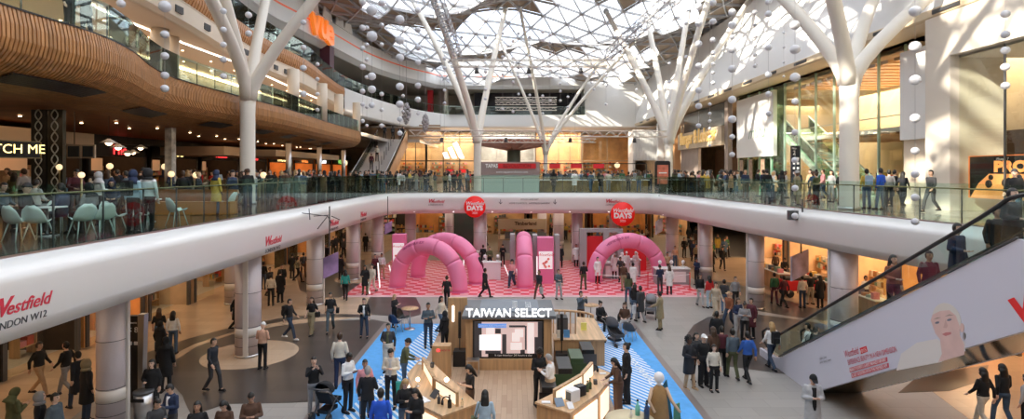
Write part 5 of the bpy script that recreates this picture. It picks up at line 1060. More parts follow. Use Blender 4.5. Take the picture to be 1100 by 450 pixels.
# stone restaurant front with gold lettering
t = thing('stone_restaurant_front', 'brown stone restaurant front with a tilted gold letter band', 'restaurant', (19.8, 58, L1)); TPS = mat('taupe_stone', (.30, .24, .21), .5, vary=.1, vscale=1); m = MB(); m.box(19.9, 20.3, 51.5, 52.3, L1, 13.7); wpar(m.build('stone_pier', TPS), t); m = MB(); m.box(20.0, 20.3, 60, 66, L1, 9.7); wpar(m.build('stone_wall', TPS), t)
m = MB(); m.box(19.6, 20.3, 52.3, 66, 9.6, 11.4); wpar(m.build('letter_band', mat('tan_stone_band', (.52, .42, .30), .5, vary=.15, vscale=1)), t)
m = MB(); m.box(20.3, 20.4, 52.3, 66, 11.4, 13.7); wpar(m.build('upper_windows', mat('dark_window', (.10, .11, .11), .2)), t); m = MB(); m.box(24, 24.2, 52, 66, L1, 9.6); wpar(m.build('back_wall', mat('dark_brown_interior', (.16, .10, .07), .6)), t)
text('Burger & Lobster', (19.55, 59.3, 10.75), (0, -1, 0), (0, 0, 1), 2.0, mat('gold_letters', (.80, .52, .18), .35, emit=.25), t, 'gold_lettering', bold=.03, ext=.08, sx=.8)
# bright vertical shop piers near the sunlit tree
for x, y, m_, n in ((19.4, 66.6, mat('orange_pier', (.62, .32, .14), .5), 'orange'), (17.9, 68.5, WHITE, 'white')): m = MB(); m.box(x, x+.7, y, y+.6, L1, 13); tag(m.build('shop_pier', m_), n+' shop pier beyond the sunlit tree column', 'pier')
# ---------------------------------------------------------------- ground floor: sloping dark panel, boot stand, cafe, screens
t = thing('dark_sloping_panel', 'dark green sloping escalator underside beyond the far central column', 'escalator', (-4, 50, 0)); m = MB(); a, b, c_, d_ = (-6.0, 50, 3.9), (-3.2, 50, 3.9), (-3.2, 50, .9), (-4.6, 50, 1.4)
m.slab((-4.9, 49.5, 1.3), (-3.3, 49.5, .4), (-3.3, 49.5, 3.95), (-6.3, 49.5, 3.95), 1.2); wpar(m.build('clad_side', SKIRTM), t)
t = thing('boot_stand', 'beige stand with dark lettering and a sloped grey counter near the far columns', 'stand', (1, 49, 0)); a, b = W(535, 236, 49), W(587, 262, 49)
m = MB(); m.box(a.x, b.x, 49, 52, 0, 1.15); wpar(m.build('base', BUFF), t); m = MB(); m.box(a.x, b.x, 49.2, 49.5, 2.0, 2.9); wpar(m.build('sign_board', mat('tan_sign_board', (.50, .40, .26), .5)), t); text('Timberland', ((a.x+b.x)/2+.3, 49.18, 2.5), (1, 0, 0), (0, 0, 1), .42, mat('brown_lettering', (.12, .06, .02), .5), t, bold=.015)
for x in (a.x+.1, b.x-.1): m = MB(); m.box(x-.08, x+.08, 49.2, 49.5, 1.15, 2.0); wpar(m.build('post', BUFF), t)
for k in range(4): m = MB(); xx = a.x+.6+k*.95; m.slab((xx, 48.9, 1.2), (xx+.8, 48.9, 1.2), (xx+.8, 49.3, 1.75), (xx, 49.3, 1.75), .05); wpar(m.build('display_screen', DGREY), t)
m = MB(); m.box(a.x+.4, b.x-.4, 48.5, 49, .0, 1.05); wpar(m.build('grey_counter', GREY), t)
for k, (px, py) in enumerate(((480, 268), (505, 262), (455, 262))):
    c = W(px, 250, 54); m = MB(); m.box(c.x-1.2, c.x+1.2, 54, 54.8, 0, 1.1); tag(m.build('cafe_counter', OAK), 'low timber cafe counter far beyond the left arches, %s' % ('middle one', 'right one', 'left one')[k], 'counter')
def banner_screen(label, px0, py0, px1, py1, Y, tilt, mt, cat='screen'):
    a, b = W(px0, py0, Y), W(px1, py1, Y); t = thing('hanging_banner', label, cat, ((a.x+b.x)/2, Y, (a.z+b.z)/2)); w_ = (b.x-a.x); h = a.z-b.z
    m = MB(); m.slab((a.x, Y, b.z-.15*h), (b.x, Y+abs(w_)*tilt, b.z+.15*h), (b.x, Y+abs(w_)*tilt, a.z+.12*h), (a.x, Y, a.z-.15*h), .08); wpar(m.build('panel', mt), t)
    m = MB(); m.bar(((a.x+b.x)/2, Y, a.z), ((a.x+b.x)/2, Y, 5.4), .05); wpar(m.build('hanging_rod', DGREY), t); return t
PUR = mat('purple_banner_print', (.36, .22, .42), .45, vary=.5, vscale=1.2)
banner_screen('purple banner on a dark rod hanging beside the third column on the left', 347, 274, 361, 296, 27.2, .5, PUR); banner_screen('small purple screen hanging by the far left columns', 413, 239, 420, 250, 38, .5, PUR)
banner_screen('pale grey screen hanging by the far right columns', 704, 236, 712, 250, 40, .5, mat('pale_screen', (.42, .44, .52), .4, vary=.3, vscale=2)); banner_screen('pair of lilac screens hanging in front of the warm bakery', 849, 272, 872, 298, 25.6, .4, mat('lilac_screen', (.40, .38, .50), .4, vary=.4, vscale=2)) 
t = thing('speaker_mast', 'thin dark mast with wires rising above the right fascia', 'mast', (0, 0, 0)); c = W(862, 232, 24.2); t.location = (c.x, 24.2, L1-.2); m = MB(); m.bar((c.x, 24.2, 4.2), (c.x, 24.2, 5.9), .05); wpar(m.build('pole', DGREY), t); m = MB(); m.box(c.x-.62, c.x-.22, 24.1, 24.3, 5.0, 5.4); wpar(m.build('speaker_box', DGREY), t)
t = thing('cable_bracket', 'clear acrylic brackets and dark wires fixed on the left fascia', 'bracket', (-9.3, 19.7, 5.3))
for (px0, py0, px1, py1) in ((318, 226, 318, 236), (318, 228, 352, 232), (332, 224, 333, 236), (337, 232, 353, 231), (352, 232, 341, 246), (352, 232, 356, 240), (356, 232, 365, 236)):
    a, b = W(px0, py0, 24.5), W(px1, py1, 24.5); m = MB(); m.tube([a, b], .02, 5); wpar(m.build('wire', DGREY), t)
for px, py0, py1, Y, n in ((138, 345, 393, 17.2, 'a'),):
    t = thing('directory_totem', 'black directory totem with white lettering 8 behind the nearest column', 'totem', (W(146, 300, 16.9).x, 16.9, 0)); a = W(136.5, 337, 16.9); b = W(149, 432, 16.9)
    m = MB(); m.box(a.x, b.x, 16.9, 17.05, .12, 2.72); wpar(m.build('black_face', BLACK), t); m = MB(); m.slab((b.x, 17.05, 0), (b.x+.12, 17.05, 0), (b.x+.2, 17.05, 2.78), (b.x, 17.05, 2.78), .2); wpar(m.build('silver_edge', STEEL), t); m = MB(); m.box(a.x-.05, b.x+.05, 16.85, 17.15, 0, .12); wpar(m.build('foot', STEEL), t)
    text('< 8', ((a.x+b.x)/2, 16.89, 2.3), (1, 0, 0), (0, 0, 1), .24, WINK, t); text('Cinema', ((a.x+b.x)/2, 16.89, 2.52), (1, 0, 0), (0, 0, 1), .08, WINK, t)
    for k in range(2): m = MB(); m.box(a.x+.05+.17*k, a.x+.15+.17*k, 16.88, 16.9, 1.85, 1.95); wpar(m.build('symbol', WINK), t)
t = thing('litter_bin', 'round steel litter bin at the foot of the nearest column', 'bin', (W(154, 440, 15.9).x, 15.9, 0)); m = MB(); m.cyl(0, 0, 0, .8, .24, 24); m.build('body', STEEL, t); m = MB(); m.cyl(0, 0, .8, .86, .26, 24); m.build('rim', DGREY, t); m = MB(); m.box(-.18, .18, -.26, -.235, .62, .72); m.build('opening', BLACK, t)
# bakery and cafe furniture on the right ground floor
for k, (x, y, lab) in enumerate(((17.2, 31.5, 'behind the walking women'), (15.8, 34.5, 'beside the red food cart'), (17.0, 27.6, 'near the right columns'), (16.4, 22.5, 'behind the escalator'))):
    t = thing('cafe_counter', 'warm timber cafe counter with goods on the right ground floor, '+lab, 'counter', (x, y, 0), -PI/2); m = MB(); m.box(-1.5, 1.5, 0, .7, 0, 1.0); m.build('body', OAK, t); m = MB(); m.box(-1.55, 1.55, -.05, .75, 1.0, 1.04); m.build('top', WHITE, t)
    for q in range(7): g = MB(); g.box(-1.3+q*.38, -1.3+q*.38+.2, .1, .4, 1.04, 1.15+.2*random.random()); g.build('goods', GOODS[q], t)
for k in range(6):
    x, y = 15.7+1.1*(k % 2), 24.8+.9*(k//2)
c = Gd(858, 318); t = thing('food_cart', 'red food cart beyond the column on the right ground floor', 'cart', (c.x, c.y, 0)); m = MB(); m.box(-1.0, 1.0, -.4, .4, .35, .95); bevel(m.build('body', RED, t), .06)
for sx in (-.7, .7): 
    for sy in (-.4, .4): m = MB(); m.tube([(sx, sy-.05, .22), (sx, sy+.05, .22)], .22, 18); m.build('wheel', BLACK, t)
m = MB(); m.box(-.9, .9, -.35, .35, .95, 1.1); m.build('tray', DARK, t)
# food court furniture
CH = mat('mint_white_plastic', (.62, .72, .69), .35)
first = None; clab = ['nearest the left edge by the glass', 'second by the glass, next to the leftmost', 'third by the glass, turned sideways', 'fourth by the glass, turned sideways', 'fifth, behind the standing women', 'sixth, in front of the two standing women', 'seventh, alone with its back to the glass', 'eighth, near the white tree column', 'ninth, beyond the first table', 'tenth, beyond the second table']
for k, (px, Y, rz) in enumerate(((20, 13.2, 2.9), (42, 13.3, 3.2), (88, 13.9, 4.3), (108, 14.2, 4.5), (122, 14.8, 1.5), (149, 15.3, 1.6), (190, 17.0, 2.6), (246, 21.5, 4.6), (66, 15.2, 1.4), (150, 18.2, .3))):
    x = (px-CX)/FPX*Y; x = min(x, -10.15)
    ch = shell_chair('', x, Y, L1, rz, CH, src=first) if first else shell_chair('', x, Y, L1, rz, CH)
    ch['label'] = 'white egg-backed plastic chair in the food court, '+clab[k]; ch['group'] = 'white shell chairs in the food court'; first = first or ch
for k, (x, y, n) in enumerate(((-11.9, 14.3, 'between the two nearest chair pairs'), (-11.9, 18.2, 'behind the standing women'), (-12.2, 23, 'near the tree column'))): cafe_table(x, y, L1, .42, 'white round food court table '+n, WHITE)
t = thing('orange_bench', 'long low orange-lit timber bench behind the glass by the tree column', 'bench', (-13, 22, L1)); m = MB(); m.box(-13.6, -10.6, 21, 21.5, L1+.02, L1+.5); wpar(m.build('seat_box', mat('orange_bench_timber', (.55, .25, .07), .4)), t); m = MB(); m.box(-13.6, -10.6, 21.5, 21.6, L1+.02, L1+.95); wpar(m.build('back', SOFF), t)
# platform chairs and strollers
shell = None
for k, (px, py, z, rz, m_, n) in enumerate(((425, 357, .06, 2.6, mat('navy_chair', (.02, .05, .12), .5), 'navy blue chair with a coat over it at the round platform table'), (433, 352, .06, 1.2, BLACK, 'black chair on the far side of the round platform table'), (645, 355, .0, -.6, DGREY, 'dark chair under the seated woman in black'), (671, 357, .0, .5, DGREY, 'dark chair under the seated woman with a child'), (677, 366, 0, 2.5, DGREY, 'empty dark chair behind the stroller at the round table'))):
    p = Gd(px, py, z); shell_chair(n, p.x, p.y, z, rz, m_, STEEL)
def stroller(label, x, y, z, rz, hood):
    t = thing('stroller', label, 'stroller', (x, y, z), rz); fr = MB()
    for s in (-.24, .24): fr.tube([(s, -.42, .15), (s, -.1, .5), (s, .35, .95), (s, .55, 1.02)], .018, 8); fr.tube([(s, .38, .15), (s, .0, .55), (s, -.15, .6)], .018, 8)
    fr.tube([(-.24, .55, 1.02), (.24, .55, 1.02)], .022, 8); fr.build('frame', DGREY, t)
    for s in (-.26, .26):
        for yy, r_ in ((-.42, .10), (.38, .15)): m = MB(); m.tube([(s-.025, yy, r_), (s+.025, yy, r_)], r_, 18); m.build('wheel', BLACK, t)
    m = MB(); m.add([(-.2, -.35, .42), (.2, -.35, .42), (.2, .05, .45), (-.2, .05, .45), (.2, .28, .85), (-.2, .28, .85), (-.2, -.35, .52), (.2, -.35, .52), (-.22, .0, .62), (.22, .0, .62)], [(0, 1, 2, 3), (3, 2, 4, 5), (0, 3, 8, 6), (1, 7, 9, 2), (3, 5, 8), (2, 9, 4), (0, 6, 7, 1)]); o = m.build('seat', hood, t); md = o.modifiers.new('s', 'SOLIDIFY'); md.thickness = .03
    m = MB(); vs = []; N = 10
    for i in range(7):
        a = -.3+i/6*1.9
        for k in range(N+1): b = PI*k/N; vs.append((math.cos(b)*.24, .22-math.sin(a)*.38*math.sin(b)**.6, .80+math.cos(a)*.36*math.sin(b)**.6*.9))
    m.add(vs, [(i*(N+1)+k, i*(N+1)+k+1, (i+1)*(N+1)+k+1, (i+1)*(N+1)+k) for i in range(6) for k in range(N)], 0, True); o = m.build('hood', hood, t); md = o.modifiers.new('s', 'SOLIDIFY'); md.thickness = .015
    m = MB(); m.box(-.17, .17, -.25, .25, .22, .32); m.build('basket', BLACK, t); return t
p = Gd(660, 371); stroller('grey hooded stroller in front of the seated women', p.x, p.y, 0, .5, mat('charcoal_fabric', (.07, .07, .08), .9))
p = Gd(699, 341); stroller('black and pale stroller pushed by the woman in the khaki coat', p.x, p.y, 0, -.3, mat('grey_fabric', (.25, .25, .27), .9))
p = Gd(352, 449, .06); stroller('black stroller parked on the blue platform beside the bearded man', p.x, p.y, .06, 2.9, mat('black_fabric', (.015, .015, .018), .9))
# ---------------------------------------------------------------- people
def loft(mb, rings, n=20, mi=0):
    """rings: (x, y, z, rx, ry)"""
    vs = [(x+math.cos(2*PI*k/n)*rx, y+math.sin(2*PI*k/n)*ry, z) for x, y, z, rx, ry in rings for k in range(n)]
    fs = [(i*n+k, i*n+(k+1) % n, (i+1)*n+(k+1) % n, (i+1)*n+k) for i in range(len(rings)-1) for k in range(n)]
    fs += [tuple(range(n-1, -1, -1)), tuple(range((len(rings)-1)*n, len(rings)*n))]
    return mb.add(vs, fs, mi, True)
def cap(mb, a, b, ra, rb, n=12):
    a, b = Vector(a), Vector(b); d = (b-a).normalized(); pts = []; rs = []
    for f in (-1, -.7, -.3, 0): pts.append(a+d*ra*f*.9); rs.append(ra*math.sqrt(max(0.02, 1-f*f)))
    for f in (0.0001, .3, .7, 1): pts.append(b+d*rb*f*.9); rs.append(rb*math.sqrt(max(0.02, 1-f*f)))
    return mb.tube(pts, rs, n)
def remesh(mb, name, vox, sm=3):
    o = mb.build(name, OFFW); md = o.modifiers.new('r', 'REMESH'); md.mode = 'VOXEL'; md.voxel_size = vox; md.use_smooth_shade = True
    if sm: s = o.modifiers.new('s', 'SMOOTH'); s.factor = .5; s.iterations = sm
    bake(o); me = o.data; bpy.data.objects.remove(o); me.name = name; me.polygons.foreach_set('use_smooth', [True]*len(me.polygons)); return me
V3 = Vector
def J(**k):
    d = dict(hip=((-.09, 0, .91), (.09, 0, .91)), kn=((-.10, -.01, .49), (.10, -.01, .49)), an=((-.11, .02, .09), (.11, .02, .09)), sh=((-.158, .01, 1.385), (.158, .01, 1.385)),
             el=((-.23, .03, 1.13), (.23, .03, 1.13)), wr=((-.23, -.04, .89), (.23, -.04, .89)), pel=(0, 0, .95), wa=(0, .0, 1.08), ch=(0, .0, 1.27), nk=(0, .01, 1.45), hd=(0, -.01, 1.60), pitch=0.0, tor=0.0)
    d.update(k); return d
POSE = {
 'stand': J(),
 'stand2': J(an=((-.13, .04, .09), (.15, -.08, .09)), kn=((-.10, .0, .49), (.13, -.05, .49)), wr=((-.10, -.24, 1.12), (.23, -.03, .89)), el=((-.24, .0, 1.14), (.23, .04, 1.13))),
 'phone': J(el=((-.22, -.02, 1.13), (.22, -.02, 1.13)), wr=((-.06, -.27, 1.20), (.06, -.27, 1.20)), hd=(0, -.045, 1.59), pitch=.5),
 'cross': J(el=((-.23, -.03, 1.14), (.23, -.03, 1.14)), wr=((.06, -.19, 1.20), (-.06, -.21, 1.16))),
 'camera': J(el=((-.22, -.14, 1.24), (.22, -.12, 1.22)), wr=((-.07, -.30, 1.46), (.07, -.30, 1.45))),
 'walk': J(kn=((-.09, -.20, .53), (.09, .02, .50)), an=((-.09, -.30, .11), (.09, .33, .17)), hip=((-.09, -.02, .90), (.09, .02, .90)), el=((-.22, .12, 1.14), (.22, -.05, 1.13)), wr=((-.22, .12, .90), (.22, -.22, .96))),
 'walk2': J(kn=((-.09, .0, .50), (.09, -.16, .52)), an=((-.09, .25, .14), (.09, -.22, .10)), hip=((-.09, .02, .90), (.09, -.02, .90)), el=((-.22, -.03, 1.13), (.22, .10, 1.14)), wr=((-.22, -.16, .93), (.22, .08, .90)), hd=(0, -.02, 1.60)),
 'push': J(el=((-.23, -.10, 1.14), (.23, -.10, 1.14)), wr=((-.20, -.34, 1.03), (.20, -.34, 1.03)), hd=(0, -.03, 1.60), pitch=.2),
 'lean': J(el=((-.23, -.12, 1.13), (.23, -.12, 1.13)), wr=((-.13, -.36, 1.06), (.15, -.36, 1.04)), ch=(0, -.05, 1.27), sh=((-.158, -.06, 1.375), (.158, -.06, 1.375)), nk=(0, -.07, 1.44), hd=(0, -.12, 1.57), pitch=.45),
 'sit': J(hip=((-.09, 0, .53), (.09, 0, .53)), kn=((-.11, -.43, .52), (.11, -.43, .52)), an=((-.11, -.40, .09), (.12, -.46, .09)), sh=((-.158, .03, 1.005), (.158, .03, 1.005)), el=((-.23, -.02, .77), (.23, -.02, .77)), wr=((-.10, -.28, .70), (.10, -.30, .70)), pel=(0, 0, .56), wa=(0, .02, .70), ch=(0, .02, .89), nk=(0, .02, 1.07), hd=(0, -.02, 1.22), pitch=.2),
}
LIB = {}
def hand_geo(mb, w, d, side):
    d = d.normalized(); u = V3((0, 0, 1)).cross(d); u = u.normalized() if u.length > .1 else V3((1, 0, 0)); v = d.cross(u)
    a = w; b = w+d*.085; pts = []
    for p, hw, ht in ((a-d*.02, .022, .02), (a+d*.02, .032, .018), (b, .038, .014)):
        for cu, cv in ((-1, -1), (1, -1), (1, 1), (-1, 1)): pts.append(p+u*cu*hw+v*cv*ht)
    mb.add(pts, [(0, 3, 2, 1)]+[(i*4+k, i*4+(k+1) % 4, (i+1)*4+(k+1) % 4, (i+1)*4+k) for i in range(2) for k in range(4)]+[(8, 9, 10, 11)], 0, True)
    for k, L in enumerate((.070, .080, .075, .058)):
        o = b-d*.01+u*(-.029+.0195*k); mb.tube([o, o+d*L*.5+v*.006, o+d*L*.8+v*.02, o+d*L*.95+v*.034], [.009, .0085, .008, .006], 6)
    o = a+d*.02+u*side*.03; mb.tube([o, o+d*.03+u*side*.02+v*.008, o+d*.062+u*side*.022+v*.018], [.011, .010, .007], 6)
def build_pose(pn):
    j = POSE[pn]; sit = pn == 'sit'; P = {k: (tuple(V3(q) for q in v) if isinstance(v[0], tuple) else V3(v)) for k, v in j.items() if isinstance(v, tuple)}
    hd = P['hd']; RX = Matrix.Rotation(j['pitch'], 3, 'X')
    m = MB()
    def torso(mm, e=0.0, z0=None, wide=1.0):
        pe, wa, ch, nk = P['pel'], P['wa'], P['ch'], P['nk']
        r = [(pe.x, pe.y, pe.z-.09, .10+e, .08+e), (pe.x, pe.y, pe.z-.05, .145+e, .105+e), (pe.x, pe.y, pe.z+.04, .15+e, .11+e), (wa.x, wa.y, wa.z, .130*wide+e, .098+e), (ch.x, ch.y, ch.z, .158+e, .108+e), (ch.x, ch.y, ch.z+.07, .155+e, .10+e), (nk.x, nk.y, nk.z-.06, .112+e, .078+e), (nk.x, nk.y, nk.z-.025, .075+e*.6, .065+e*.6), (nk.x, nk.y, nk.z, .055+e*.4, .052+e*.4)]
        loft(mm, r)
    torso(m)
    cap(m, P['nk']-V3((0, 0, .03)), hd-V3((0, -.01, .06)), .052, .05)
    hdM = RX
    m.ball(hd, 1, 20, sx=.076, sy=.097, sz=.117, M=hdM); m.ball(hd+RX @ V3((0, -.035, -.065)), 1, 14, sx=.050, sy=.052, sz=.052, M=hdM)
    m.add([hd+RX @ V3(q) for q in ((-.013, -.088, -.026), (.013, -.088, -.026), (0, -.118, -.022), (-.008, -.088, .022), (.008, -.088, .022), (0, -.098, .02))], [(0, 1, 2), (3, 5, 4), (0, 2, 5, 3), (1, 4, 5, 2), (0, 3, 4, 1)])
    for s in (-1, 1): m.ball(hd+RX @ V3((s*.076, .005, -.008)), 1, 8, sx=.012, sy=.02, sz=.03)
    for i, s in ((0, -1), (1, 1)):
        cap(m, P['sh'][i], P['el'][i], .052, .040); cap(m, P['el'][i], P['wr'][i], .040, .026); cap(m, P['hip'][i], P['kn'][i], .082, .055); cap(m, P['kn'][i], P['an'][i], .055, .038); cap(m, P['an'][i]-V3((0, .02, .03)), P['an'][i]+V3((0, -.13, -.055)), .038, .03)
    body = remesh(m, 'person_body', .014)
    hb = MB()
    for i, s in ((0, 1), (1, -1)): hand_geo(hb, P['wr'][i], (P['wr'][i]-P['el'][i]), s)
    # join hands to body
    bm = bmesh.new(); bm.from_mesh(body); tmp = hb.mesh('h', OFFW); bm.from_mesh(tmp); bpy.data.meshes.remove(tmp); bm.to_mesh(body); bm.free()
    inv = RX.inverted(); mi = []
    for p in body.polygons:
        q = inv @ (V3(p.center)-hd); k = 0
        if q.y < -.06:
            if abs(abs(q.x)-.030) < .013 and abs(q.z-.012) < .007: k = 1
            elif abs(abs(q.x)-.030) < .018 and abs(q.z-.034) < .005: k = 1
            elif abs(q.x) < .022 and abs(q.z+.058) < .007: k = 2
        mi.append(k)
    body.materials.clear()
    for _ in range(3): body.materials.append(OFFW)
    body.polygons.foreach_set('material_index', mi)
    L = {'body': body, 'head': (hd, j['pitch'])}
    # clothing
    def sleeves(mm, e, full=True):
        for i in (0, 1):
            cap(mm, P['sh'][i], P['el'][i], .054+e, .045+e)
            if full: w = P['el'][i]+(P['wr'][i]-P['el'][i])*.93; mm.tube([P['el'][i], w], [.044+e, .034+e], 12)
    def legs(mm, e, cut=.0):
        for i in (0, 1):
            cap(mm, P['hip'][i], P['kn'][i], .092+e, .066+e); a = P['kn'][i]; b = P['an'][i]+V3((0, 0, -.02)); cap(mm, a, a+V3((0, 0, -.001)), .066+e, .066+e); mm.tube([a, a.lerp(b, .5), b], [.066+e, .062+e, .056+e], 12)
        pe = P['pel']; loft(mm, [(pe.x, pe.y, pe.z-.10, .10+e, .1+e), (pe.x, pe.y, pe.z-.05, .168+e, .13+e), (pe.x, pe.y, pe.z+.06, .165+e, .125+e), (pe.x, pe.y, pe.z+.09, .155+e, .115+e)])
    m = MB(); torso(m, .018); sleeves(m, .004); L['jacket'] = remesh(m, 'jacket', .016)
    m = MB(); torso(m, .012); sleeves(m, .0, False); L['shirt'] = remesh(m, 'shirt', .016)
    m = MB(); torso(m, .030, wide=1.12); sleeves(m, .012); pe = P['pel']
    m2 = m
    if not sit: loft(m2, [(pe.x, pe.y, .52, .205, .18), (pe.x, pe.y, .75, .195, .165), (pe.x, pe.y, .98, .178, .142), (P['wa'].x, P['wa'].y, 1.10, .165, .13)])
    L['coat'] = remesh(m2, 'coat', .018)
    m = MB(); torso(m, .03, wide=1.12); sleeves(m, .02)
    if not sit: loft(m, [(pe.x, pe.y, .05, .30, .28), (pe.x, pe.y, .5, .25, .22), (pe.x, pe.y, .95, .195, .155), (P['wa'].x, P['wa'].y, 1.10, .17, .14)])
    else: legs(m, .03)
    L['robe'] = remesh(m, 'robe', .018)
    m = MB(); legs(m, .0); L['trousers'] = remesh(m, 'trousers', .016)
    m = MB(); legs(m, .028); L['wide_trousers'] = remesh(m, 'trousers', .018)
    m = MB()
    for i in (0, 1):
        a = P['an'][i]; cap(m, a+V3((0, .035, -.045)), a+V3((0, -.13, -.055)), .045, .038); m.box(a.x-.04, a.x+.04, a.y-.18, a.y+.08, a.z-.09, a.z-.06)
    L['shoes'] = remesh(m, 'shoes', .012, 1)
    LIB[pn] = L
def shell_hair(kind):
    m = MB(); n = 24; rg = 14
    def shell(sx, sy, sz, c, keep):
        vs = []; 
        for i in range(rg+1):
            t = PI*i/rg
            for k in range(n): a = 2*PI*k/n; vs.append(V3((math.sin(t)*math.cos(a)*sx, math.sin(t)*math.sin(a)*sy, math.cos(t)*sz))+V3(c))
        fs = [f for f in [(i*n+k, (i+1)*n+k, (i+1)*n+(k+1) % n, i*n+(k+1) % n) for i in range(rg) for k in range(n)] if keep(sum((vs[q] for q in f), V3())/4)]
        m.add(vs, fs, 0, True)
    hairk = lambda q: (q.z > .052) or (q.y > -.02 and q.z > -.04) or (q.y > .035 and q.z > -.085)
    if kind == 'short': shell(.086, .106, .127, (0, .006, .006), hairk)
    elif kind == 'long':
        shell(.094, .112, .132, (0, .010, .006), lambda q: (q.z > .056) or (q.y > -.03))
        loft(m, [(0, .05, .03, .092, .07), (0, .06, -.06, .100, .065), (0, .075, -.16, .11, .05), (0, .085, -.27, .10, .04), (0, .09, -.34, .06, .02)])
    elif kind == 'bun': shell(.087, .107, .128, (0, .006, .006), hairk); m.ball((0, .10, .08), .05, 12)
    elif kind == 'curly':
        shell(.105, .125, .142, (0, .012, .012), lambda q: (q.z > .05) or (q.y > -.03 and q.z > -.09))
        random.seed(4)
        for k in range(46):
            a = random.random()*2*PI; t = random.random()*1.9; q = V3((math.sin(t)*math.cos(a)*.108, math.sin(t)*math.sin(a)*.125+.015, math.cos(t)*.14+.01))
            if q.z > .05 or q.y > 0: m.ball(q, .028, 8)
    elif kind == 'hijab':
        shell(.100, .122, .140, (0, .012, .004), lambda q: not (q.y < -.055 and q.z < .062 and q.z > -.085 and abs(q.x) < .06))
        loft(m, [(0, .01, -.07, .085, .10), (0, .01, -.15, .11, .115), (0, .01, -.20, .19, .135), (0, .01, -.27, .20, .14)])
    elif kind == 'beanie': shell(.094, .114, .145, (0, .006, .010), lambda q: q.z > .035 or (q.y > .02 and q.z > .0)); m.tube([V3((math.cos(a)*.092, math.sin(a)*.112+.006, .045-.012*math.sin(a))) for a in [2*PI*k/24 for k in range(25)]], .013, 6)
    elif kind == 'cap':
        shell(.090, .110, .130, (0, .006, .008), lambda q: q.z > .05 or (q.y > -.02 and q.z > .0)); m.add([(-.07, -.08, .06), (.07, -.08, .06), (.05, -.17, .045), (-.05, -.17, .045), (-.07, -.08, .07), (.07, -.08, .07), (.05, -.17, .055), (-.05, -.17, .055)], [(0, 3, 2, 1), (4, 5, 6, 7), (2, 3, 7, 6), (1, 2, 6, 5), (3, 0, 4, 7)])
    elif kind == 'hood': shell(.12, .14, .15, (0, .02, .0), lambda q: not (q.y < -.06 and q.z < .08 and abs(q.x) < .075)); loft(m, [(0, .02, -.10, .10, .11), (0, .02, -.17, .15, .13)])
    return m.mesh('hair', OFFW)
for p_ in POSE: build_pose(p_)
HAIR = {k: shell_hair(k) for k in ('short', 'long', 'bun', 'curly', 'hijab', 'beanie', 'cap', 'hood')}
PAL = {'black': (.012, .012, .014), 'ink': (.02, .022, .03), 'charcoal': (.045, .045, .05), 'navy': (.018, .03, .075), 'blue': (.03, .11, .42), 'royal': (.02, .10, .62), 'denim': (.07, .12, .20), 'dkdenim': (.03, .05, .09), 'teal': (.03, .30, .27), 'olive': (.09, .10, .045), 'khaki': (.30, .25, .15), 'tan': (.48, .33, .20),
       'brown': (.10, .05, .03), 'rust': (.26, .09, .04), 'maroon': (.10, .02, .03), 'cream': (.66, .60, .50), 'white': (.78, .78, .78), 'grey': (.27, .27, .28), 'lgrey': (.45, .45, .46), 'pink': (.70, .30, .32), 'red': (.60, .03, .03), 'green': (.04, .14, .06), 'yellow': (.65, .45, .08), 'slate': (.085, .115, .14), 'lblue': (.42, .55, .66), 'sand': (.52, .44, .33), 'peach': (.62, .36, .25)}
CLOTH = {k: mat('cloth_'+k, c, .85, vary=.12, vscale=8) for k, c in PAL.items()}
SKINS = [mat('skin_%d' % i, c, .55) for i, c in enumerate(((.74, .49, .37), (.64, .40, .28), (.45, .25, .16), (.13, .06, .035)))]
HAIRM = {'blk': mat('hair_black', (.012, .010, .009), .5), 'brn': mat('hair_brown', (.055, .028, .014), .5), 'bld': mat('hair_blond', (.42, .27, .12), .5), 'gry': mat('hair_grey', (.34, .33, .32), .6)}
LIPM = mat('lips', (.35, .10, .09), .5)
COLS = [(o.data, o) for o in COL.objects if o.name.startswith('column')]
def setm(o, k, m): o.material_slots[k].link = 'OBJECT'; o.material_slots[k].material = m
BAGS = {}
def bag_mesh(kind):
    if kind in BAGS: return BAGS[kind]
    m = MB()
    if kind == 'backpack': m.box(-.14, .14, .15, .29, 1.02, 1.44); m.box(-.11, .11, .28, .33, 1.05, 1.25)
    elif kind == 'tote':
        m.slab((.20, -.20, .42), (.36, -.16, .42), (.38, -.16, .80), (.18, -.20, .80), -.10); m.tube([(.23, -.13, .78), (.25, -.1, .93), (.30, -.1, .93), (.33, -.11, .78)], .008, 6)
    elif kind == 'shoulder': m.box(.19, .36, -.08, .10, .82, 1.04); m.tube([(.28, .10, 1.0), (.20, .14, 1.25), (.12, .06, 1.47), (.20, -.12, 1.25), (.28, -.08, 1.0)], .012, 6)
    o = m.build('b', OFFW); bevel(o, .03, 3); bake(o); me = o.data; bpy.data.objects.remove(o); BAGS[kind] = me; return me
NP = [0]
FRONT = {}
for k_, y_ in (('jacket', .128), ('coat', .150)):
    fm = MB(); loft(fm, [(0, -y_+.03, .93 if k_ == 'jacket' else .6, .05, .032), (0, -y_+.025, 1.1, .052, .03), (0, -y_+.03, 1.28, .05, .032), (0, -y_+.05, 1.40, .055, .035)], 12); FRONT[k_] = fm.mesh('shirt_front', OFFW)
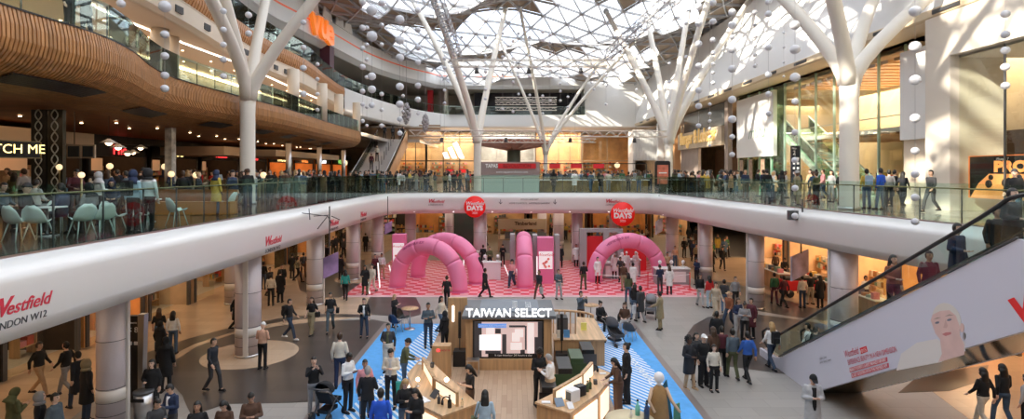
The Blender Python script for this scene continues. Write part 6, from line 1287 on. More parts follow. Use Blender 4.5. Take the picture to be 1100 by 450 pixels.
def person(x, y, z, face, pose, outfit, hair, top, bottom, label, s=1.0, skin=0, hairc='blk', bag=None, bagc='black', shoe='black', group=None, front=None):
    L = LIB[pose]; o = bpy.data.objects.new('person', L['body']); COL.objects.link(o); o.location = (x, y, z); o.rotation_euler.z = math.radians(face); o.scale = (s, s, s)
    setm(o, 0, SKINS[skin]); setm(o, 1, HAIRM['blk']); setm(o, 2, LIPM); tag(o, 'person '+label, 'person', group)
    def ch(name, me, m, loc=None, pitch=0):
        c = bpy.data.objects.new(name, me); COL.objects.link(c); c.parent = o; setm(c, 0, m)
        if loc is not None: c.location = loc; c.rotation_euler.x = pitch
        return c
    kind, tr = outfit if isinstance(outfit, tuple) else (outfit, 'trousers')
    ch({'robe': 'dress', 'shirt': 'top'}.get(kind, kind), L[kind], CLOTH[top])
    if kind != 'robe': ch('trousers', L[tr], CLOTH[bottom])
    ch('shoes', L['shoes'], CLOTH[shoe])
    if hair:
        hm = CLOTH[hair.split(':')[1]] if ':' in hair else HAIRM[hairc]; hk = hair.split(':')[0]
        ch({'hijab': 'headscarf', 'beanie': 'beanie', 'cap': 'cap', 'hood': 'hood'}.get(hk, 'hair'), HAIR[hk], hm, L['head'][0], L['head'][1])
        if hk in ('cap', 'beanie'): pass
    if front: ch('shirt_front', FRONT['coat' if kind == 'coat' else 'jacket'], CLOTH[front])
    if bag: ch({'backpack': 'backpack', 'tote': 'carrier_bag', 'shoulder': 'shoulder_bag'}[bag], bag_mesh(bag), CLOTH[bagc])
    NP[0] += 1; return o
def gp(px, hy, face, pose, outfit, hair, top, bottom, label, s=1.0, **k):
    h = (1.72 if pose != 'sit' else 1.34)*s; z = 0
    for _ in range(2):
        Y = (CZ-z-h)*FPX/(hy-HY); X = (px-CX)/FPX*Y; z = .068 if (-5.8 < X < 5.55 and 12.6 < Y < 25.9) else (.016 if (-9.5 < X < 11 and 31.9 < Y < 44.5) else 0)
    for cx_, cy_, cr in COLPOS:
        d = Vector((X-cx_, Y-cy_)); R0 = cr+.34
        if z < 1 and d.length < R0: d = d.normalized()*R0; X, Y = cx_+d.x, cy_+d.y
    for a_, b_ in POSD:
        d = Vector((X-a_, Y-b_))
        if d.length < .40: d = (d.normalized() if d.length > .01 else Vector((1, 0)))*.42; X, Y = a_+d.x, b_+d.y
    POSD.append((X, Y))
    return person(X, Y, z, face, pose, outfit, hair, top, bottom, label, s, **k)
POSD = []
WT = ('jacket', 'wide_trousers'); SW = ('shirt', 'trousers'); CO = ('coat', 'trousers')
G = gp
# bottom left
G(14, 417, 160, 'phone', 'robe', 'hijab:olive', 'olive', 'black', 'in an olive green headscarf and robe at the lower left corner', .95)
G(43, 421, 120, 'stand', 'jacket', 'hood:grey', 'black', 'black', 'in black jacket with grey hood beside the green-jacketed companion', .98)
G(58, 422, 90, 'stand', 'jacket', 'short', 'slate', 'black', 'in dark teal jacket beside the grey-hooded companion', .98)
G(42, 367, 90, 'walk', 'jacket', 'short', 'black', 'tan', 'walking in black jacket and tan trousers past the nearest left shop', skin=1)
G(71, 367, 270, 'walk', 'jacket', 'short', 'black', 'grey', 'walking in black jacket and grey jeans near the orange tables')
G(84, 377, 250, 'walk2', 'coat', 'short', 'ink', 'dkdenim', 'in long dark coat walking behind the parka wearer')
G(93, 386, 150, 'stand', 'coat', 'hood:khaki', 'black', 'dkdenim', 'in black parka with a furry hood left of the nearest column', 1.02)
G(163, 386, 10, 'stand2', 'coat', 'long', 'black', 'black', 'in black coat facing forward right of the nearest column', .96)
G(178, 362, 190, 'stand', 'coat', 'hijab:black', 'black', 'black', 'all in black seen from behind, right of the nearest column', 1.03)
G(184, 411, 340, 'phone', 'jacket', 'short', 'navy', 'charcoal', 'in navy jacket and white shirt looking down at a phone', skin=1, front='white')
G(168, 427, 60, 'phone', 'jacket', 'bun', 'charcoal', 'black', 'with tied dark hair next to the navy-jacketed phone user', .95, skin=1)
G(212, 431, 20, 'stand2', 'jacket', 'long', 'black', 'black', 'with long black hair and black coat at the bottom edge, left of two women', .95, skin=2)
G(241, 429, 0, 'phone', 'jacket', 'long', 'brown', 'black', 'with long black hair and brown jacket at the bottom edge', .96, skin=1)
G(270, 420, 20, 'phone', 'jacket', 'short', 'brown', 'black', 'in dark brown jacket looking down at the bottom edge', 1.02, skin=2)
G(229, 363, 75, 'walk2', 'jacket', 'short', 'ink', 'charcoal', 'in black jacket and charcoal jeans striding across the dark floor', skin=1, shoe='black')
G(282, 346, 175, 'phone', 'jacket', 'cap:white', 'peach', 'black', 'in a tan fleece jacket and white cap by the second column', .98)
G(311, 321, 80, 'walk', 'jacket', 'short', 'black', 'dkdenim', 'walking with a black backpack and white trainers', bag='backpack', shoe='white', skin=1)
G(335, 319, 350, 'walk2', ('shirt', 'wide_trousers'), 'long', 'black', 'khaki', 'in black top and loose olive trousers with a shoulder bag', .95, bag='shoulder', hairc='brn')
G(355, 314, 10, 'walk', 'shirt', 'short', 'black', 'slate', 'in black T-shirt and grey jeans carrying a jacket', 1.02, bag='shoulder', skin=1)
G(391, 320, 10, 'stand2', 'jacket', 'short', 'black', 'dkdenim', 'in open black jacket and white shirt standing left of the blue platform', .98, front='white')
G(171, 331, 200, 'stand', 'shirt', 'long', 'black', 'denim', 'with long hair by the gold-lit shop on the left', .97, hairc='brn')
G(186, 334, 190, 'stand', 'jacket', 'long', 'white', 'denim', 'in white jumper and blue jeans by the gold-lit shop', .97)
G(172, 345, 170, 'stand2', 'coat', 'hijab:black', 'black', 'black', 'in black headscarf in front of the two women by the gold-lit shop', .9)
G(291, 294, 190, 'stand', 'jacket', 'short', 'cream', 'black', 'in cream jumper and black trousers seen from behind, left of a pair', .98)
G(301, 290, 180, 'stand', 'coat', 'short', 'black', 'black', 'in long black coat seen from behind, right of a pair', 1.02)
G(254, 314, 90, 'walk', 'coat', 'short', 'black', 'black', 'in black half hidden behind the second column')
for i, (px, hy, f, po, ou, ha, t_, b_, n) in enumerate((
  (303, 284, 20, 'walk', 'coat', 'short', 'black', 'black', 'in long black coat walking left of the third column'), (290, 287, 60, 'walk2', 'jacket', 'short', 'ink', 'charcoal', 'small in black walking beside the long-coated walker'), (283, 281, 180, 'stand', 'jacket', 'short', 'black', 'dkdenim', 'in black at the back near the left shops'),
  (314, 272, 170, 'stand', 'coat', 'short', 'black', 'black', 'in black coat under the purple banner side of the gallery'), (326, 271, 200, 'stand2', 'jacket', 'short', 'charcoal', 'brown', 'in charcoal jacket by the third column'), (320, 275, 90, 'walk', 'jacket', 'long', 'khaki', 'black', 'in khaki top walking behind the left columns'),
  (358, 254, 0, 'stand', 'jacket', 'short', 'ink', 'black', 'in dark jacket between the third and fourth columns'), (367, 250, 180, 'walk', 'coat', 'hijab:black', 'black', 'black', 'in black headscarf behind the fourth column'), (350, 262, 30, 'stand', 'coat', 'long', 'black', 'black', 'with long hair in a black coat near the purple banner'),
  (371, 290, 190, 'walk2', 'jacket', 'long', 'teal', 'black', 'in teal jacket and black skirt at the corner of the checkered floor'), (373, 273, 160, 'stand', 'coat', 'short', 'black', 'black', 'in black leaning by the fourth column'), (392, 285, 0, 'stand2', 'coat', 'long', 'black', 'olive', 'in open black coat at the left of the checkered floor'),
  (400, 284, 340, 'walk', 'jacket', 'long', 'cream', 'cream', 'in cream jacket carrying a white tube of light'), (403, 273, 350, 'stand', 'jacket', 'short', 'maroon', 'black', 'in dark red jacket by the pink pillar'), (410, 272, 20, 'stand2', 'jacket', 'bun', 'white', 'tan', 'in white top by the pink pillar'),
  (393, 250, 180, 'stand', 'coat', 'short', 'black', 'black', 'in dark coat behind the fifth column, left'), (401, 249, 10, 'stand', 'jacket', 'short', 'charcoal', 'black', 'in dark jacket behind the fifth column, right'))):
    G(px, hy, f, po, ou, ha, t_, b_, n, .97, skin=i % 3)
# behind and around the pink floor
for i, (px, hy, f, po, ou, ha, t_, b_, n) in enumerate((
  (480, 296, 180, 'walk2', 'shirt', 'short', 'black', 'black', 'in black T-shirt seen from behind on the edge of the checkered floor'), (474, 318, 60, 'walk', 'jacket', 'long', 'cream', 'denim', 'in cream jacket walking behind the two men by the kiosk'),
  (515, 276, 190, 'stand', 'jacket', 'long', 'maroon', 'black', 'in patterned dark red jacket at the far left arch foot'), (519, 263, 180, 'stand', 'jacket', 'short', 'black', 'black', 'in black at the far central column, left'), (526, 265, 20, 'stand2', 'jacket', 'short', 'olive', 'black', 'in olive jacket at the far central column, right'),
  (521, 288, 120, 'walk', 'coat', 'short', 'black', 'black', 'in black coat walking past the farther left arch'), (540, 262, 10, 'phone', 'jacket', 'short', 'black', 'black', 'in black behind the white display counter'), (550, 279, 340, 'walk', ('jacket', 'wide_trousers'), 'curly', 'pink', 'dkdenim', 'in pale pink top and flared jeans beside the edge-on pink arch'),
  (579, 290, 320, 'walk', 'jacket', 'short', 'ink', 'brown', 'in dark jumper and brown trousers carrying a white plastic bag'), (600, 289, 20, 'stand2', 'jacket', 'short', 'slate', 'lgrey', 'in blue-grey jacket in front of the pink advertising box'), (602, 263, 0, 'stand', 'coat', 'short', 'black', 'black', 'tall in black right of the pink advertising box'),
  (619, 262, 10, 'stand', 'coat', 'short', 'white', 'black', 'in white lab coat beside the far column'), (626, 263, 200, 'stand', 'jacket', 'short', 'black', 'black', 'in black beside the lab coat at the far column'), (627, 281, 190, 'stand2', 'jacket', 'short', 'black', 'olive', 'in black jacket and olive trousers on the checkered floor'), (594, 242, 180, 'stand', 'coat', 'short', 'black', 'black', 'in black far behind by the boot stand'),
  (642, 276, 20, 'stand', 'coat', 'short', 'white', 'black', 'in white lab coat under the left foot of the right arch'), (660, 272, 0, 'stand', 'coat', 'cap:white', 'white', 'black', 'in white lab coat and cap behind the left counter'), (667, 275, 330, 'lean', 'jacket', 'short', 'charcoal', 'black', 'in charcoal leaning over the left counter'),
  (673, 270, 0, 'stand', 'coat', 'cap:white', 'white', 'white', 'in white coat and cap in the middle of the red booth'), (683, 270, 20, 'stand2', 'coat', 'cap:white', 'white', 'white', 'in white coat and cap in front of the red panel'), (670, 282, 200, 'stand', 'jacket', 'short', 'brown', 'khaki', 'in brown jacket watching the machines'), (680, 282, 190, 'stand', 'coat', 'short', 'white', 'black', 'in white lab coat seen from behind at the left counter'),
  (675, 293, 180, 'walk2', 'jacket', 'long', 'olive', 'denim', 'in dark olive jacket walking off the checkered floor'), (709, 284, 190, 'phone', 'jacket', 'short', 'navy', 'charcoal', 'in navy at the right counter'), (719, 285, 180, 'stand', 'coat', 'long', 'white', 'black', 'in white lab coat with brown hair at the right counter'), (725, 264, 0, 'stand', 'shirt', 'short', 'peach', 'denim', 'in peach top and jeans by the far right column'),
  (717, 271, 20, 'stand', 'jacket', 'short', 'tan', 'brown', 'in tan jacket behind the right counter'), (735, 255, 10, 'stand', 'jacket', 'short', 'black', 'black', 'in black far behind the right arch, left'), (742, 254, 0, 'walk', 'jacket', 'short', 'ink', 'black', 'in black far behind the right arch, right'))):
    G(px, hy, f, po, ou, ha, t_, b_, n, .97, skin=i % 3, hairc='brn' if i % 4 == 0 else 'blk', bag='tote' if px == 579 else None, bagc='lgrey')
# kiosk
G(460, 325, 10, 'cross', 'jacket', 'short', 'slate', 'dkdenim', 'bearded with folded arms left of the oak side wall', 1.04, skin=2)
G(478, 334, 220, 'stand', 'jacket', 'hijab:black', 'black', 'black', 'all in black facing the bearded man left of the oak side wall', .98)
p = Gd(415, 362, .06); person(-5.3, 25.2, .068, 60, 'cross', 'jacket', 'long', 'black', 'black', 'blond with folded arms sitting height by the round platform table', .86, hairc='bld')
G(417, 347, 0, 'stand2', ('jacket', 'wide_trousers'), 'short', 'charcoal', 'cream', 'in dark jacket and cream trousers on the left of the blue platform', 1.0, skin=1, front='olive')
G(420, 373, 0, 'phone', 'jacket', 'short', 'cream', 'black', 'in cream jacket holding a green bag on the blue stripes', 1.05, front='lgrey', bag='tote', bagc='teal')
G(434, 363, 100, 'lean', 'jacket', 'beanie:black', 'olive', 'denim', 'in olive hoodie and black beanie at the far end of the left counter', 1.0, skin=1)
G(337, 383, 30, 'camera', 'jacket', 'short', 'black', 'grey', 'in black jacket photographing with a phone beside the platform edge', .98)
G(365, 357, 190, 'stand', 'jacket', 'short', 'cream', 'navy', 'in cream jumper seen from behind left of the platform', 1.05, hairc='brn')
G(374, 378, 60, 'phone', 'jacket', 'short', 'white', 'black', 'bearded in white jumper at the stroller', 1.02, skin=3)
G(392, 386, 20, 'stand', 'jacket', 'short', 'pink', 'denim', 'in pink jacket behind the black-jacketed man', .95, skin=2)
G(395, 393, 180, 'stand2', 'jacket', 'short', 'black', 'black', 'in black jacket seen from behind beside the bright blue jacket', 1.03, hairc='gry')
G(409, 417, 185, 'stand', 'jacket', 'short', 'royal', 'black', 'in bright blue jacket at the bottom edge, seen from behind', 1.02)
G(435, 406, 30, 'phone', 'jacket', 'long', 'black', 'denim', 'with reddish blond hair at the left display counter', .97, hairc='bld')
G(447, 416, 330, 'phone', 'coat', 'long', 'black', 'black', 'with long black hair and black coat at the left display counter', .97)
G(505, 391, 300, 'phone', 'shirt', 'long', 'black', 'brown', 'with wavy black hair and black top inside the kiosk', .97, skin=1)
G(521, 419, 180, 'stand', 'jacket', 'long', 'lblue', 'white', 'in pale blue jumper with a crossbody bag seen from behind', .96, bag='shoulder', bagc='olive')
G(579, 374, 20, 'phone', 'jacket', 'curly', 'black', 'black', 'with curly black hair and black clothes inside the kiosk', 1.0, skin=3)
G(591, 380, 250, 'phone', ('jacket', 'wide_trousers'), 'short', 'white', 'tan', 'grey-haired in white shirt and tan trousers inside the kiosk', 1.0, hairc='gry')
G(664, 383, 280, 'lean', ('jacket', 'wide_trousers'), 'long', 'brown', 'brown', 'in dark brown jacket and brown trousers reaching to the right counter', 1.0, shoe='white')
G(673, 368, 270, 'stand', ('jacket', 'wide_trousers'), 'bun', 'black', 'black', 'tall in black with sunglasses beside the right counter', 1.06)
G(624, 312.5, 30, 'camera', 'jacket', 'short', 'slate', 'brown', 'in denim shirt taking a photo behind the curved rail', 1.02)
for i, (px, hy, f, po, ou, ha, t_, b_, n) in enumerate((
  (682, 305, 150, 'walk', 'jacket', 'long', 'black', 'denim', 'in black jacket and blue jeans beside the white shopping bag'), (688, 307, 200, 'walk2', 'coat', 'short', 'charcoal', 'grey', 'in charcoal coat carrying a white shopping bag'), (709, 313, 240, 'push', 'coat', 'bun', 'khaki', 'khaki', 'in long khaki coat pushing the black and pale stroller'),
  (769, 303, 10, 'walk', ('jacket', 'wide_trousers'), 'short', 'sand', 'sand', 'in pale sand shirt and trousers walking right of the platform'), (752, 294, 0, 'walk2', 'jacket', 'long', 'black', 'lgrey', 'in black top and pale jeans at the corner of the checkered floor'), (755, 276, 300, 'phone', 'jacket', 'short', 'navy', 'black', 'in navy on a phone by the right column'),
  (783, 313, 300, 'walk', 'jacket', 'cap:tan', 'rust', 'dkdenim', 'in brown leather jacket, cap and jeans'), (793, 320, 20, 'stand2', ('jacket', 'wide_trousers'), 'long', 'navy', 'lgrey', 'with long brown hair in navy top and pale trousers'), (800, 324, 340, 'phone', 'jacket', 'bun', 'grey', 'black', 'in grey coat with a scarf between two friends'), (807, 320, 300, 'stand', 'coat', 'short', 'maroon', 'black', 'in long dark maroon coat at the right of a group of friends'),
  (770, 334, 160, 'stand', 'coat', 'short', 'black', 'black', 'bald in black coat facing away'), (766, 351, 200, 'stand', 'coat', 'long', 'brown', 'black', 'with brown hair and dark coat in the middle of the group'), (748, 357, 20, 'stand2', 'jacket', 'long', 'charcoal', 'black', 'with long black hair at the back of the group'), (756, 359, 10, 'stand', ('jacket', 'wide_trousers'), 'cap:white', 'black', 'black', 'in white cap and black jacket'),
  (740, 361, 30, 'stand2', 'coat', 'curly', 'ink', 'tan', 'in long navy puffer coat and tan trousers holding a white paper'), (767, 370, 0, 'stand', 'jacket', 'long', 'cream', 'black', 'in cream jumper and black trousers, shorter than the others'), (787, 353, 180, 'walk2', 'jacket', 'short', 'slate', 'olive', 'in slate puffer vest and olive trousers seen from behind'), (803, 356, 185, 'walk', 'jacket', 'short', 'blue', 'black', 'in blue jacket seen from behind'),
  (778, 351, 170, 'stand', 'jacket', 'short', 'maroon', 'black', 'in dark red half behind the slate vest'), (829, 346, 190, 'walk', 'jacket', 'long', 'white', 'dkdenim', 'blond in white top with a black bag walking to the escalator'))):
    G(px, hy, f, po, ou, ha, t_, b_, n, {767: .88, 748: .95, 769: 1.04}.get(px, 1.0), skin=(3 if px in (740, 770) else i % 3), hairc='bld' if px == 829 else ('brn' if px in (793, 766) else 'blk'), bag={688: 'tote', 829: 'backpack', 682: None}.get(px), bagc='white' if px == 688 else 'black', shoe='tan' if px == 740 else 'black')
G(868, 347, 250, 'walk2', 'jacket', 'short', 'white', 'black', 'in white shirt with a bag at the foot of the escalator', 1.0, skin=1, bag='shoulder')
G(875, 350, 100, 'stand', 'jacket', 'short', 'black', 'black', 'in black behind the white shirt at the foot of the escalator')
G(873, 401, 350, 'phone', 'coat', 'cap:black', 'lgrey', 'black', 'in long pale grey coat and dark cap below the escalator poster', 1.06, skin=1, front='black')
G(1056, 395, 190, 'walk', 'jacket', 'long', 'black', 'cream', 'in black coat and cream trousers under the escalator', 1.0)
G(1077, 391, 180, 'walk2', 'jacket', 'long', 'black', 'denim', 'in black coat and blue jeans under the escalator', 1.02)
G(1103, 402, 200, 'stand', 'jacket', 'long', 'lgrey', 'black', 'in patterned top at the right edge under the escalator', .95)
for i, (px, hy, f, po, ou, ha, t_, b_, n) in enumerate((
  (832, 293, 170, 'walk2', 'jacket', 'short', 'green', 'maroon', 'in green jacket and dark red trousers by the bakery'), (842, 296, 200, 'walk', 'jacket', 'short', 'maroon', 'black', 'in dark red jacket by the food cart'), (881, 296, 180, 'stand', 'coat', 'long', 'black', 'black', 'in long black dress coat by the food cart'), (871, 293, 190, 'stand2', 'jacket', 'short', 'black', 'sand', 'in black jacket and beige trousers by the food cart'),
  (862, 296, 180, 'stand', 'jacket', 'short', 'cream', 'dkdenim', 'in cream jacket by the food cart'), (765, 266, 20, 'walk', 'coat', 'long', 'black', 'black', 'in black coat beyond the right columns, left'), (776, 265, 0, 'walk2', 'jacket', 'long', 'black', 'black', 'in black jacket beyond the right columns, right'), (748, 262, 10, 'stand', 'jacket', 'short', 'khaki', 'black', 'in khaki beyond the right columns'),
  (842, 276, 0, 'lean', 'jacket', 'short', 'black', 'black', 'in black sitting height in the dim cafe, left'), (833, 271, 180, 'stand', 'jacket', 'short', 'brown', 'black', 'in brown in the dim cafe, right'), (915, 292, 0, 'lean', 'shirt', 'short', 'black', 'black', 'behind the glowing cafe counter'), (930, 296, 10, 'stand', 'shirt', 'short', 'white', 'black', 'in white behind the glowing cafe counter'),
  (790, 297, 0, 'stand', 'jacket', 'short', 'grey', 'black', 'in grey jacket behind the second right column'), (778, 300, 160, 'walk', 'jacket', 'short', 'charcoal', 'denim', 'in charcoal jacket right of the sand-shirted walker'), (762, 296, 200, 'stand', 'jacket', 'long', 'red', 'lblue', 'in red jacket by the checkered floor corner'))):
    G(px, hy, f, po, ou, ha, t_, b_, n, .98, skin=i % 3)
# on the escalator
for i, (px, Y, ou, ha, t_, f, sk, n) in enumerate(((962, 14.9, 'jacket', 'long', 'rust', 190, 1, 'in rust jacket, lowest rider on the escalator'), (972, 14.2, 'jacket', 'short', 'maroon', 180, 2, 'in dark red, second lowest rider on the escalator'), (1003, 12.75, 'coat', 'short', 'navy', 190, 1, 'in navy suit with white shirt on the escalator'), (1018, 12.2, 'coat', 'short', 'black', 180, 2, 'in black suit with white shirt on the escalator'), (1056, 11.35, 'coat', 'short', 'ink', 10, 0, 'in dark coat near the top of the escalator'), (1090, 10.75, 'jacket', 'short', 'grey', 200, 1, 'in grey top, highest rider on the escalator'))):
    x = (EX0+EX1)/2+(.22 if i % 2 else -.22); st_ = math.floor((20-Y)/(RUN/nst))+1; person(x, Y, 5.45*st_/nst+.005, (8, -10, 15, -5, 12, -12)[i], 'stand' if i % 2 else 'stand2', ou, ha, t_, 'black', n, 1.0, skin=sk)
# seated women near the stroller
p = Gd(645, 355); person(p.x, p.y, -.02, 30, 'sit', 'jacket', 'bun', 'black', 'black', 'in black sitting at the round table by the stroller', 1.0)
p = Gd(671, 357); person(p.x, p.y, -.02, -20, 'sit', 'jacket', 'long', 'brown', 'lgrey', 'in brown patterned jacket sitting behind the stroller', 1.0, hairc='brn')
# ---------------------------------------------------------------- upper gallery people
def up(px, Y, face, pose, outfit, hair, top, bottom, label, s=1.0, **k): return person((px-CX)/FPX*Y, Y, L1, face, pose, outfit, hair, top, bottom, label, s, **k)
up(143, 15.0, 175, 'stand', 'jacket', 'hijab:navy', 'lblue', 'black', 'in navy headscarf and pale blue jacket seen from behind at the glass', .98, bag='backpack')
up(159, 15.3, 185, 'stand', 'jacket', 'hood:black', 'white', 'black', 'in white printed jumper and black hood seen from behind at the glass', 1.0)
up(106, 17.2, 160, 'stand2', 'jacket', 'hijab:lgrey', 'white', 'black', 'in pale grey headscarf in the food court', .95); up(80, 18.5, 60, 'lean', 'jacket', 'short', 'maroon', 'black', 'in dark red jacket leaning over a food court table', 1.02, skin=1)
up(28, 14.2, 100, 'sit', 'jacket', 'beanie:charcoal', 'black', 'black', 'in black with beanie sitting at the nearest food court table'); up(66, 14.7, 270, 'sit', 'jacket', 'short', 'navy', 'navy', 'in navy sitting opposite the beanie wearer'); up(96, 14.9, 260, 'sit', 'jacket', 'hijab:black', 'grey', 'black', 'in black headscarf sitting left of the standing women', 1.0)
up(38, 17.5, 180, 'sit', 'jacket', 'short', 'white', 'grey', 'in white sitting behind the nearest table', 1.05); up(3, 15.5, 90, 'sit', 'jacket', 'short', 'slate', 'black', 'in slate blue cut by the left edge of the food court'); up(120, 19.5, 30, 'sit', 'jacket', 'hood:navy', 'navy', 'black', 'in navy hood sitting behind the white headscarf')
up(1000, 22.3, 285, 'walk', 'jacket', 'short', 'charcoal', 'charcoal', 'in charcoal jacket walking alone past the cream portal', .99, skin=1); up(1090, 18.6, 300, 'walk2', 'coat', 'beanie:charcoal', 'black', 'dkdenim', 'in long black coat and grey beanie at the right edge of the gallery', 1.0)
up(931, 24.6, 170, 'stand', 'jacket', 'short', 'yellow', 'denim', 'in yellow jacket with pale blue backpack by the right balustrade', 1.02, bag='backpack', bagc='lblue'); up(946, 24.0, 200, 'stand2', 'jacket', 'short', 'royal', 'denim', 'in royal blue jacket by the right balustrade', 1.04, skin=2); up(961, 27, 90, 'walk', 'jacket', 'short', 'black', 'charcoal', 'in black walking right of the royal blue jacket', 1.0); up(970, 26.4, 120, 'walk2', 'jacket', 'long', 'ink', 'charcoal', 'with long hair walking toward the brown doorway', .95); up(955, 26.5, 170, 'stand', 'jacket', 'short', 'grey', 'black', 'in grey behind the royal blue jacket')
up(824, 28.0, 180, 'stand', 'jacket', 'short', 'black', 'dkdenim', 'in black jacket left of the wayfinding totem, nearest the glass', 1.03); 
# crowd copies: one merged mesh per figure
def merged(pose, outf, tr, hk, ratio=.22):
    bm = bmesh.new(); L = LIB[pose]; mats_n = 6
    def addm(me, base, M=None, keep=False):
        n0 = len(bm.faces); tmp = me.copy()
        if M: tmp.transform(M)
        bm.from_mesh(tmp); bm.faces.ensure_lookup_table()
        for f in bm.faces[n0:]: f.material_index = base+(1 if keep and f.material_index == 1 else 0)*0
        bpy.data.meshes.remove(tmp)
    addm(L['body'], 0); addm(L[outf], 2)
    if outf != 'robe': addm(L[tr], 3)
    addm(L['shoes'], 4)
    if hk: addm(HAIR[hk], 1, Matrix.Translation(L['head'][0]) @ Matrix.Rotation(L['head'][1], 4, 'X'))
    me = bpy.data.meshes.new('person_figure'); bm.to_mesh(me); bm.free()
    for _ in range(5): me.materials.append(OFFW)
    o = bpy.data.objects.new('t', me); COL.objects.link(o); d = o.modifiers.new('d', 'DECIMATE'); d.ratio = ratio; bake(o); me = o.data; bpy.data.objects.remove(o)
    me.polygons.foreach_set('use_smooth', [True]*len(me.polygons)); return me
VAR = [merged(*a) for a in (('stand', 'jacket', 'trousers', 'short'), ('stand2', 'jacket', 'trousers', 'long'), ('walk', 'jacket', 'trousers', 'short'), ('phone', 'jacket', 'trousers', 'short'), ('walk2', 'coat', 'trousers', 'long'), ('stand', 'coat', 'trousers', 'hijab'), ('stand2', 'coat', 'trousers', 'beanie'), ('cross', 'jacket', 'wide_trousers', 'bun'))]
SITV = [merged(*a) for a in (('sit', 'jacket', 'trousers', 'short'), ('sit', 'jacket', 'trousers', 'long'), ('sit', 'jacket', 'trousers', 'hijab'))]
NAMES = {'black': 'black', 'ink': 'blue-black', 'charcoal': 'charcoal', 'navy': 'navy', 'denim': 'denim blue', 'olive': 'olive', 'khaki': 'khaki', 'brown': 'brown', 'maroon': 'dark red', 'cream': 'cream', 'white': 'white', 'grey': 'grey', 'red': 'red', 'green': 'green', 'lblue': 'pale blue', 'slate': 'slate blue', 'tan': 'tan', 'pink': 'pink', 'lgrey': 'pale grey', 'yellow': 'yellow'}
HW = ['short dark hair', 'long dark hair', 'short hair, striding', 'a bent dark head', 'long dark hair, striding', 'a headscarf', 'a beanie', 'tied-up hair']
def crowd(x, y, z, face, var, top, bottom, zone, rnd, sit=False, s=1.0):
    me = (SITV if sit else VAR)[var]; o = bpy.data.objects.new('person', me); COL.objects.link(o); o.location = (x, y, z); o.rotation_euler.z = math.radians(face); o.scale = (s, s, s)
    sk = SKINS[rnd.choice((0, 0, 1, 1, 2, 3))]; hm = HAIRM[rnd.choice(('blk', 'blk', 'brn', 'brn', 'bld'))]
    if (not sit and var in (5, 6)) or (sit and var == 2): hm = CLOTH[rnd.choice(('black', 'charcoal', 'lgrey', 'navy'))]
    for k, m in enumerate((sk, hm, CLOTH[top], CLOTH[bottom], CLOTH['black'])): setm(o, k, m)
    hw = ('short dark hair', 'long dark hair', 'a headscarf')[var] if sit else HW[var]
    tag(o, 'person in %s top with %s %s' % (NAMES[top], hw, zone), 'person', 'people '+zone); return o
rnd = random.Random(5); TOPS = ['black']*7+['charcoal', 'charcoal', 'navy', 'ink', 'brown', 'olive', 'grey', 'cream', 'white', 'maroon', 'denim', 'khaki', 'red', 'lblue', 'green', 'slate', 'tan', 'pink', 'lgrey', 'yellow']; BOTS = ['black', 'black', 'charcoal', 'dkdenim', 'denim', 'grey', 'brown', 'khaki']
used = [(a, b, 0) for a, b, _ in COLPOS]; DEFER = []
def place(n, pxr, Yr, zone, faces, sitp=0.0, mind=.55, tops=TOPS, z=L1, xlim=None):
    c = 0; tries = 0
    while c < n and tries < 4000:
        tries += 1; px = rnd.uniform(*pxr); Y = rnd.uniform(*Yr); x = (px-CX)/FPX*Y
        if xlim and not xlim(x, Y): continue
        if any(math.hypot(x-a, Y-b) < r_+.5 for a, b, r_ in COLPOS+[(-13.25, 28, .4), (14.55, 24.1, .4), (-2.75, 44.6, .4), (12.9, 46, .4)]): continue
        if any(abs(x-a)+abs(Y-b) < mind*1.4 and abs(z-zz) < 1 for a, b, zz in used): continue
        used.append((x, Y, z)); sit = rnd.random() < sitp
        DEFER.append((Y, (x, Y, z, rnd.choice(faces)+rnd.uniform(-25, 25), rnd.randrange(8), rnd.choice(tops), rnd.choice(BOTS), zone, rnd, False, rnd.uniform(.93, 1.04)))); c += 1
for a, b in ((-13.25, 28.0), (14.55, 24.1), (-2.75, 44.6), (12.9, 46), (3.6, 60)): used.append((a, b, L1))
used += [(-10.2, 15, L1), (-9.97, 15.3, L1), (-11.9, 14.3, L1), (-11.9, 18.2, L1), (-12.2, 23, L1)]
OKL = lambda x, y: x < -10.3 and x > -20.2 and not (x > -16.6 and x < -12.2 and y > 53)
place(26, (175, 270), (21, 38), 'in the dim food court crowd', (0, 90, 180, 270), 0, xlim=OKL)
place(26, (0, 180), (20, 31), 'in the dim food court crowd', (0, 90, 180, 270), 0, xlim=OKL)
place(44, (272, 400), (26, 44), 'in the crowd near the orange stalls', (0, 90, 180, 270), 0, xlim=OKL)
place(20, (380, 440), (43, 52), 'below the pale staircase', (0, 180, 200), 0, xlim=lambda x, y: x > -12.2 or y < 53)
BOX = lambda x, y: not (-3.2 < x < 3.0 and 43.5 < y < 51) and not (1.8 < x < 11.6 and 45.3 < y < 47.3)
place(40, (425, 515), (43.3, 56), 'behind the far balustrade', (0, 90, 180, 270), 0, xlim=BOX)
place(52, (582, 712), (47.8, 58), 'behind the long bar', (0, 0, 180, 90), 0, xlim=BOX)
place(7, (590, 700), (43.2, 45.0), 'in front of the long bar', (180, 160, 20), 0, xlim=BOX, mind=1)
OKR = lambda x, y: x > redge(y)+.6 and x < 19.0
place(44, (722, 800), (33, 50), 'crowding the right balustrade', (0, 90, 180, 270), 0, xlim=OKR)
place(26, (795, 905), (26.5, 38), 'by the wayfinding totem', (0, 90, 180, 270), 0, xlim=OKR)
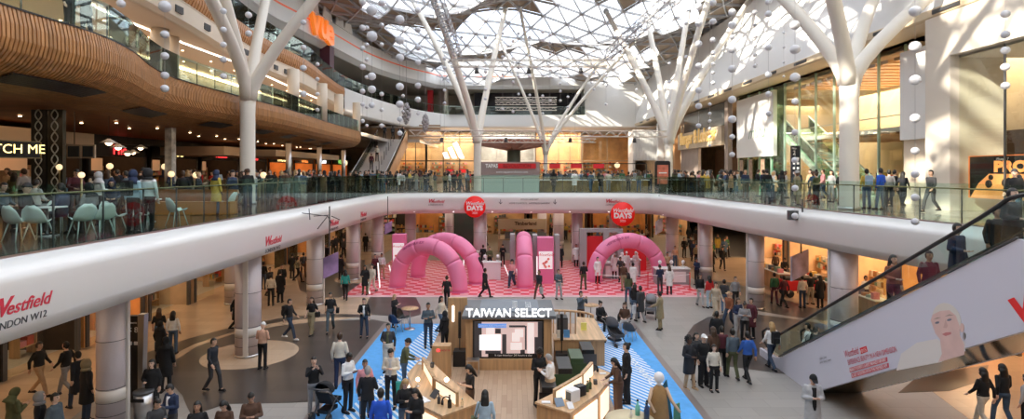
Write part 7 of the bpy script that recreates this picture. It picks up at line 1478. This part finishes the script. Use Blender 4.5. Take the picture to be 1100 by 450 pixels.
# people on the stairs and on the second floor
for k, (px, Y, f, t_) in enumerate(((404, 64, 180, 'black'), (413, 66.2, 0, 'ink'), (422, 67.5, 180, 'charcoal'), (430, 67.8, 0, 'black'), (433, 68.4, 90, 'black'), (399, 58.5, 180, 'maroon'), (405, 60.5, 0, 'cream'))):
    x = max(-15.6, min(-13.0, (px-CX)/FPX*Y)) if Y < 67 else (px-CX)/FPX*Y; z = L1+5.45*(math.floor((Y-55)/(11.5/30))+1)/30 if Y < 66.4 else 10.9
    o = crowd(x, Y, z, f, k % 5, t_, 'black', 'on the pale staircase', rnd); o['label'] = 'person in %s on the pale staircase, %s' % (NAMES[t_], ['two thirds of the way up', 'standing at the top step', 'past the top step, nearest', 'past the top step, farther', 'past the top step, farthest', 'lowest of all', 'second lowest'][k]); del o['group']
for k, (px, Y) in enumerate(((95, 15.9), (88, 16.3))):
    crowd(-12.6-.3*k, Y+.6*k, 10.95, 90, k, 'black', 'black', 'behind the second floor glass', rnd)
# far ground floor people, small and dim
OKG = lambda x, y: not (y < 45 and -9.6 < x < 11)
place(26, (425, 700), (51, 58), 'far under the far gallery', (0, 180, 90, 270), 0, z=0, xlim=lambda x, y: not (-2 < x < 4 and y < 53))
place(10, (740, 800), (43, 56), 'far beyond the right columns', (0, 180), 0, z=0, xlim=lambda x, y: x < 18.5 and x > 11.8)
place(12, (330, 405), (45, 57), 'far beyond the left columns', (0, 180), 0, z=0, xlim=lambda x, y: x > -16.5)

DEFER.sort(key=lambda q: q[0]); nmax = max(0, 296-len([o for o in COL.objects if o.name.startswith('person')]))
for _, a in DEFER[:nmax]: crowd(*a)
cb = bmesh.new(); cmats = []
for _, (x, y, z, f, var, top, bot, zone, r_, st, sc_) in DEFER[nmax:]:          # the farthest figures, too many and too small to count
    ms_ = [SKINS[r_.choice((0, 1, 1, 2))], HAIRM[r_.choice(('blk', 'brn'))], CLOTH[top], CLOTH[bot], CLOTH['black']]; ix = []
    for m_ in ms_:
        if m_ not in cmats: cmats.append(m_)
        ix.append(cmats.index(m_))
    tmp = VAR[var].copy(); tmp.transform(Matrix.Translation((x, y, z)) @ Matrix.Rotation(math.radians(f), 4, 'Z') @ Matrix.Scale(sc_, 4)); n0 = len(cb.faces); cb.from_mesh(tmp); cb.faces.ensure_lookup_table()
    for q in range(n0, len(cb.faces)): cb.faces[q].material_index = ix[min(cb.faces[q].material_index, 4)]
    bpy.data.meshes.remove(tmp)
cme = bpy.data.meshes.new('crowd'); cb.to_mesh(cme); cb.free()
for m_ in cmats: cme.materials.append(m_)
co_ = bpy.data.objects.new('distant_crowd', cme); COL.objects.link(co_); tag(co_, 'dense distant crowd filling the far galleries behind the glass balustrades', 'crowd', kind='stuff')
# ---------------------------------------------------------------- light
w = bpy.data.worlds.new('World'); SC.world = w; w.use_nodes = True; nt = w.node_tree; bg = nt.nodes['Background']
tc = nt.nodes.new('ShaderNodeTexCoord'); ns = nt.nodes.new('ShaderNodeTexNoise'); ns.inputs['Scale'].default_value = 3; ns.inputs['Detail'].default_value = 4
rp = nt.nodes.new('ShaderNodeValToRGB'); rp.color_ramp.elements[0].color = (.62, .74, .92, 1); rp.color_ramp.elements[1].color = (1, .965, .92, 1); rp.color_ramp.elements[0].position = .35; rp.color_ramp.elements[1].position = .58
nt.links.new(tc.outputs['Generated'], ns.inputs['Vector']); nt.links.new(ns.outputs['Fac'], rp.inputs[0]); nt.links.new(rp.outputs[0], bg.inputs[0]); bg.inputs[1].default_value = 3.1
sl = bpy.data.lights.new('sun', 'SUN'); sl.energy = 11.0; sl.color = (1, .88, .70); sl.angle = .02
so = bpy.data.objects.new('sun', sl); COL.objects.link(so)
so.rotation_euler = Vector((.80, .36, -.50)).to_track_quat('-Z', 'Y').to_euler()
for y in range(12, 62, 8):
    area('gallery_light', (-13.6, y, 3.9), 5, 5, 45, (1, .76, .52)); 
    area('gallery_light', (17, y, 3.9), 5, 5, 60, (1, .76, .52))
    area('food_court_light', (-17.5, y+2, 9.1), 6, 5, 40, (1, .62, .34))
    area('upper_gallery_light', (-17.8, y, 13.5), 3, 5, 80, (1, .80, .6))
for x in (-5, 5):
    area('far_gallery_light', (x, 50, 3.9), 8, 8, 170, (1, .78, .58))
    area('far_shops_light', (x*1.6, 80, 12.6), 8, 6, 800, (1, .82, .62))
for y in (30, 42, 54): area('right_shop_light', (25, y, 13.0), 5, 8, 900, (1, .80, .55))
area('right_shop_light', (19.9, 16, 11.6), 1.2, 8, 160, (1, .85, .65))
cam = bpy.data.cameras.new('camera'); cam.sensor_width = 36; cam.sensor_fit = 'HORIZONTAL'; cam.lens = FPX/1100*36; cam.shift_x = 0; cam.shift_y = -(225-HY)/1100; cam.clip_start = .1; cam.clip_end = 400
co = bpy.data.objects.new('camera', cam); COL.objects.link(co); co.location = (0, 0, CZ); co.rotation_euler = (PI/2, 0, 0); SC.camera = co
vs = SC.view_settings; vs.view_transform = 'Standard'; vs.look = 'None'; vs.gamma = 1; vs.use_curve_mapping = False; vs.exposure = 0.27
SC.cycles.use_denoising = True; SC.cycles.max_bounces = 10; SC.cycles.transparent_max_bounces = 24; SC.cycles.diffuse_bounces = 4; SC.cycles.glossy_bounces = 3; SC.cycles.caustics_reflective = False; SC.cycles.caustics_refractive = False; SC.cycles.sample_clamp_indirect = 4
